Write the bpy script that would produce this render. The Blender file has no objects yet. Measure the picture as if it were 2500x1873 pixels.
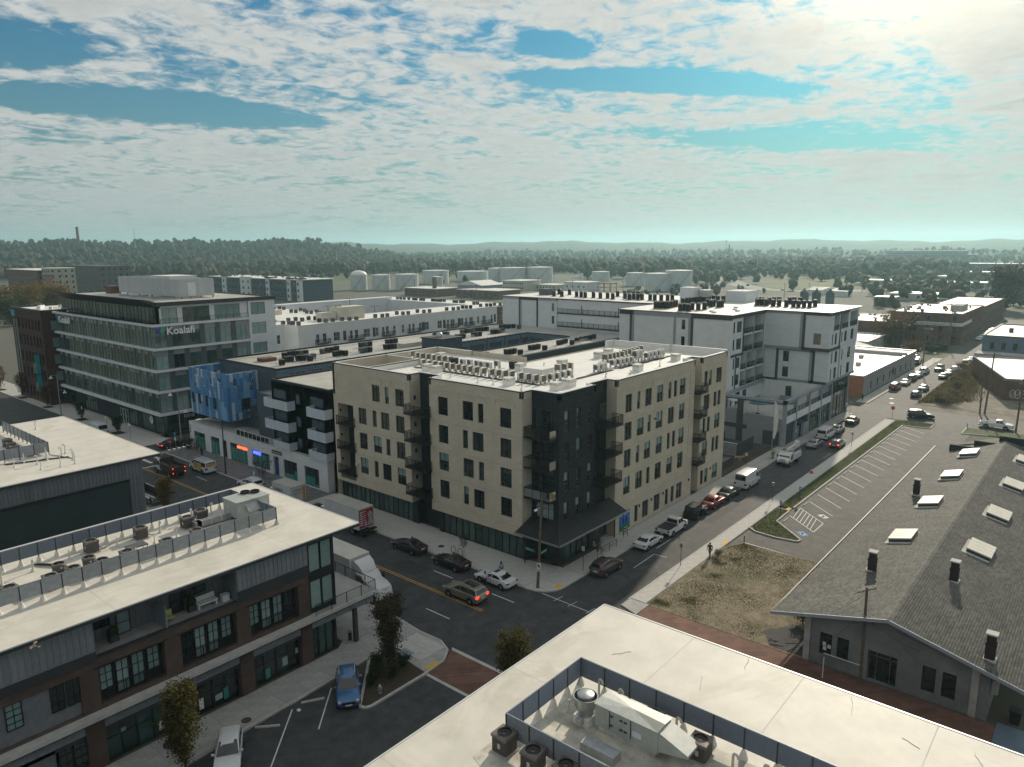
import bpy,math,random
import numpy as np
from mathutils import Vector,Matrix
rnd=random.Random(11)
sc=bpy.context.scene
COL=sc.collection
PI=math.pi
F_PX,PITCH,ROLL,YAW,CAM_H=1782.98,0.185392,-0.0052477,0.6993517,35.6
fw=Vector((math.cos(PITCH)*math.cos(YAW),math.cos(PITCH)*math.sin(YAW),-math.sin(PITCH)))
rt=Vector((math.sin(YAW),-math.cos(YAW),0));up=rt.cross(fw)
rt2=rt*math.cos(ROLL)+up*math.sin(ROLL);up2=up*math.cos(ROLL)-rt*math.sin(ROLL)
cd=bpy.data.cameras.new('camera');cam=bpy.data.objects.new('camera',cd);COL.objects.link(cam)
cam.matrix_world=Matrix(((rt2 .x,up2 .x,-fw.x,0),(rt2 .y,up2 .y,-fw.y,0),(rt2 .z,up2 .z,-fw.z,CAM_H),(0,0,0,1)))
cd.sensor_width=36;cd.lens=F_PX/2500*36;cd.clip_start=.5;cd.clip_end=30000
sc.camera=cam
SUN_AZ,SUN_EL=math.radians(12.3),math.radians(24.5)
SUN=Vector((math.cos(SUN_EL)*math.cos(SUN_AZ),math.cos(SUN_EL)*math.sin(SUN_AZ),math.sin(SUN_EL)))
sl=bpy.data.lights.new('sun','SUN');sl.energy=3.4;sl.angle=math.radians(1.2);sl.color=(1,.88,.70)
so=bpy.data.objects.new('sun',sl);COL.objects.link(so);so.rotation_euler=SUN.to_track_quat('Z','Y').to_euler()
vs=sc.view_settings;vs.view_transform='Standard';vs.look='None';vs.gamma=1;vs.exposure=0.4;vs.use_curve_mapping=False
try:
 sc.cycles.use_denoising=True;sc.cycles.denoiser='OPENIMAGEDENOISE'
 sc.cycles.max_bounces=6;sc.cycles.diffuse_bounces=3;sc.cycles.glossy_bounces=3;sc.cycles.volume_bounces=0
 sc.cycles.transparent_max_bounces=6;sc.cycles.use_adaptive_sampling=True;sc.cycles.adaptive_threshold=.02
 sc.cycles.sample_clamp_indirect=6
except Exception:pass
class NT:
 """tiny node-tree helper"""
 def __init__(s,tree):s.t=tree;s.n=tree.nodes;s.l=tree.links
 def new(s,typ,**kw):
  n=s.n.new(typ)
  for k,v in kw.items():
   if k.startswith('i_'):n.inputs[int(k[2:])if k[2:].isdigit()else k[2:].replace('_',' ')].default_value=v
   else:setattr(n,k,v)
  return n
 def link(s,a,b):s.l.new(a,b)
 def val(s,sock,v):
  if hasattr(v,'is_output'):s.link(v,sock)
  else:sock.default_value=v
 def math(s,op,a,b=0.,c=0.,clamp=False):
  n=s.n.new('ShaderNodeMath');n.operation=op;n.use_clamp=clamp
  s.val(n.inputs[0],a);s.val(n.inputs[1],b);s.val(n.inputs[2],c);return n.outputs[0]
 def mix(s,f,a,b,mode='MIX'):
  n=s.n.new('ShaderNodeMix');n.data_type='RGBA';n.blend_type=mode;n.clamp_factor=True
  s.val(n.inputs[0],f)
  for i,v in((6,a),(7,b)):
   if not hasattr(v,'is_output')and len(v)==3:v=(*v,1)
   s.val(n.inputs[i],v)
  return n.outputs[2]
 def ramp(s,f,lo,hi,smooth=True):
  n=s.n.new('ShaderNodeMapRange');n.interpolation_type='SMOOTHSTEP' if smooth else 'LINEAR'
  s.val(n.inputs[0],f);n.inputs[1].default_value=lo;n.inputs[2].default_value=hi;return n.outputs[0]
 def noise(s,vec,scale,detail=4,rough=.55,dist=0.):
  n=s.n.new('ShaderNodeTexNoise');n.inputs['Scale'].default_value=scale;n.inputs['Detail'].default_value=detail
  n.inputs['Roughness'].default_value=rough;n.inputs['Distortion'].default_value=dist
  if vec is not None:s.link(vec,n.inputs['Vector'])
  return n.outputs[0]
wd=bpy.data.worlds.new('World');sc.world=wd;wd.use_nodes=True
def build_sky():
 w=NT(wd.node_tree);w.n.clear()
 out=w.new('ShaderNodeOutputWorld');bg=w.new('ShaderNodeBackground');bg.inputs[1].default_value=.10
 w.link(bg.outputs[0],out.inputs[0])
 sky=w.new('ShaderNodeTexSky',sky_type='NISHITA',sun_disc=False)
 sky.sun_elevation=SUN_EL;sky.sun_rotation=PI/2-SUN_AZ
 sky.air_density=1.6;sky.dust_density=1.0;sky.ozone_density=2.0;sky.altitude=50
 tc=w.new('ShaderNodeTexCoord');sep=w.new('ShaderNodeSeparateXYZ');w.link(tc.outputs['Generated'],sep.inputs[0])
 dx,dy,dz=sep.outputs
 zc=w.math('ADD',w.math('MAXIMUM',dz,0.),.10)
 px,py=w.math('DIVIDE',dx,zc),w.math('DIVIDE',dy,zc)
 cv=w.new('ShaderNodeCombineXYZ');w.link(px,cv.inputs[0]);w.link(py,cv.inputs[1]);P=cv.outputs[0]
 big=w.noise(P,.55,3,.5,.4)
 mid=w.noise(P,3.2,6,.62,.7)
 fine=w.noise(P,11.,5,.62,.5)
 mp=w.new('ShaderNodeMapping');mp.inputs['Rotation'].default_value=(0,0,math.radians(-50));mp.inputs['Scale'].default_value=(.30,1.1,1)
 w.link(P,mp.inputs[0]);streak=w.noise(mp.outputs[0],1.5,6,.6,.5)
 cov=None
 for(gx,gy,ra,rb,th,amt)in GAPS:
  m=w.new('ShaderNodeMapping');m.vector_type='TEXTURE'
  m.inputs['Location'].default_value=(gx,gy,0);m.inputs['Rotation'].default_value=(0,0,th);m.inputs['Scale'].default_value=(ra,rb,1)
  w.link(P,m.inputs[0])
  ln=w.new('ShaderNodeVectorMath',operation='LENGTH');w.link(m.outputs[0],ln.inputs[0])
  g=w.math('MULTIPLY',w.ramp(ln.outputs['Value'],1.35,.35),amt)
  cov=g if cov is None else w.math('ADD',cov,g)
 f=w.math('ADD',w.math('MULTIPLY',mid,.46),w.math('ADD',w.math('MULTIPLY',fine,.42),w.math('MULTIPLY',streak,.22)))
 f=w.math('ADD',f,w.math('MULTIPLY',big,.22))
 f=w.math('SUBTRACT',w.math('ADD',f,-.02),cov)
 dens=w.ramp(f,.50,.68)
 thick=w.ramp(f,.56,.86)
 dotn=w.new('ShaderNodeVectorMath',operation='DOT_PRODUCT');w.link(tc.outputs['Generated'],dotn.inputs[0]);dotn.inputs[1].default_value=SUN
 cosg=w.math('MAXIMUM',dotn.outputs['Value'],0.)
 glow=w.math('ADD',w.math('MULTIPLY',w.math('POWER',cosg,9.),.9),w.math('MULTIPLY',w.math('POWER',cosg,90.),16.))
 lit=w.mix(thick,(4.9,4.9,4.7),(1.7,2.0,2.2))
 lit=w.mix(w.ramp(fine,.35,.65),lit,w.mix(.5,lit,(5.6,5.7,5.5)))
 gl=w.new('ShaderNodeCombineColor');
 for i,k in enumerate((1.0,.86,.60)):w.link(w.math('MULTIPLY',glow,k),gl.inputs[i])
 lit=w.mix(1.,lit,gl.outputs[0],'ADD')
 clear=w.mix(1.,sky.outputs[0],(.07,.30,.48),'MULTIPLY')
 col=w.mix(dens,clear,lit)
 hz=w.math('POWER',w.math('SUBTRACT',1.,w.math('MAXIMUM',dz,0.),clamp=True),9.)
 warm=w.math('MULTIPLY',w.math('POWER',cosg,4.),.5)
 hc=w.mix(warm,(2.6,3.05,3.0),(4.4,4.3,3.6))
 col=w.mix(w.math('MULTIPLY',hz,.92),col,hc)
 w.link(col,bg.inputs[0])
GAPS=[(2.85,1.58,.62,.15,math.radians(-45),.42),(2.25,1.68,.16,.10,0,.36),(1.55,3.42,.75,.26,math.radians(-20),.36),(.93,3.0,.22,.30,.5,.22),(4.2,1.35,.85,.34,math.radians(118),.15),(3.75,1.9,.4,.16,math.radians(-40),.14)]
build_sky()
class MB:
 def __init__(s):s.v,s.f,s.m=[],[],[]
 def poly(s,pts,m=0):
  i=len(s.v);s.v+=[tuple(p)for p in pts];s.f.append(tuple(range(i,i+len(pts))));s.m.append(m)
 def faces(s,vs_,fs,m=0):
  i=len(s.v);s.v+=[tuple(p)for p in vs_]
  for f in fs:s.f.append(tuple(i+k for k in f));s.m.append(m)
 def box(s,x0,y0,z0,x1,y1,z1,m=0):
  if x0>x1:x0,x1=x1,x0
  if y0>y1:y0,y1=y1,y0
  s.faces([(x0,y0,z0),(x1,y0,z0),(x1,y1,z0),(x0,y1,z0),(x0,y0,z1),(x1,y0,z1),(x1,y1,z1),(x0,y1,z1)],[(0,3,2,1),(4,5,6,7),(0,1,5,4),(1,2,6,5),(2,3,7,6),(3,0,4,7)],m)
  return s
 def prism(s,poly,z0,z1,m=0,mtop=None,bottom=True):
  n=len(poly)
  a=sum(poly[i][0]*poly[(i+1)%n][1]-poly[(i+1)%n][0]*poly[i][1]for i in range(n))
  if a<0:poly=poly[::-1]
  vs_=[(x,y,z0)for x,y in poly]+[(x,y,z1)for x,y in poly]
  s.faces(vs_,[(i,(i+1)%n,n+(i+1)%n,n+i)for i in range(n)],m)
  s.faces([(x,y,z1)for x,y in poly],[tuple(range(n))],m if mtop is None else mtop)
  if bottom:s.faces([(x,y,z0)for x,y in poly],[tuple(range(n-1,-1,-1))],m)
  return s
 def tube(s,p,q,r,n=8,m=0,r2=None,caps=True):
  p,q=Vector(p),Vector(q);d=(q-p)
  if d.length<1e-6:return s
  d.normalize();a=d.orthogonal().normalized();b=d.cross(a);r2=r if r2 is None else r2
  vs_=[p+(a*math.cos(2*PI*i/n)+b*math.sin(2*PI*i/n))*r for i in range(n)]+[q+(a*math.cos(2*PI*i/n)+b*math.sin(2*PI*i/n))*r2 for i in range(n)]
  fs=[(i,(i+1)%n,n+(i+1)%n,n+i)for i in range(n)]
  if caps:fs+=[tuple(range(n-1,-1,-1)),tuple(range(n,2*n))]
  s.faces(vs_,fs,m);return s
 def path(s,pts,r,n=6,m=0):
  for a,b in zip(pts,pts[1:]):s.tube(a,b,r,n,m)
  return s
 def lathe(s,cx,cy,prof,n=16,m=0,caps=True):
  k=len(prof)
  vs_=[(cx+r*math.cos(2*PI*i/n),cy+r*math.sin(2*PI*i/n),z)for r,z in prof for i in range(n)]
  fs=[(j*n+i,j*n+(i+1)%n,(j+1)*n+(i+1)%n,(j+1)*n+i)for j in range(k-1)for i in range(n)]
  if caps:fs+=[tuple(range(n-1,-1,-1)),tuple((k-1)*n+i for i in range(n))]
  s.faces(vs_,fs,m);return s
 def loft(s,rings,m=0,closed=True,caps=True):
  n=len(rings[0]);vs_=[p for r in rings for p in r];fs=[]
  for j in range(len(rings)-1):
   for i in range(n if closed else n-1):fs.append((j*n+i,j*n+(i+1)%n,(j+1)*n+(i+1)%n,(j+1)*n+i))
  if caps:fs+=[tuple(range(n-1,-1,-1)),tuple((len(rings)-1)*n+i for i in range(n))]
  s.faces(vs_,fs,m);return s
 def add(s,o,M=None,m=None):
  i=len(s.v);s.v+=[tuple(M@Vector(p))for p in o.v]if M else o.v
  s.f+=[tuple(i+k for k in f)for f in o.f];s.m+=o.m if m is None else[m]*len(o.m);return s
 def mesh(s,name,mats,smooth=None):
  me=bpy.data.meshes.new(name);me.from_pydata(s.v,[],s.f)
  for mt in(mats if isinstance(mats,(list,tuple))else[mats]):me.materials.append(mt)
  if any(s.m):me.polygons.foreach_set('material_index',s.m)
  if smooth:
   me.polygons.foreach_set('use_smooth',[True]*len(s.f))
   try:me.set_sharp_from_angle(angle=math.radians(smooth))
   except Exception:pass
  me.update();return me
def link(o):
 COL.objects.link(o);return o
def props(o,label=None,cat=None,group=None,kind=None):
 if label:o['label']=' '.join(label.split()[:16])
 if cat:o['category']=cat
 if group:o['group']=group
 if kind:o['kind']=kind
 return o
def root(name,label,cat,loc=(0,0,0),rz=0,group=None):
 o=link(bpy.data.objects.new(name,None));o.location=loc;o.rotation_euler=(0,0,rz);o.empty_display_size=.5
 return props(o,label,cat,group)
def Q(name,mb,mats,parent=None,smooth=None,loc=None,rz=0,label=None):
 """one mesh object; world-authored vertices under a top-level root are shifted to that root"""
 me=mb if isinstance(mb,bpy.types.Mesh)else mb.mesh(name,mats,smooth)
 o=link(bpy.data.objects.new(name,me))
 if parent is not None:
  o.parent=parent
  if loc is not None:o.location=loc
  elif parent.parent is None and parent.get('world'):o.location=-parent.location
  if rz:o.rotation_euler=(0,0,rz)
 elif loc is not None:
  o.location=loc;o.rotation_euler=(0,0,rz)
 if label:o['label']=label
 return o
def WR(*a,**k):
 o=root(*a,**k);o['world']=1;return o
def single(name,mb,mats,label,cat,group=None,smooth=None,base=None):
 """a thing that is one mesh, its origin moved to its base"""
 if base is None:
  xs=[p[0]for p in mb.v];ys=[p[1]for p in mb.v];zs=[p[2]for p in mb.v]
  base=((min(xs)+max(xs))/2,(min(ys)+max(ys))/2,min(zs))
 b=Vector(base);mb.v=[(p[0]-b.x,p[1]-b.y,p[2]-b.z)for p in mb.v]
 o=link(bpy.data.objects.new(name,mb.mesh(name,mats,smooth)));o.location=b
 return props(o,label,cat,group)
def struct(name,mb,mats,parent=None,smooth=None):
 o=link(bpy.data.objects.new(name,mb.mesh(name,mats,smooth)))
 if parent is not None:o.parent=parent
 else:o['kind']='structure'
 return o
def stuff(name,mb,mats,parent=None,smooth=None):
 o=struct(name,mb,mats,parent,smooth);o['kind']='stuff';return o
def clone(o,loc=None,rz=None,label=None,mats=None):
 """a thing, its parts and their sub-parts; mesh data stays shared"""
 c=o.copy();COL.objects.link(c)
 if loc is not None:c.location=loc
 if rz is not None:c.rotation_euler=(0,0,rz)
 if label:c['label']=label
 for k in o.children:
  d=k.copy();COL.objects.link(d);d.parent=c
  for g in k.children:
   e=g.copy();COL.objects.link(e);e.parent=d
 return c
def np_mesh(name,V,F,mat,attr=None):
 """big meshes from numpy arrays: V (n,3), F (m,k)"""
 me=bpy.data.meshes.new(name);k=F.shape[1]
 me.vertices.add(len(V));me.vertices.foreach_set('co',np.ascontiguousarray(V,dtype=np.float32).ravel())
 me.loops.add(F.size);me.loops.foreach_set('vertex_index',np.ascontiguousarray(F,dtype=np.int32).ravel())
 me.polygons.add(len(F));me.polygons.foreach_set('loop_start',np.arange(0,F.size,k,dtype=np.int32))
 me.polygons.foreach_set('loop_total',np.full(len(F),k,dtype=np.int32))
 me.update(calc_edges=True);me.materials.append(mat);return me
ORD='first second third fourth fifth sixth seventh eighth ninth tenth eleventh twelfth thirteenth fourteenth fifteenth sixteenth seventeenth eighteenth nineteenth twentieth'.split()
def ordw(i):
 if i<20:return ORD[i]
 t=['','','twenty','thirty','forty','fifty','sixty','seventy'][(i+1)//10]
 return t+'-'+ORD[(i+1)%10-1]if(i+1)%10 else t[:-1]+'ieth'
MATS={}
def mat(name,col,rough=.75,metal=0.,var=.12,vs_=.6,bump=0.,bs=12.,spec=.4,coat=0.,stain=0.,stain_col=None,rnd_obj=0.,rnd_isl=0.,emit=None,alpha=None,sep=None):
 if name in MATS:return MATS[name]
 m=bpy.data.materials.new(name);m.use_nodes=True;t=NT(m.node_tree);t.n.clear()
 out=t.new('ShaderNodeOutputMaterial');b=t.new('ShaderNodeBsdfPrincipled');t.link(b.outputs[0],out.inputs[0])
 b.inputs['Roughness'].default_value=rough;b.inputs['Metallic'].default_value=metal
 b.inputs['Specular IOR Level'].default_value=spec;b.inputs['Coat Weight'].default_value=coat;b.inputs['Coat Roughness'].default_value=.06
 tc=t.new('ShaderNodeTexCoord');V=tc.outputs['Object']
 c=col
 if var:
  n=t.noise(V,vs_,6,.65)
  lo=tuple(k*(1-var)for k in col);hi=tuple(min(1,k*(1+var))for k in col)
  c=t.mix(t.ramp(n,.3,.7),lo,hi)
 if stain:
  n2=t.noise(V,.16,5,.7,1.2)
  c=t.mix(t.math('MULTIPLY',t.ramp(n2,.48,.70),stain),c,stain_col or tuple(k*.5 for k in col))
 if rnd_obj:
  oi=t.new('ShaderNodeObjectInfo');c=t.mix(1.,c,t.mix(oi.outputs['Random'],(1-rnd_obj,)*3,(1+rnd_obj,)*3),'MULTIPLY')
 if rnd_isl:
  ge=t.new('ShaderNodeNewGeometry');c=t.mix(1.,c,t.mix(ge.outputs['Random Per Island'],(1-rnd_isl,)*3,(1+rnd_isl,)*3),'MULTIPLY')
 t.val(b.inputs['Base Color'],(*c,1)if isinstance(c,tuple)else c)
 if bump:
  bp=t.new('ShaderNodeBump');bp.inputs['Strength'].default_value=bump;bp.inputs['Distance'].default_value=.02
  t.link(t.noise(V,bs,4,.6),bp.inputs['Height']);t.link(bp.outputs[0],b.inputs['Normal'])
 if emit:
  b.inputs['Emission Color'].default_value=(*emit[0],1);b.inputs['Emission Strength'].default_value=emit[1]
 MATS[name]=m;return m
def brickmat(name,c1,c2,mortar,w=.22,h=.075,bump=.5,gap=.010,var=.25):
 m=bpy.data.materials.new(name);m.use_nodes=True;t=NT(m.node_tree);t.n.clear()
 out=t.new('ShaderNodeOutputMaterial');b=t.new('ShaderNodeBsdfPrincipled');t.link(b.outputs[0],out.inputs[0]);b.inputs['Roughness'].default_value=.85
 b.inputs['Specular IOR Level'].default_value=.25
 tc=t.new('ShaderNodeTexCoord');sp=t.new('ShaderNodeSeparateXYZ');t.link(tc.outputs['Object'],sp.inputs[0])
 cv=t.new('ShaderNodeCombineXYZ');t.link(t.math('ADD',sp.outputs[0],sp.outputs[1]),cv.inputs[0]);t.link(sp.outputs[2],cv.inputs[1])
 br=t.new('ShaderNodeTexBrick');t.link(cv.outputs[0],br.inputs['Vector']);br.inputs['Scale'].default_value=1
 br.inputs['Brick Width'].default_value=w;br.inputs['Row Height'].default_value=h;br.inputs['Mortar Size'].default_value=gap
 br.inputs['Color1'].default_value=(*c1,1);br.inputs['Color2'].default_value=(*c2,1);br.inputs['Mortar'].default_value=(*mortar,1)
 c=t.mix(t.ramp(t.noise(tc.outputs['Object'],.5,6,.7),.3,.7),(1-var,)*3,(1+var*.5,)*3)
 t.link(t.mix(1.,br.outputs[0],c,'MULTIPLY'),b.inputs['Base Color'])
 bp=t.new('ShaderNodeBump');bp.inputs['Strength'].default_value=bump;bp.inputs['Distance'].default_value=.01;bp.invert=True
 t.link(br.outputs['Fac'],bp.inputs['Height']);t.link(bp.outputs[0],b.inputs['Normal'])
 MATS[name]=m;return m
def glassmat(name,c1,c2,rough=.06,spec=.6):
 """window glass seen from outside: dark rooms behind a reflecting pane, each pane a little different and not quite flat"""
 m=bpy.data.materials.new(name);m.use_nodes=True;t=NT(m.node_tree);t.n.clear()
 out=t.new('ShaderNodeOutputMaterial');b=t.new('ShaderNodeBsdfPrincipled');t.link(b.outputs[0],out.inputs[0])
 b.inputs['Roughness'].default_value=rough;b.inputs['Specular IOR Level'].default_value=spec;b.inputs['IOR'].default_value=1.52
 b.inputs['Coat Weight'].default_value=.35;b.inputs['Coat Roughness'].default_value=.03
 oi=t.new('ShaderNodeObjectInfo');tc=t.new('ShaderNodeTexCoord');ad=t.new('ShaderNodeVectorMath',operation='ADD')
 t.link(tc.outputs['Object'],ad.inputs[0]);t.link(oi.outputs['Random'],ad.inputs[1])
 n=t.noise(ad.outputs[0],.9,5,.6,.6)
 f=t.math('ADD',t.math('MULTIPLY',n,.7),t.math('MULTIPLY',oi.outputs['Random'],.5))
 t.link(t.mix(t.ramp(f,.35,.95),c1,c2),b.inputs['Base Color'])
 bp=t.new('ShaderNodeBump');bp.inputs['Strength'].default_value=.10;bp.inputs['Distance'].default_value=.05
 t.link(t.noise(ad.outputs[0],.8,2),bp.inputs['Height']);t.link(bp.outputs[0],b.inputs['Normal'])
 MATS[name]=m;return m
M_cream=brickmat('cream_brick',(.58,.52,.41),(.52,.46,.36),(.40,.36,.29),.40,.10,.35,.006,.10)
M_creamtrim=mat('cream_plaster',(.46,.41,.33),.9,var=.08)
M_black_brick=brickmat('black_brick',(.028,.032,.038),(.040,.044,.050),(.016,.018,.021),.40,.10,.7,.008,.25)
Mb=brickmat('red_brown_brick',(.075,.045,.036),(.105,.064,.050),(.13,.115,.105),.21,.075,.8,.011,.25)
M_oldbrick=brickmat('old_red_brick',(.13,.066,.048),(.17,.085,.06),(.16,.13,.11),.22,.08,.5,.01,.3)
M_darkbrick2=brickmat('maroon_brick',(.075,.040,.034),(.10,.052,.044),(.05,.035,.03),.22,.08,.5,.008,.25)
Mr=mat('white_roof_membrane',(.70,.69,.65),.55,var=.06,vs_=.35,stain=.45,stain_col=(.52,.50,.44),bump=.12,bs=3)
M_roofbeige=mat('weathered_roof_membrane',(.60,.575,.51),.6,var=.08,vs_=.5,stain=.55,stain_col=(.44,.41,.34),bump=.15,bs=3)
M_roofdirty=mat('dirty_roof_membrane',(.50,.48,.41),.7,var=.30,vs_=.9,stain=.85,stain_col=(.22,.20,.16),bump=.2,bs=5)
M_roofgrey=mat('grey_roof_membrane',(.40,.39,.35),.55,var=.12,vs_=.3,stain=.5,stain_col=(.24,.23,.20),bump=.1,bs=3)
M_seam=mat('membrane_seam',(.48,.46,.42),.7,var=.1)
Mo=mat('metal_coping',(.62,.63,.62),.4,.3,var=.05)
M_copdark=mat('dark_coping',(.035,.037,.04),.45,.4,var=.1)
Mf=mat('dark_window_frame',(.022,.024,.026),.45,.2,var=.1)
Mv=mat('white_window_frame',(.62,.64,.64),.5,var=.05)
M_frameb=mat('bronze_window_frame',(.17,.16,.14),.45,.4,var=.08)
Mg=glassmat('window_glass',(.010,.018,.018),(.035,.055,.052))
Mt=glassmat('storefront_glass',(.012,.035,.032),(.04,.10,.085),.05)
M_glassgreen=glassmat('curtain_wall_glass',(.018,.040,.038),(.09,.16,.145),.05,.8)
M_blind=glassmat('glass_over_blind',(.17,.26,.25),(.30,.40,.38),.10)
M_tealfilm=glassmat('glass_over_teal_film',(.035,.20,.17),(.06,.28,.23),.12)
Mq=mat('black_railing',(.018,.020,.022),.5,.3,var=.1)
M_railw=mat('white_railing',(.62,.66,.70),.5,var=.06)
My=mat('slate_blue_siding',(.055,.075,.098),.6,var=.14,vs_=.9,bump=.2,bs=6)
M_slatelight=mat('blue_grey_siding',(.11,.155,.20),.6,var=.10)
Mw=mat('white_plaster',(.60,.62,.63),.85,var=.06,vs_=.4,bump=.15,bs=8)
M_whitepanel=brickmat('white_wall_panel',(.56,.59,.61),(.60,.63,.65),(.50,.53,.55),1.2,.6,.25,.006,.05)
Mz=mat('grey_trim',(.24,.27,.30),.7,var=.06)
Md=mat('charcoal_trim',(.040,.043,.047),.6,var=.10)
Mj=mat('matt_black',(.014,.015,.016),.7,var=.1)
M_mgrey=mat('grey_metal_siding',(.17,.185,.20),.45,.25,var=.14,vs_=2.5,bump=.1,bs=20,rnd_obj=.12)
M_mgrey2=mat('light_metal_siding',(.25,.275,.30),.45,.25,var=.12,vs_=2.5,bump=.1,bs=20,rnd_obj=.10)
Mc=mat('concrete',(.36,.355,.335),.9,var=.12,vs_=1.2,bump=.25,bs=30,stain=.3,rnd_obj=.06)
Mk=mat('light_concrete',(.46,.45,.42),.9,var=.10,vs_=1.5,bump=.2,bs=30,stain=.2)
M_asph=mat('asphalt',(.056,.057,.058),.82,var=.28,vs_=.8,bump=.5,bs=60,stain=.6,stain_col=(.033,.033,.034))
M_asph2=mat('worn_asphalt',(.085,.083,.078),.85,var=.25,vs_=.7,bump=.5,bs=60,stain=.6,stain_col=(.05,.048,.044))
M_brickpave=brickmat('brick_paving',(.15,.078,.058),(.19,.10,.075),(.12,.10,.085),.24,.12,.5,.01,.3)
M_line=mat('white_road_paint',(.62,.62,.60),.8,var=.25,vs_=6)
M_yline=mat('yellow_road_paint',(.55,.33,.06),.8,var=.25,vs_=6)
M_truncyel=mat('yellow_tactile_pad',(.62,.37,.05),.8,var=.15,vs_=6,bump=.6,bs=40)
M_grass=mat('grass_turf',(.062,.085,.026),.95,var=.45,vs_=1.4,bump=.6,bs=25,stain=.5,stain_col=(.10,.095,.04))
M_dirt=mat('dry_dirt',(.20,.165,.11),.95,var=.30,vs_=1.0,bump=.6,bs=18,stain=.8,stain_col=(.085,.088,.035))
M_mulch=mat('mulch_bed',(.055,.040,.026),.95,var=.5,vs_=8,bump=.8,bs=30)
M_gravel=mat('dark_gravel',(.075,.075,.078),.95,var=.4,vs_=9,bump=.8,bs=40)
Ms=mat('galvanised_steel',(.42,.43,.43),.38,.75,var=.14,vs_=3)
M_acbrown=mat('brown_condenser_paint',(.15,.135,.12),.55,.2,var=.15,vs_=3)
Ma=mat('grey_condenser_paint',(.10,.105,.11),.5,.3,var=.15,vs_=3)
M_acgreylight=mat('light_condenser_paint',(.24,.245,.25),.5,.3,var=.12,vs_=3)
M_acdark=mat('dark_condenser_fins',(.020,.021,.022),.6,.3,var=.2,vs_=6)
M_acwhite=mat('white_condenser_paint',(.58,.57,.53),.5,var=.10,vs_=2,stain=.3)
M_fan=mat('black_fan',(.012,.012,.013),.6,var=.1)
M_wood=mat('weathered_pole_wood',(.13,.105,.08),.9,var=.3,vs_=2,bump=.5,bs=20)
M_bluescreen=mat('louvre_screen_paint',(.20,.235,.29),.5,.2,var=.08,vs_=3)
M_tin=mat('pale_equipment_paint',(.40,.42,.40),.5,.25,var=.10,vs_=1.5)
M_creamunit=mat('cream_equipment_paint',(.55,.53,.45),.6,var=.08)
M_rubber=mat('tyre_rubber',(.016,.016,.017),.85,var=.1)
M_rim=mat('alloy_rim',(.38,.39,.40),.35,.7,var=.05)
M_chrome=mat('chrome_trim',(.5,.5,.5),.2,.9,var=.05)
Mp=mat('black_plastic',(.018,.018,.02),.55,var=.1)
Mx=glassmat('car_glass',(.008,.010,.012),(.020,.024,.026),.04,.7)
M_lampw=mat('headlamp_lens',(.55,.58,.60),.15,var=.05,coat=.5)
M_lampr=mat('tail_lamp_lens',(.20,.012,.012),.2,var=.05,coat=.5)
M_lampron=mat('lit_tail_lamp',(.4,.02,.02),.3,var=0,emit=((1,.05,.03),1.6))
M_plate=mat('licence_plate',(.60,.62,.64),.5,var=.05)
M_bark=mat('tree_bark',(.085,.065,.05),.95,var=.3,vs_=5,bump=.6,bs=25)
def leafmat(name,a,b,c):
 m=bpy.data.materials.new(name);m.use_nodes=True;t=NT(m.node_tree);t.n.clear()
 out=t.new('ShaderNodeOutputMaterial');p=t.new('ShaderNodeBsdfPrincipled');p.inputs['Roughness'].default_value=.7;p.inputs['Specular IOR Level'].default_value=.2
 ge=t.new('ShaderNodeNewGeometry');tc=t.new('ShaderNodeTexCoord')
 n=t.noise(tc.outputs['Object'],.9,3)
 f=t.math('ADD',t.math('MULTIPLY',ge.outputs['Random Per Island'],.6),t.math('MULTIPLY',n,.6))
 c1=t.mix(t.ramp(f,.25,.65),a,b);c1=t.mix(t.ramp(f,.62,.95),c1,c)
 t.link(c1,p.inputs['Base Color'])
 tr=t.new('ShaderNodeBsdfTranslucent');t.link(c1,tr.inputs[0]);mx=t.new('ShaderNodeMixShader');mx.inputs[0].default_value=.3
 t.link(p.outputs[0],mx.inputs[1]);t.link(tr.outputs[0],mx.inputs[2]);t.link(mx.outputs[0],out.inputs[0])
 MATS[name]=m;return m
M_leafolive=leafmat('olive_autumn_leaves',(.030,.038,.014),(.075,.075,.022),(.17,.12,.030))
M_leafbrown=leafmat('brown_green_leaves',(.022,.026,.013),(.060,.052,.026),(.13,.085,.045))
M_leafgreen=leafmat('dark_green_leaves',(.016,.030,.012),(.035,.055,.018),(.06,.075,.025))
M_leafgold=leafmat('gold_autumn_leaves',(.06,.055,.016),(.15,.105,.025),(.26,.14,.03))
M_leafrust=leafmat('rust_autumn_leaves',(.05,.032,.016),(.11,.06,.026),(.17,.09,.035))
M_leaffar=leafmat('far_woodland_leaves',(.030,.038,.020),(.062,.060,.030),(.11,.075,.038))
M_tuft=leafmat('grass_blades',(.040,.060,.016),(.085,.10,.030),(.19,.16,.075))
def groundmat():
 m=bpy.data.materials.new('city_ground');m.use_nodes=True;t=NT(m.node_tree);b=t.n['Principled BSDF'];b.inputs['Roughness'].default_value=.95
 tc=t.new('ShaderNodeTexCoord');V=tc.outputs['Object']
 c=t.mix(t.ramp(t.noise(V,.02,6,.65),.4,.62),(.085,.082,.075),(.075,.078,.042))
 c=t.mix(t.ramp(t.noise(V,.006,5,.6),.50,.62),c,(.055,.068,.028))
 c=t.mix(t.ramp(t.noise(V,.15,4,.6),.58,.75),c,(.15,.14,.125))
 t.link(c,b.inputs['Base Color']);return m
M_ground=groundmat()
g=MB();g.poly([(-9000,-9000,-.03),(9000,-9000,-.03),(9000,9000,-.03),(-9000,9000,-.03)])
struct('ground',g,M_ground)
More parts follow.
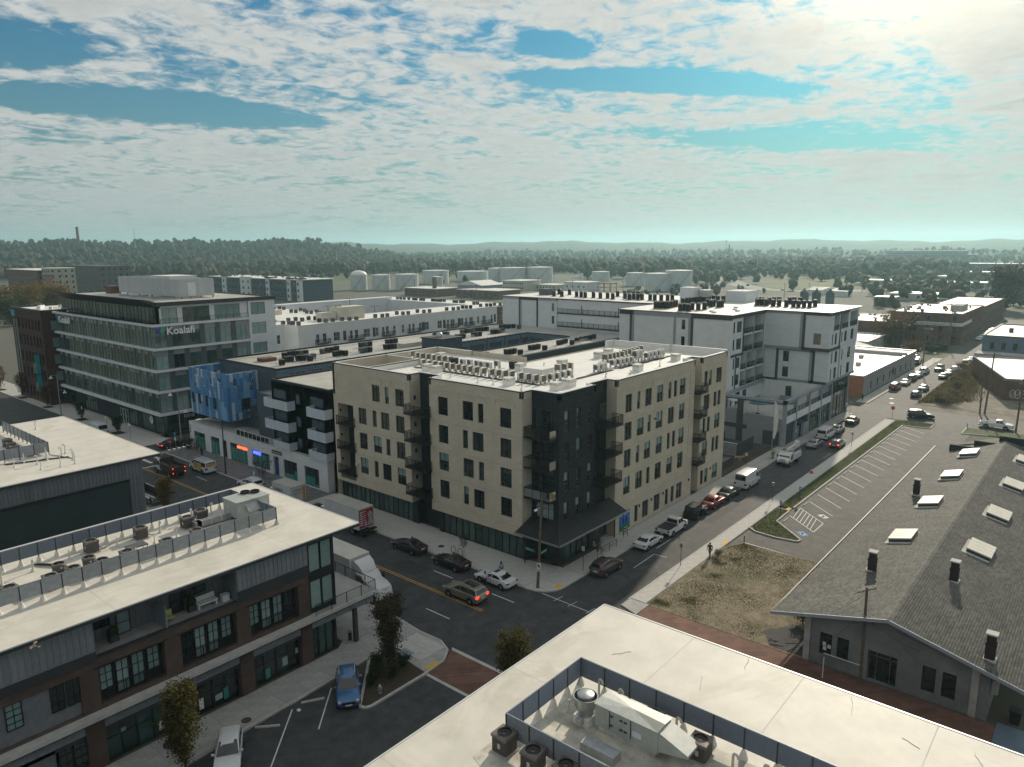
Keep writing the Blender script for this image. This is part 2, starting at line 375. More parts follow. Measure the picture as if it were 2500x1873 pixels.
def sheet(name,polys,z,m,parent=None,kind=True):
 b=MB()
 for p in polys:b.poly([(x,y,z)for x,y in p])
 return struct(name,b,m,parent)
R4=lambda x0,y0,x1,y1:[(x0,y0),(x1,y0),(x1,y1),(x0,y1)]
road=sheet('road',[R4(38.2,-60,57.2,330),R4(57.2,35.6,164,42.2),R4(57.2,127.2,420,134.5),R4(57.2,-60,60,35.6),R4(164,-40,177,45)],0,M_asph)
road2=sheet('far_road',[R4(177,34.3,420,42.6)],0,M_asph2)
lot_a=sheet('alley_lot',[R4(-12,22,38.2,47.3)],-.004,M_asph)
lot_b=sheet('parking_lot',[R4(86.6,20.0,158.7,31.9),R4(79.2,20,86.6,33.6),R4(158.7,21.4,164,26.8)],.004,M_asph2)
yard=sheet('white_tower_yard',[R4(104.5,45.2,128,60)],.006,M_asph)
sheet('vacant_dirt_lot',[[(183.2,34.3),(262,34.3),(228,28.6),(205,21.5),(200,15),(182,12)],R4(177,-40,182,34.3)],.002,mat('dusty_lot',(.17,.15,.12),.95,var=.3,vs_=.4,stain=.7,stain_col=(.10,.095,.06)))
def painted(name,poly,m=None,parent=None,z=.012):
 b=MB();b.poly([(x,y,z)for x,y in poly]);return struct(name,b,m or M_line,parent)
def SP(p,q,w=.12,m=None,parent=None,z=.012,name='painted_line'):
 p,q=Vector(p),Vector(q);d=(q-p).normalized();n=Vector((-d.y,d.x))*w/2
 return painted(name,[p+n,q+n,q-n,p-n],m,parent,z)
for dx in(-.14,.14):
 SP((49.5+dx,45.6),(49.5+dx,126),.10,M_yline,road)
for x,L in((52.8,[(44.3,47.3),(53,56),(106.6,109.8),(97,100),(115,118)]),(46.25,[(47.0,50.3),(56,59),(110,113),(37,40)])):
 for a,b_ in L:SP((x,a),(x,b_),.12,None,road)
SP((56.2,43.3),(56.0,37.2),.10,None,road)
for y in(37.4,39.6,41.4):SP((55.6,y),(57.0,y-.15),.07,None,road)
SP((67.6,39.1),(72.3,39.2),.09,None,road);SP((72.3,39.2),(72.5,37.6),.09,None,road);SP((74.0,39.8),(77.5,39.8),.09,None,road)
for x in(47.5,49.4,51.4,53.4):painted('painted_bar',R4(x,123,x+.55,126.2),None,road)
SP((44,121.2),(53,121.0),.35,None,road)
for k in range(5):painted('painted_bar',R4(57.2+.9*k,128.6,57.6+.9*k,132.5),None,road)
for(x,y,r)in((46.6,42.4,.36),(49.2,40.4,.38),(54.6,39.3,.38),(44.5,52.5,.34),(52.4,62.0,.35),(180.5,38.6,.5),(186.0,39.9,.5)):
 b=MB();b.lathe(x,y,[(r,.003),(r,.016),(r*.82,.018)],14);struct('manhole_cover',b,Md,road)
b=MB();b.lathe(57.9,60.0,[(.4,.131),(.38,.145)],14);struct('manhole_cover',b,Md,road)
for(x0,y0,x1,y1)in((43.2,60,46.5,66),(50.5,56.6,53,60.4),(60,36.2,68,37.6),(86,38.2,95,39.4)):
 sheet('asphalt_patch',[R4(x0,y0,x1,y1)],.006,mat('patched_asphalt',(.040,.041,.043),.85,var=.2,vs_=2),road)
_slab={}
def slabs(parent,x0,y0,x1,y1,nx,ny,z=.13,m=None,gap=.018):
 w,d=(x1-x0)/nx,(y1-y0)/ny;key=(round(w,3),round(d,3),(m or Mc).name)
 if key not in _slab:
  b=MB();b.box(gap/2,gap/2,-.05,w-gap/2,d-gap/2,0);_slab[key]=b.mesh('slab',m or Mc)
 for i in range(nx):
  for j in range(ny):
   o=link(bpy.data.objects.new('slab',_slab[key]));o.parent=parent;o.location=(x0+i*w,y0+j*d,z+rnd.uniform(-.004,.004))
def kerbs(parent,pts,w=.16,z=.135,L=3.0,m=None,name='kerb_stone'):
 """kerb stones along a polyline"""
 for p,q in zip(pts,pts[1:]):
  p,q=Vector(p),Vector(q);d=q-p;n=max(1,round(d.length/L));u=d.normalized();nn=Vector((-u.y,u.x))*w/2
  for k in range(n):
   a=p+d*(k/n)+u*.008;c=p+d*((k+1)/n)-u*.008
   b=MB();b.prism([tuple(a+nn),tuple(c+nn),tuple(c-nn),tuple(a-nn)],-.02,z);o=struct(name,b,m or Mk,parent)
def base_walk(name,polys,m=Mc,z=.10):
 b=MB()
 for p in polys:b.prism(p,-.02,z,bottom=False)
 return struct(name,b,m)
arc=lambda cx,cy,r,a0,a1,n=7:[(cx+r*math.cos(math.radians(a0+(a1-a0)*k/n)),cy+r*math.sin(math.radians(a0+(a1-a0)*k/n)))for k in range(n+1)]
cornerc=arc(58.6,44.9,2.6,180,270)
w1=base_walk('sidewalk',[[(56.1,86),(56.0,45.0)]+cornerc+[(62.4,42.3),(62.4,45.7),(61.6,49.5),(61.6,86)]])
slabs(w1,56.15,45.6,61.6,86,3,22,m=Mk)
slabs(w1,58.7,42.4,62.3,45.5,2,2,m=Mk)
b=MB();b.prism(cornerc+[(58.6,45.5),(56.0,45.5)],.10,.131);struct('corner_slab',b,Mk,w1)
kerbs(w1,[(55.98,86),(55.95,45.0)]+cornerc+[(62.4,42.25)])
w2=base_walk('sidewalk',[R4(62.4,42.3,128,45.2)])
slabs(w2,62.4,42.4,104.4,45.15,2*12,2,m=Mk);slabs(w2,104.4,42.4,128,45.1,12,2)
kerbs(w2,[(62.4,42.25),(128,42.25)])
w2b=base_walk('sidewalk',[R4(128,42.3,164,44.4)]);slabs(w2b,128,42.4,164,44.0,18,1);kerbs(w2b,[(128,42.25),(164,42.25)])
w3=base_walk('sidewalk',[R4(61.0,33.75,162.5,35.6)]);slabs(w3,61.0,33.8,162.4,35.5,58,1,m=Mk);kerbs(w3,[(60.6,35.6),(162.5,35.6)])
b=MB();b.prism([(58.4,33.4),(61.0,33.4),(61.0,35.6),(59.2,35.6)],0,.09);struct('kerb_ramp',b,Mc,w3)
M_concdark=mat('dark_pavement',(.15,.15,.15),.9,var=.2,vs_=1,bump=.3,bs=30)
w5=base_walk('sidewalk',[R4(56.1,86,61.4,127)],M_concdark,.13);kerbs(w5,[(56.0,86),(56.0,127)])
w6=base_walk('sidewalk',[R4(55.6,134.5,61.2,300)],Mc,.10);slabs(w6,55.7,134.6,60.5,200,3,30,m=Mk);kerbs(w6,[(55.6,134.5),(55.6,230)])
w7=base_walk('sidewalk',[R4(37,50.9,43.0,126)],Mc,.13);kerbs(w7,[(43.1,50.9),(43.1,126)])
w8=base_walk('sidewalk',[R4(177,42.7,262,45.3)],Mc,.13);slabs(w8,196,42.8,262,45.2,28,1,m=Mk,z=.15);kerbs(w8,[(196,42.6),(262,42.6)])
w4=base_walk('sidewalk',[[(-8,47.3),(20,46.6),(36.9,47.6),(38.6,44.6),(38.4,42.0),(40.7,42.2),(42.1,43.1),(42.8,44.7),(42.7,47.5),(43.0,50.9),(43.0,56),(36,50.9),(-8,50.9)]])
slabs(w4,7.9,47.55,37.4,50.85,13,2);slabs(w4,37.4,47.5,42.6,50.85,2,1);slabs(w4,39.3,43.6,42.3,47.4,2,1,m=Mk)
kerbs(w4,[(7,46.9),(28.8,47.15),(36.9,47.6)]);kerbs(w4,[(38.4,42.0),(40.7,42.2),(42.1,43.1),(42.8,44.7),(42.7,47.5),(43.1,50.9)],L=1.2)
b=MB();b.lathe(25.2,47.9,[(.38,.131),(.36,.15)],16);struct('manhole_cover',b,mat('rust_iron',(.09,.055,.04),.8,var=.2),w4)
def pad(poly,parent):
 b=MB();b.prism(poly,.12,.146);struct('tactile_pad',b,M_truncyel,parent)
pad([(57.9,43.1),(59.0,43.1),(58.8,42.45),(57.8,42.45)],w1);pad([(38.7,42.6),(40.2,42.6),(40.1,42.15),(38.7,42.15)],w4)
pad(R4(79.6,33.85,81.3,34.3),w3);
isl=struct('planting_bed',MB().prism([(36.7,47.3),(31.95,42.7),(32.2,42.05),(38.3,42.0),(38.5,44.4)],-.02,.11),M_mulch)
kerbs(isl,[(36.7,47.4),(31.9,42.65),(32.0,42.15),(32.5,41.95),(38.4,41.95)],w=.22,z=.15,L=1.4)
bx=sheet('brick_crossing',[[(38.4,24),(42.5,24),(42.5,43.0),(40.6,42.1),(38.4,41.9)]],.010,M_brickpave)
for p in([(38.2,24),(38.5,24),(38.5,41.9),(38.2,41.9)],[(42.4,24),(42.75,24),(42.75,43.2),(42.4,42.9)]):
 b=MB();b.prism(p,-.01,.018);struct('edging_strip',b,Mk,bx)
bw=base_walk('brick_sidewalk',[R4(57.0,-30,60.75,33.3)],M_brickpave,.10);kerbs(bw,[(56.9,-20),(56.9,33.3)])
for p,q in(((28.3,46.5),(23.6,42.0)),((32.0,46.5),(28.2,42.9)),((34.4,46.5),(33.2,45.3)),((24.2,46.5),(19.5,42.0))):SP(p,q,.10,None,lot_a)
def stop(x,y,rz,label,grp):
 b=MB();b.loft([[(sx,-.09,0),(sx,.09,0),(sx,.06,.12),(sx,-.06,.12)]for sx in(-.9,.9)])
 o=link(bpy.data.objects.new('wheel_stop',b.mesh('wheel_stop',Mk)));o.location=(x,y,.008);o.rotation_euler=(0,0,rz);return props(o,label,'wheel stop',grp)
stop(25.9,46.1,math.radians(-42),'concrete wheel stop in front of the white hatchback by the shops','wheel stops at the shops')
stop(30.0,46.2,math.radians(-30),'concrete wheel stop in the empty stall between the two cars at the shops','wheel stops at the shops')
stop(34.0,46.5,math.radians(-40),'concrete wheel stop half hidden beside the blue suv at the shops','wheel stops at the shops')
for k in range(16):
 x=102.2+3.745*k
 SP((x,31.25),(x-3.95,26.85),.11,None,lot_b)
xs_=[92.9,100.7,111.6,115.4,119.1,122.9,126.6,130.3,134.1,137.8,141.6,145.3,149.1,152.8,156.4]
for k,x in enumerate(xs_):stop(x,31.15,0,('%s white wheel stop from the accessible bays, along the parking lot kerb'%ordw(k)),'wheel stops in the parking lot')
hp=[(94.9,31.35),(98.7,31.25),(94.8,27.0),(91.0,27.0)]
for a,c in((1,2),(2,3),(3,0)):SP(hp[a],hp[c],.11,None,lot_b)
for k in range(1,7):
 f=k/7;p=Vector(hp[0]).lerp(Vector(hp[3]),f);q=Vector(hp[1]).lerp(Vector(hp[2]),min(1,f-.14 if f>.14 else 0));SP(p,q,.09,None,lot_b)
M_blueline=mat('blue_road_paint',(.10,.24,.50),.8,var=.2,vs_=4)
for nm,mm,(cx,cy)in(('accessible_mark',M_line,(97.35,27.8)),('accessible_mark',M_blueline,(89.6,27.9))):
 o=painted(nm,[(cx-.75,cy-.3),(cx-.05,cy-.8),(cx+.8,cy+.25),(cx+.1,cy+.8)],mm,lot_b,.014)
 b=MB()
 b.tube((cx-.02,cy-.02,.020),(cx+.02,cy+.02,.022),.14,12);b.box(cx+.08,cy+.06,.018,cx+.36,cy+.14,.022);b.lathe(cx-.15,cy-.1,[(.30,.018),(.30,.022),(.22,.022),(.22,.018)],16,caps=False)
 struct('wheelchair_symbol',b,M_line if mm is M_blueline else M_blueline,lot_b)
SP((82.3,32.5),(81.9,23.9),.14,None,lot_b,.02)
lawn_lot=struct('vacant_lot_lawn',MB().prism([(60.9,33.7),(79.4,33.8),(82.1,32.4),(81.8,18.2),(60.9,18.2)],-.02,.06),M_dirt)
ip=[(88.5,33.7),(96.2,33.7),(96.3,32.1),(91.7,32.0),(87.7,27.9),(87.2,27.4),(86.6,27.6),(86.2,30),(86.5,32.6)]
isl2=struct('lawn_island',MB().prism(ip,-.02,.12),M_grass)
kerbs(isl2,[(96.4,31.95),(91.6,31.9),(87.7,27.8),(87.2,27.3),(86.5,27.5),(86.1,30),(86.4,32.7),(87.2,33.7)],w=.2,L=1.6,z=.16)
strip=struct('lawn_strip',MB().prism([(97.6,33.7),(162.3,33.7),(164.0,31.0),(163.6,26.9),(159.0,27.6),(158.9,31.6),(97.9,32.0)],-.02,.12),M_grass)
kerbs(strip,[(97.9,31.9),(158.8,31.6),(158.9,27.5),(159.6,26.9),(163.6,26.8)],w=.2,z=.16)
pad(R4(96.45,32.0,97.5,32.5),strip)
verge=struct('lawn_verge',MB().prism([(158.6,21.4),(164.4,21.4),(164.8,5),(160.2,5),(160.0,17.5)],-.02,.12),M_grass);kerbs(verge,[(164.4,21.4),(158.5,21.4),(159.9,17.3)],w=.2,z=.16)
b=MB();b.prism(R4(63.5,18.3,67.3,24),.05,.09);struct('gravel_patch',MB().prism([(61.2,18.3),(64.5,18.3),(66.3,20.5),(63.5,22.6),(61.2,21.2)],.04,.085),M_gravel,lawn_lot)
def blades(name,pts,hmin,hmax,w,m=None):
 n=len(pts);P=np.array(pts);a=np.random.RandomState(3).rand(n)*2*PI;rs=np.random.RandomState(5)
 h=hmin+rs.rand(n)*(hmax-hmin);d=np.stack([np.cos(a),np.sin(a),0*a],1)*w;lean=np.stack([rs.randn(n),rs.randn(n),0*a],1)*h[:,None]*.35
 V=np.empty((n,3,3));V[:,0]=P-d;V[:,1]=P+d;V[:,2]=P+lean;V[:,2,2]+=h
 o=link(bpy.data.objects.new(name,np_mesh(name,V.reshape(-1,3),np.arange(3*n).reshape(-1,3),m or M_tuft)));o['kind']='stuff';return o
def inpoly(x,y,poly):
 c=False;j=len(poly)-1
 for i in range(len(poly)):
  if(poly[i][1]>y)!=(poly[j][1]>y)and x<(poly[j][0]-poly[i][0])*(y-poly[i][1])/(poly[j][1]-poly[i][1])+poly[i][0]:c=not c
  j=i
 return c
rs=random.Random(5);cl=[(rs.uniform(61,82),rs.uniform(18.5,33.5),rs.uniform(.5,2.4))for _ in range(46)]+[(rs.uniform(74,82),rs.uniform(22,33),2.2)for _ in range(16)]+[(rs.uniform(62,70),rs.uniform(26,31),2.0)for _ in range(7)]
P_=[]
while len(P_)<26000:
 cx,cy,r=rs.choice(cl);x,y=rs.gauss(cx,r*.6),rs.gauss(cy,r*.6)
 if inpoly(x,y,[(61,33.6),(79.3,33.6),(82,32.3),(81.7,18.4),(66.5,18.4),(66.5,21),(61,22.8)]):P_.append((x,y,.055))
blades('grass',P_,.03,.11,.028)
P_=[]
for poly,bb,n in((ip,(86,27,97,34),5000),([(97.7,33.6),(162.2,33.6),(163.8,31),(163.4,27.1),(159.1,27.8),(159,31.8),(98,32.15)],(97,27,164,34),16000)):
 k=0
 while k<n:
  x,y=rs.uniform(bb[0],bb[2]),rs.uniform(bb[1],bb[3])
  if inpoly(x,y,poly):P_.append((x,y,.115));k+=1
blades('lawn_grass',P_,.04,.12,.03)
M_straw=leafmat('dry_weed_blades',(.07,.06,.028),(.16,.13,.07),(.24,.20,.12))
P_=[]
while len(P_)<14000:
 x=rs.uniform(184,258);y=27+rs.gauss(3.5,2.6)+(x-200)*.05
 if y<34.2 and inpoly(x,y,[(184,34.3),(262,34.3),(230,29),(206,22),(196,22)]):P_.append((x,y,0))
blades('weeds',P_,.2,1.0,.10,M_straw)
def P3(axis,plane,u,z,d=0):
 """point on a wall facing -x (axis 'x', u = y) or -y (axis 'y', u = x); d = depth into the building"""
 return(plane+d,u,z)if axis=='x' else(u,plane+d,z)
def wall(mb,axis,plane,u0,u1,z0,z1,holes=(),depth=.25,m=0,mr=None):
 us=sorted({u0,u1,*[h[0]for h in holes],*[h[1]for h in holes]});zs=sorted({z0,z1,*[h[2]for h in holes],*[h[3]for h in holes]})
 us=[u for u in us if u0<=u<=u1];zs=[z for z in zs if z0<=z<=z1]
 for a,b in zip(us,us[1:]):
  run=None
  for c,d in zip(zs,zs[1:]):
   mu,mz=(a+b)/2,(c+d)/2
   solid=not any(h[0]<mu<h[1]and h[2]<mz<h[3]for h in holes)
   if solid and run:run[1]=d
   elif solid:run=[c,d]
   if not solid and run:_q(mb,axis,plane,a,b,run[0],run[1],m);run=None
  if run:_q(mb,axis,plane,a,b,run[0],run[1],m)
 mr=m if mr is None else mr
 for h in holes:
  a,b,c,d=h[:4];q=h[4]if len(h)>4 else depth
  for(p1,p2)in(((a,c),(a,d)),((b,d),(b,c)),((a,d),(b,d)),((b,c),(a,c))):
   pts=[P3(axis,plane,*p1),P3(axis,plane,*p2),P3(axis,plane,*p2,q),P3(axis,plane,*p1,q)]
   mb.poly(pts if axis=='y' else pts[::-1],mr)
 return mb
def _q(mb,axis,plane,a,b,c,d,m):
 pts=[P3(axis,plane,a,c),P3(axis,plane,b,c),P3(axis,plane,b,d),P3(axis,plane,a,d)]
 mb.poly(pts if axis=='y' else pts[::-1],m)
def FB(mb,axis,plane,u0,u1,z0,z1,d0,d1,m=0):
 """box on a wall: d0..d1 measured into the building (negative = proud of it)"""
 if axis=='x':mb.box(plane+d0,u0,z0,plane+d1,u1,z1,m)
 else:mb.box(u0,plane+d0,z0,u1,plane+d1,z1,m)
 return mb
_win={}
def winmesh(w,h,style,fm,f=.055):
 key=(round(w,2),round(h,2),style,fm.name)
 if key in _win:return _win[key]
 b=MB();D=.09
 def bar(x0,z0,x1,z1,y0=0,y1=D):b.box(x0,y0,z0,x1,y1,z1)
 bar(0,0,f,h);bar(w-f,0,w,h);bar(f,h-f,w-f,h);bar(f,0,w-f,f)
 g=f*.7
 if style=='double':bar(w/2-g/2,f,w/2+g/2,h-f,.01);bar(f,h*.36,w-f,h*.36+g,.015,D-.01)
 elif style=='rail':bar(f,h*.36,w-f,h*.36+g,.01)
 elif style=='railtop':bar(f,h*.62,w-f,h*.62+g,.01)
 elif style.startswith('grid'):
  nx,nz=int(style[4]),int(style[5])
  for i in range(1,nx):bar(w*i/nx-g/2,f,w*i/nx+g/2,h-f,.01)
  for j in range(1,nz):bar(f,h*j/nz-g/2,w-f,h*j/nz+g/2,.015,D-.01)
 elif style.startswith('top'):
  nx=int(style[3])
  for i in range(1,nx):bar(w*i/nx-g/2,f,w*i/nx+g/2,h-f,.01)
  bar(f,h*.68,w-f,h*.68+g,.015,D-.01)
 p=MB();p.poly([(f*.5,.06,f*.5),(w-f*.5,.06,f*.5),(w-f*.5,.06,h-f*.5),(f*.5,.06,h-f*.5)])
 _win[key]=(b.mesh('window',fm),p)
 return _win[key]
_pane={}
def WN(parent,axis,plane,u0,u1,z0,z1,style='double',fm=None,pm=None,inset=.12,name='window',base=None,blind=0.):
 """a window part with its pane (and sometimes a drawn blind) as sub-parts, set into an opening"""
 fm=fm or Mf;pm=pm or Mg;w,h=u1-u0,z1-z0
 me,p=winmesh(w,h,style,fm)
 key=(round(w,2),round(h,2),pm.name)
 if key not in _pane:_pane[key]=p.mesh('pane',pm)
 o=link(bpy.data.objects.new(name,me));o.parent=parent
 off=parent.location if parent.parent is None and parent.get('world')else Vector((0,0,0))
 o.location=Vector(P3(axis,plane,u1 if axis=='x' else u0,z0,inset))-off
 o.rotation_euler=(0,0,-PI/2 if axis=='x' else 0)
 q=link(bpy.data.objects.new('pane',_pane[key]));q.parent=o
 if blind:
  bk=(round(w,2),round(h*blind,2),'blind')
  if bk not in _pane:
   bb=MB();bb.box(.05,.052,h*(1-blind),w-.05,.056,h-.05);_pane[bk]=bb.mesh('blind',M_blind)
  r=link(bpy.data.objects.new('blind',_pane[bk]));r.parent=o
 return o
def railing(mb,pts,z,h,step=.13,r=.012,m=0,posts=1.6,kind='bars'):
 """guard rail along a polyline of (x, y)"""
 for p,q in zip(pts,pts[1:]):
  p,q=Vector((*p,0)),Vector((*q,0));L=(q-p).length;u=(q-p).normalized();n=Vector((-u.y,u.x,0))
  def bar(a,c,zz0,zz1,t):
   A,C=p+u*a,p+u*c;mb.prism([tuple((A+n*t)[:2]),tuple((C+n*t)[:2]),tuple((C-n*t)[:2]),tuple((A-n*t)[:2])],zz0,zz1,m)
  bar(0,L,z+h-.05,z+h,.025)
  if kind=='bars':
   bar(0,L,z+.06,z+.10,.02);k=max(2,int(L/step))
   for i in range(k+1):bar(max(0,L*i/k-r),min(L,L*i/k+r),z+.08,z+h-.03,r)
  elif kind=='lines':
   for i in range(1,6):bar(0,L,z+h*i/6-.012,z+h*i/6+.012,.012)
  k=max(1,round(L/posts))
  for i in range(k+1):bar(max(0,L*i/k-.025),min(L,L*i/k+.025),z,z+h,.03)
 return mb
def text(parent,body,axis,plane,u,z,size,m,depth=.04,proud=.03,align='LEFT',name='lettering',bold=.0,vertical=False,rz=None,loc=None,sx=1.):
 c=bpy.data.curves.new(name,'FONT');c.body='\n'.join(body)if vertical else body;c.size=size;c.extrude=depth/2;c.offset=bold;c.align_x=align;c.space_line=.85
 c.materials.append(m);c.resolution_u=2
 o=link(bpy.data.objects.new(name,c));o.parent=parent
 off=parent.location if parent is not None and parent.parent is None and parent.get('world')else Vector((0,0,0))
 if loc is not None:o.location=loc
 else:o.location=Vector(P3(axis,plane,u,z,-proud))-off
 o.rotation_euler=(PI/2,0,(-PI/2 if axis=='x' else 0)if rz is None else rz);o.scale=(sx,1,1)
 bpy.context.view_layer.update();me=bpy.data.meshes.new_from_object(o);n=link(bpy.data.objects.new(name,me));n.parent=o.parent;n.location=o.location;n.rotation_euler=o.rotation_euler;n.scale=o.scale;bpy.data.objects.remove(o);n.name=name
 return n
def sheet_emit(name,col,s):
 return mat(name,col,.5,var=0,emit=(col,s))
FL=[0,4.35,7.85,11.33,14.82]
ZR,ZP=19.15,19.94
cream=WR('cream_apartment_building','five storey cream brick corner apartment building with a black brick corner and dark windows','apartment building',(62.4,45.7,0))
SILL={2:(5.10,7.35),3:(8.58,10.86),4:(12.06,14.32),5:(15.56,17.83)}
L_right={5:[(61.04,62.71),(56.9,58.58),(55.27,56.13),(51.08,52.76)],4:[(61.04,62.71),(57.79,58.63),(55.3,57.04),(51.08,52.74)],3:[(61.04,62.71),(56.92,58.6),(55.27,56.11),(51.06,52.75)],2:[(61.02,62.68),(57.78,58.62),(55.26,56.95),(51.04,52.73)]}
L_left={5:[(73.6,75.18),(71.78,72.57),(68.9,70.54)],4:[(76.5,78.2),(74.4,75.25),(71.83,73.51),(68.92,70.55)],3:[(76.5,78.15),(73.55,75.19),(71.83,72.63),(68.9,70.55)],2:[(76.52,78.17),(74.4,75.22),(71.8,73.5),(68.9,70.55)]}
XL=60.55
def zz(w,r):
 return(*w,*SILL[r])
def rnd_pane():return rnd.choice([Mg]*4+[M_blind])
def put(parent,axis,plane,holes,fm=None,style=None,inset=.14):
 for h in holes:
  st=style or('double' if h[1]-h[0]>1.3 else 'rail')
  WN(parent,axis,plane,*h[:4],st,fm,Mg,inset,blind=rnd.choice([0,0,0,0,.45,.6]))
def recess(holes,plane,axis,mb):
 pass
b=MB();hs=[zz(w,r)for r in L_right for w in L_right[r]]
wall(b,'x',XL,49.55,64.2,3.13,ZP,hs,.22)
b.poly([(XL,49.55,3.13),(XL,64.2,3.13),(62.2,64.2,3.13),(62.2,49.55,3.13)])
b.poly([(XL,49.55,3.13),(XL,49.55,ZP),(62.3,49.55,ZP),(62.3,49.55,3.13)][::-1])
b.poly([(XL,64.2,3.13),(62.4,64.2,3.13),(62.4,64.2,ZP),(XL,64.2,ZP)])
Q('wall',b,M_cream,cream);put(cream,'x',XL,hs)
b=MB()
for(u0,u1)in((50.55,53.4),(54.8,59.2),(60.5,63.3)):
 for(za,zb)in((18.6,18.66),):FB(b,'x',XL,u0,u1,za,zb,-.03,.0)
 for u in(u0,u1):FB(b,'x',XL,u,u+.06,17.9,18.6,-.03,0)
for z in(4.2,7.72,11.2,14.7):FB(b,'x',XL,49.6,64.15,z,z+.07,-.03,0);FB(b,'x',XL,67.85,78.7,z,z+.07,-.03,0)
for(u0,u1)in((68.3,71.1),(71.4,73.0),(73.2,75.7)):
 for u in(u0,u1):FB(b,'x',XL,u,u+.06,17.9,18.75,-.03,0)
 FB(b,'x',XL,u0,u1,18.69,18.75,-.03,0)
Q('brick_band',b,M_creamtrim,cream)
b=MB();hs=[zz(w,r)for r in L_left for w in L_left[r]]
big=[(76.44,82.67,15.6,18.85,.6),(79.3,82.68,3.6,14.35,1.7)]
wall(b,'x',XL,67.8,83.6,3.13,ZP,hs+big,.22)
b.poly([(XL,67.8,3.13),(XL,67.8,ZP),(62.4,67.8,ZP),(62.4,67.8,3.13)][::-1])
b.poly([(XL,67.8,3.13),(XL,83.6,3.13),(62.2,83.6,3.13),(62.2,67.8,3.13)])
wall(b,'y',83.6,XL,81,0,ZP,[(61.6,68,15.6,18.85,.5)],.5)
Q('wall',b,M_cream,cream);put(cream,'x',XL,hs)
def balcony(name_parent,axis,plane,u0,u1,z,out,depth_in,door=(0,1),mat_slab=None,glassy=False):
 t=MB();FB(t,axis,plane,u0,u1,z-.18,z,-out,depth_in)
 o=Q('balcony',t,Mf,name_parent)
 r=MB()
 p=[(plane-out+.04,u0+.04),(plane-out+.04,u1-.04)]if axis=='x' else[(u0+.04,plane-out+.04),(u1-.04,plane-out+.04)]
 if axis=='x':line=[(plane,u0+.04)]+p+[(plane,u1-.04)]
 else:line=[(u0+.04,plane)]+p+[(u1-.04,plane)]
 if glassy:
  railing(r,line,z,1.1,kind='none',posts=1.25)
  g_=MB()
  for a,c in zip(line,line[1:]):
   n=max(1,round((Vector(c)-Vector(a)).length/1.25))
   for i in range(n):
    A=Vector(a).lerp(Vector(c),(i+.04)/n);C=Vector(a).lerp(Vector(c),(i+.96)/n)
    g_.poly([(*A,z+.08),(*C,z+.08),(*C,z+1.02),(*A,z+1.02)])
  q=Q('glass_panel',g_,M_balglass,o)
 else:railing(r,line,z,1.12,step=.12)
 q=Q('railing',r,Mq,o);return o
def balglass():
 m=bpy.data.materials.new('balcony_glass');m.use_nodes=True;t=NT(m.node_tree);t.n.clear()
 out=t.new('ShaderNodeOutputMaterial');tr=t.new('ShaderNodeBsdfTransparent');tr.inputs[0].default_value=(.55,.68,.66,1)
 gl=t.new('ShaderNodeBsdfGlossy');gl.inputs['Roughness'].default_value=.05;fr=t.new('ShaderNodeFresnel');fr.inputs[0].default_value=1.5
 mx=t.new('ShaderNodeMixShader');t.link(t.math('ADD',fr.outputs[0],.04),mx.inputs[0]);t.link(tr.outputs[0],mx.inputs[1]);t.link(gl.outputs[0],mx.inputs[2]);t.link(mx.outputs[0],out.inputs[0]);return m
M_balglass=balglass()
def wall_lamp(parent,axis,plane,u,z,h=.3):
 b=MB();FB(b,axis,plane,u-.07,u+.07,z,z+h,-.14,0);FB(b,axis,plane,u-.05,u+.05,z-.06,z,-.12,-.02);Q('wall_lamp',b,Mj,parent)
b=MB();FB(b,'x',62.25,79.3,82.7,3.6,14.4,0,.05);Q('dark_back_wall',b,M_black_brick,cream)
for z in(4.55,8.05,11.55):
 balcony(cream,'x',XL,79.0,82.75,z,.45,1.7)
 b=MB();b.box(62.17,80.1,z+.02,62.24,81.0,z+2.1);Q('balcony_door',b,Mg,cream)
 b=MB();b.box(60.8,82.55,z+1.5,61.0,82.66,z+1.9);Q('wall_lamp',b,Mj,cream)
b=MB();FB(b,'x',62.4,64.2,67.8,0,ZP,0,.06);Q('dark_back_wall',b,M_black_brick,cream)
for k,z in enumerate((4.75,8.25,11.72,15.2)):
 balcony(cream,'x',XL,64.0,67.9,z,1.05,1.85)
 WN(cream,'x',62.4,64.5,65.5,z+.05,z+2.2,'rail',Mf,Mg,-.06,'balcony_door')
 b=MB();b.box(61.2,67.62,z+1.45,61.45,67.79,z+1.95);Q('wall_lamp',b,Mj,cream)
XD,YD=62.3,45.7
b=MB()
dl=[(46.41,48.06,*SILL[r])for r in(3,4,5)]+[(48.3,49.2,SILL[r][0]-.62,SILL[r][1])for r in(3,4,5)]+[(46.45,48.94,5.1,7.3)]
wall(b,'x',XD,YD,49.55,4.1,ZP,dl,.2)
dr=[(63.22,64.09,*SILL[r])for r in SILL]+[(65.5,66.38,*SILL[r])for r in SILL]+[(67.84,68.7,*SILL[r])for r in SILL]
wall(b,'y',YD,XD,69.3,4.1,ZP,dr,.2)
b.poly([(69.3,45.7,4.1),(69.3,46.7,4.1),(69.3,46.7,ZP),(69.3,45.7,ZP)])
wall(b,'y',46.7,69.3,73.2,0,ZP)
b.poly([(XD,YD,4.1),(XD,49.55,4.1),(69.3,49.55,4.1),(69.3,YD,4.1)])
Q('black_brick_corner',b,M_black_brick,cream)
put(cream,'x',XD,dl[:3],Mf);put(cream,'y',YD,dr,M_frameb);WN(cream,'x',XD,*dl[6],'grid31',Mf,M_blind,.14)
for h in dl[3:6]:WN(cream,'x',XD,*h,'railtop',Mf,Mg,.12,'balcony_door')
b=MB()
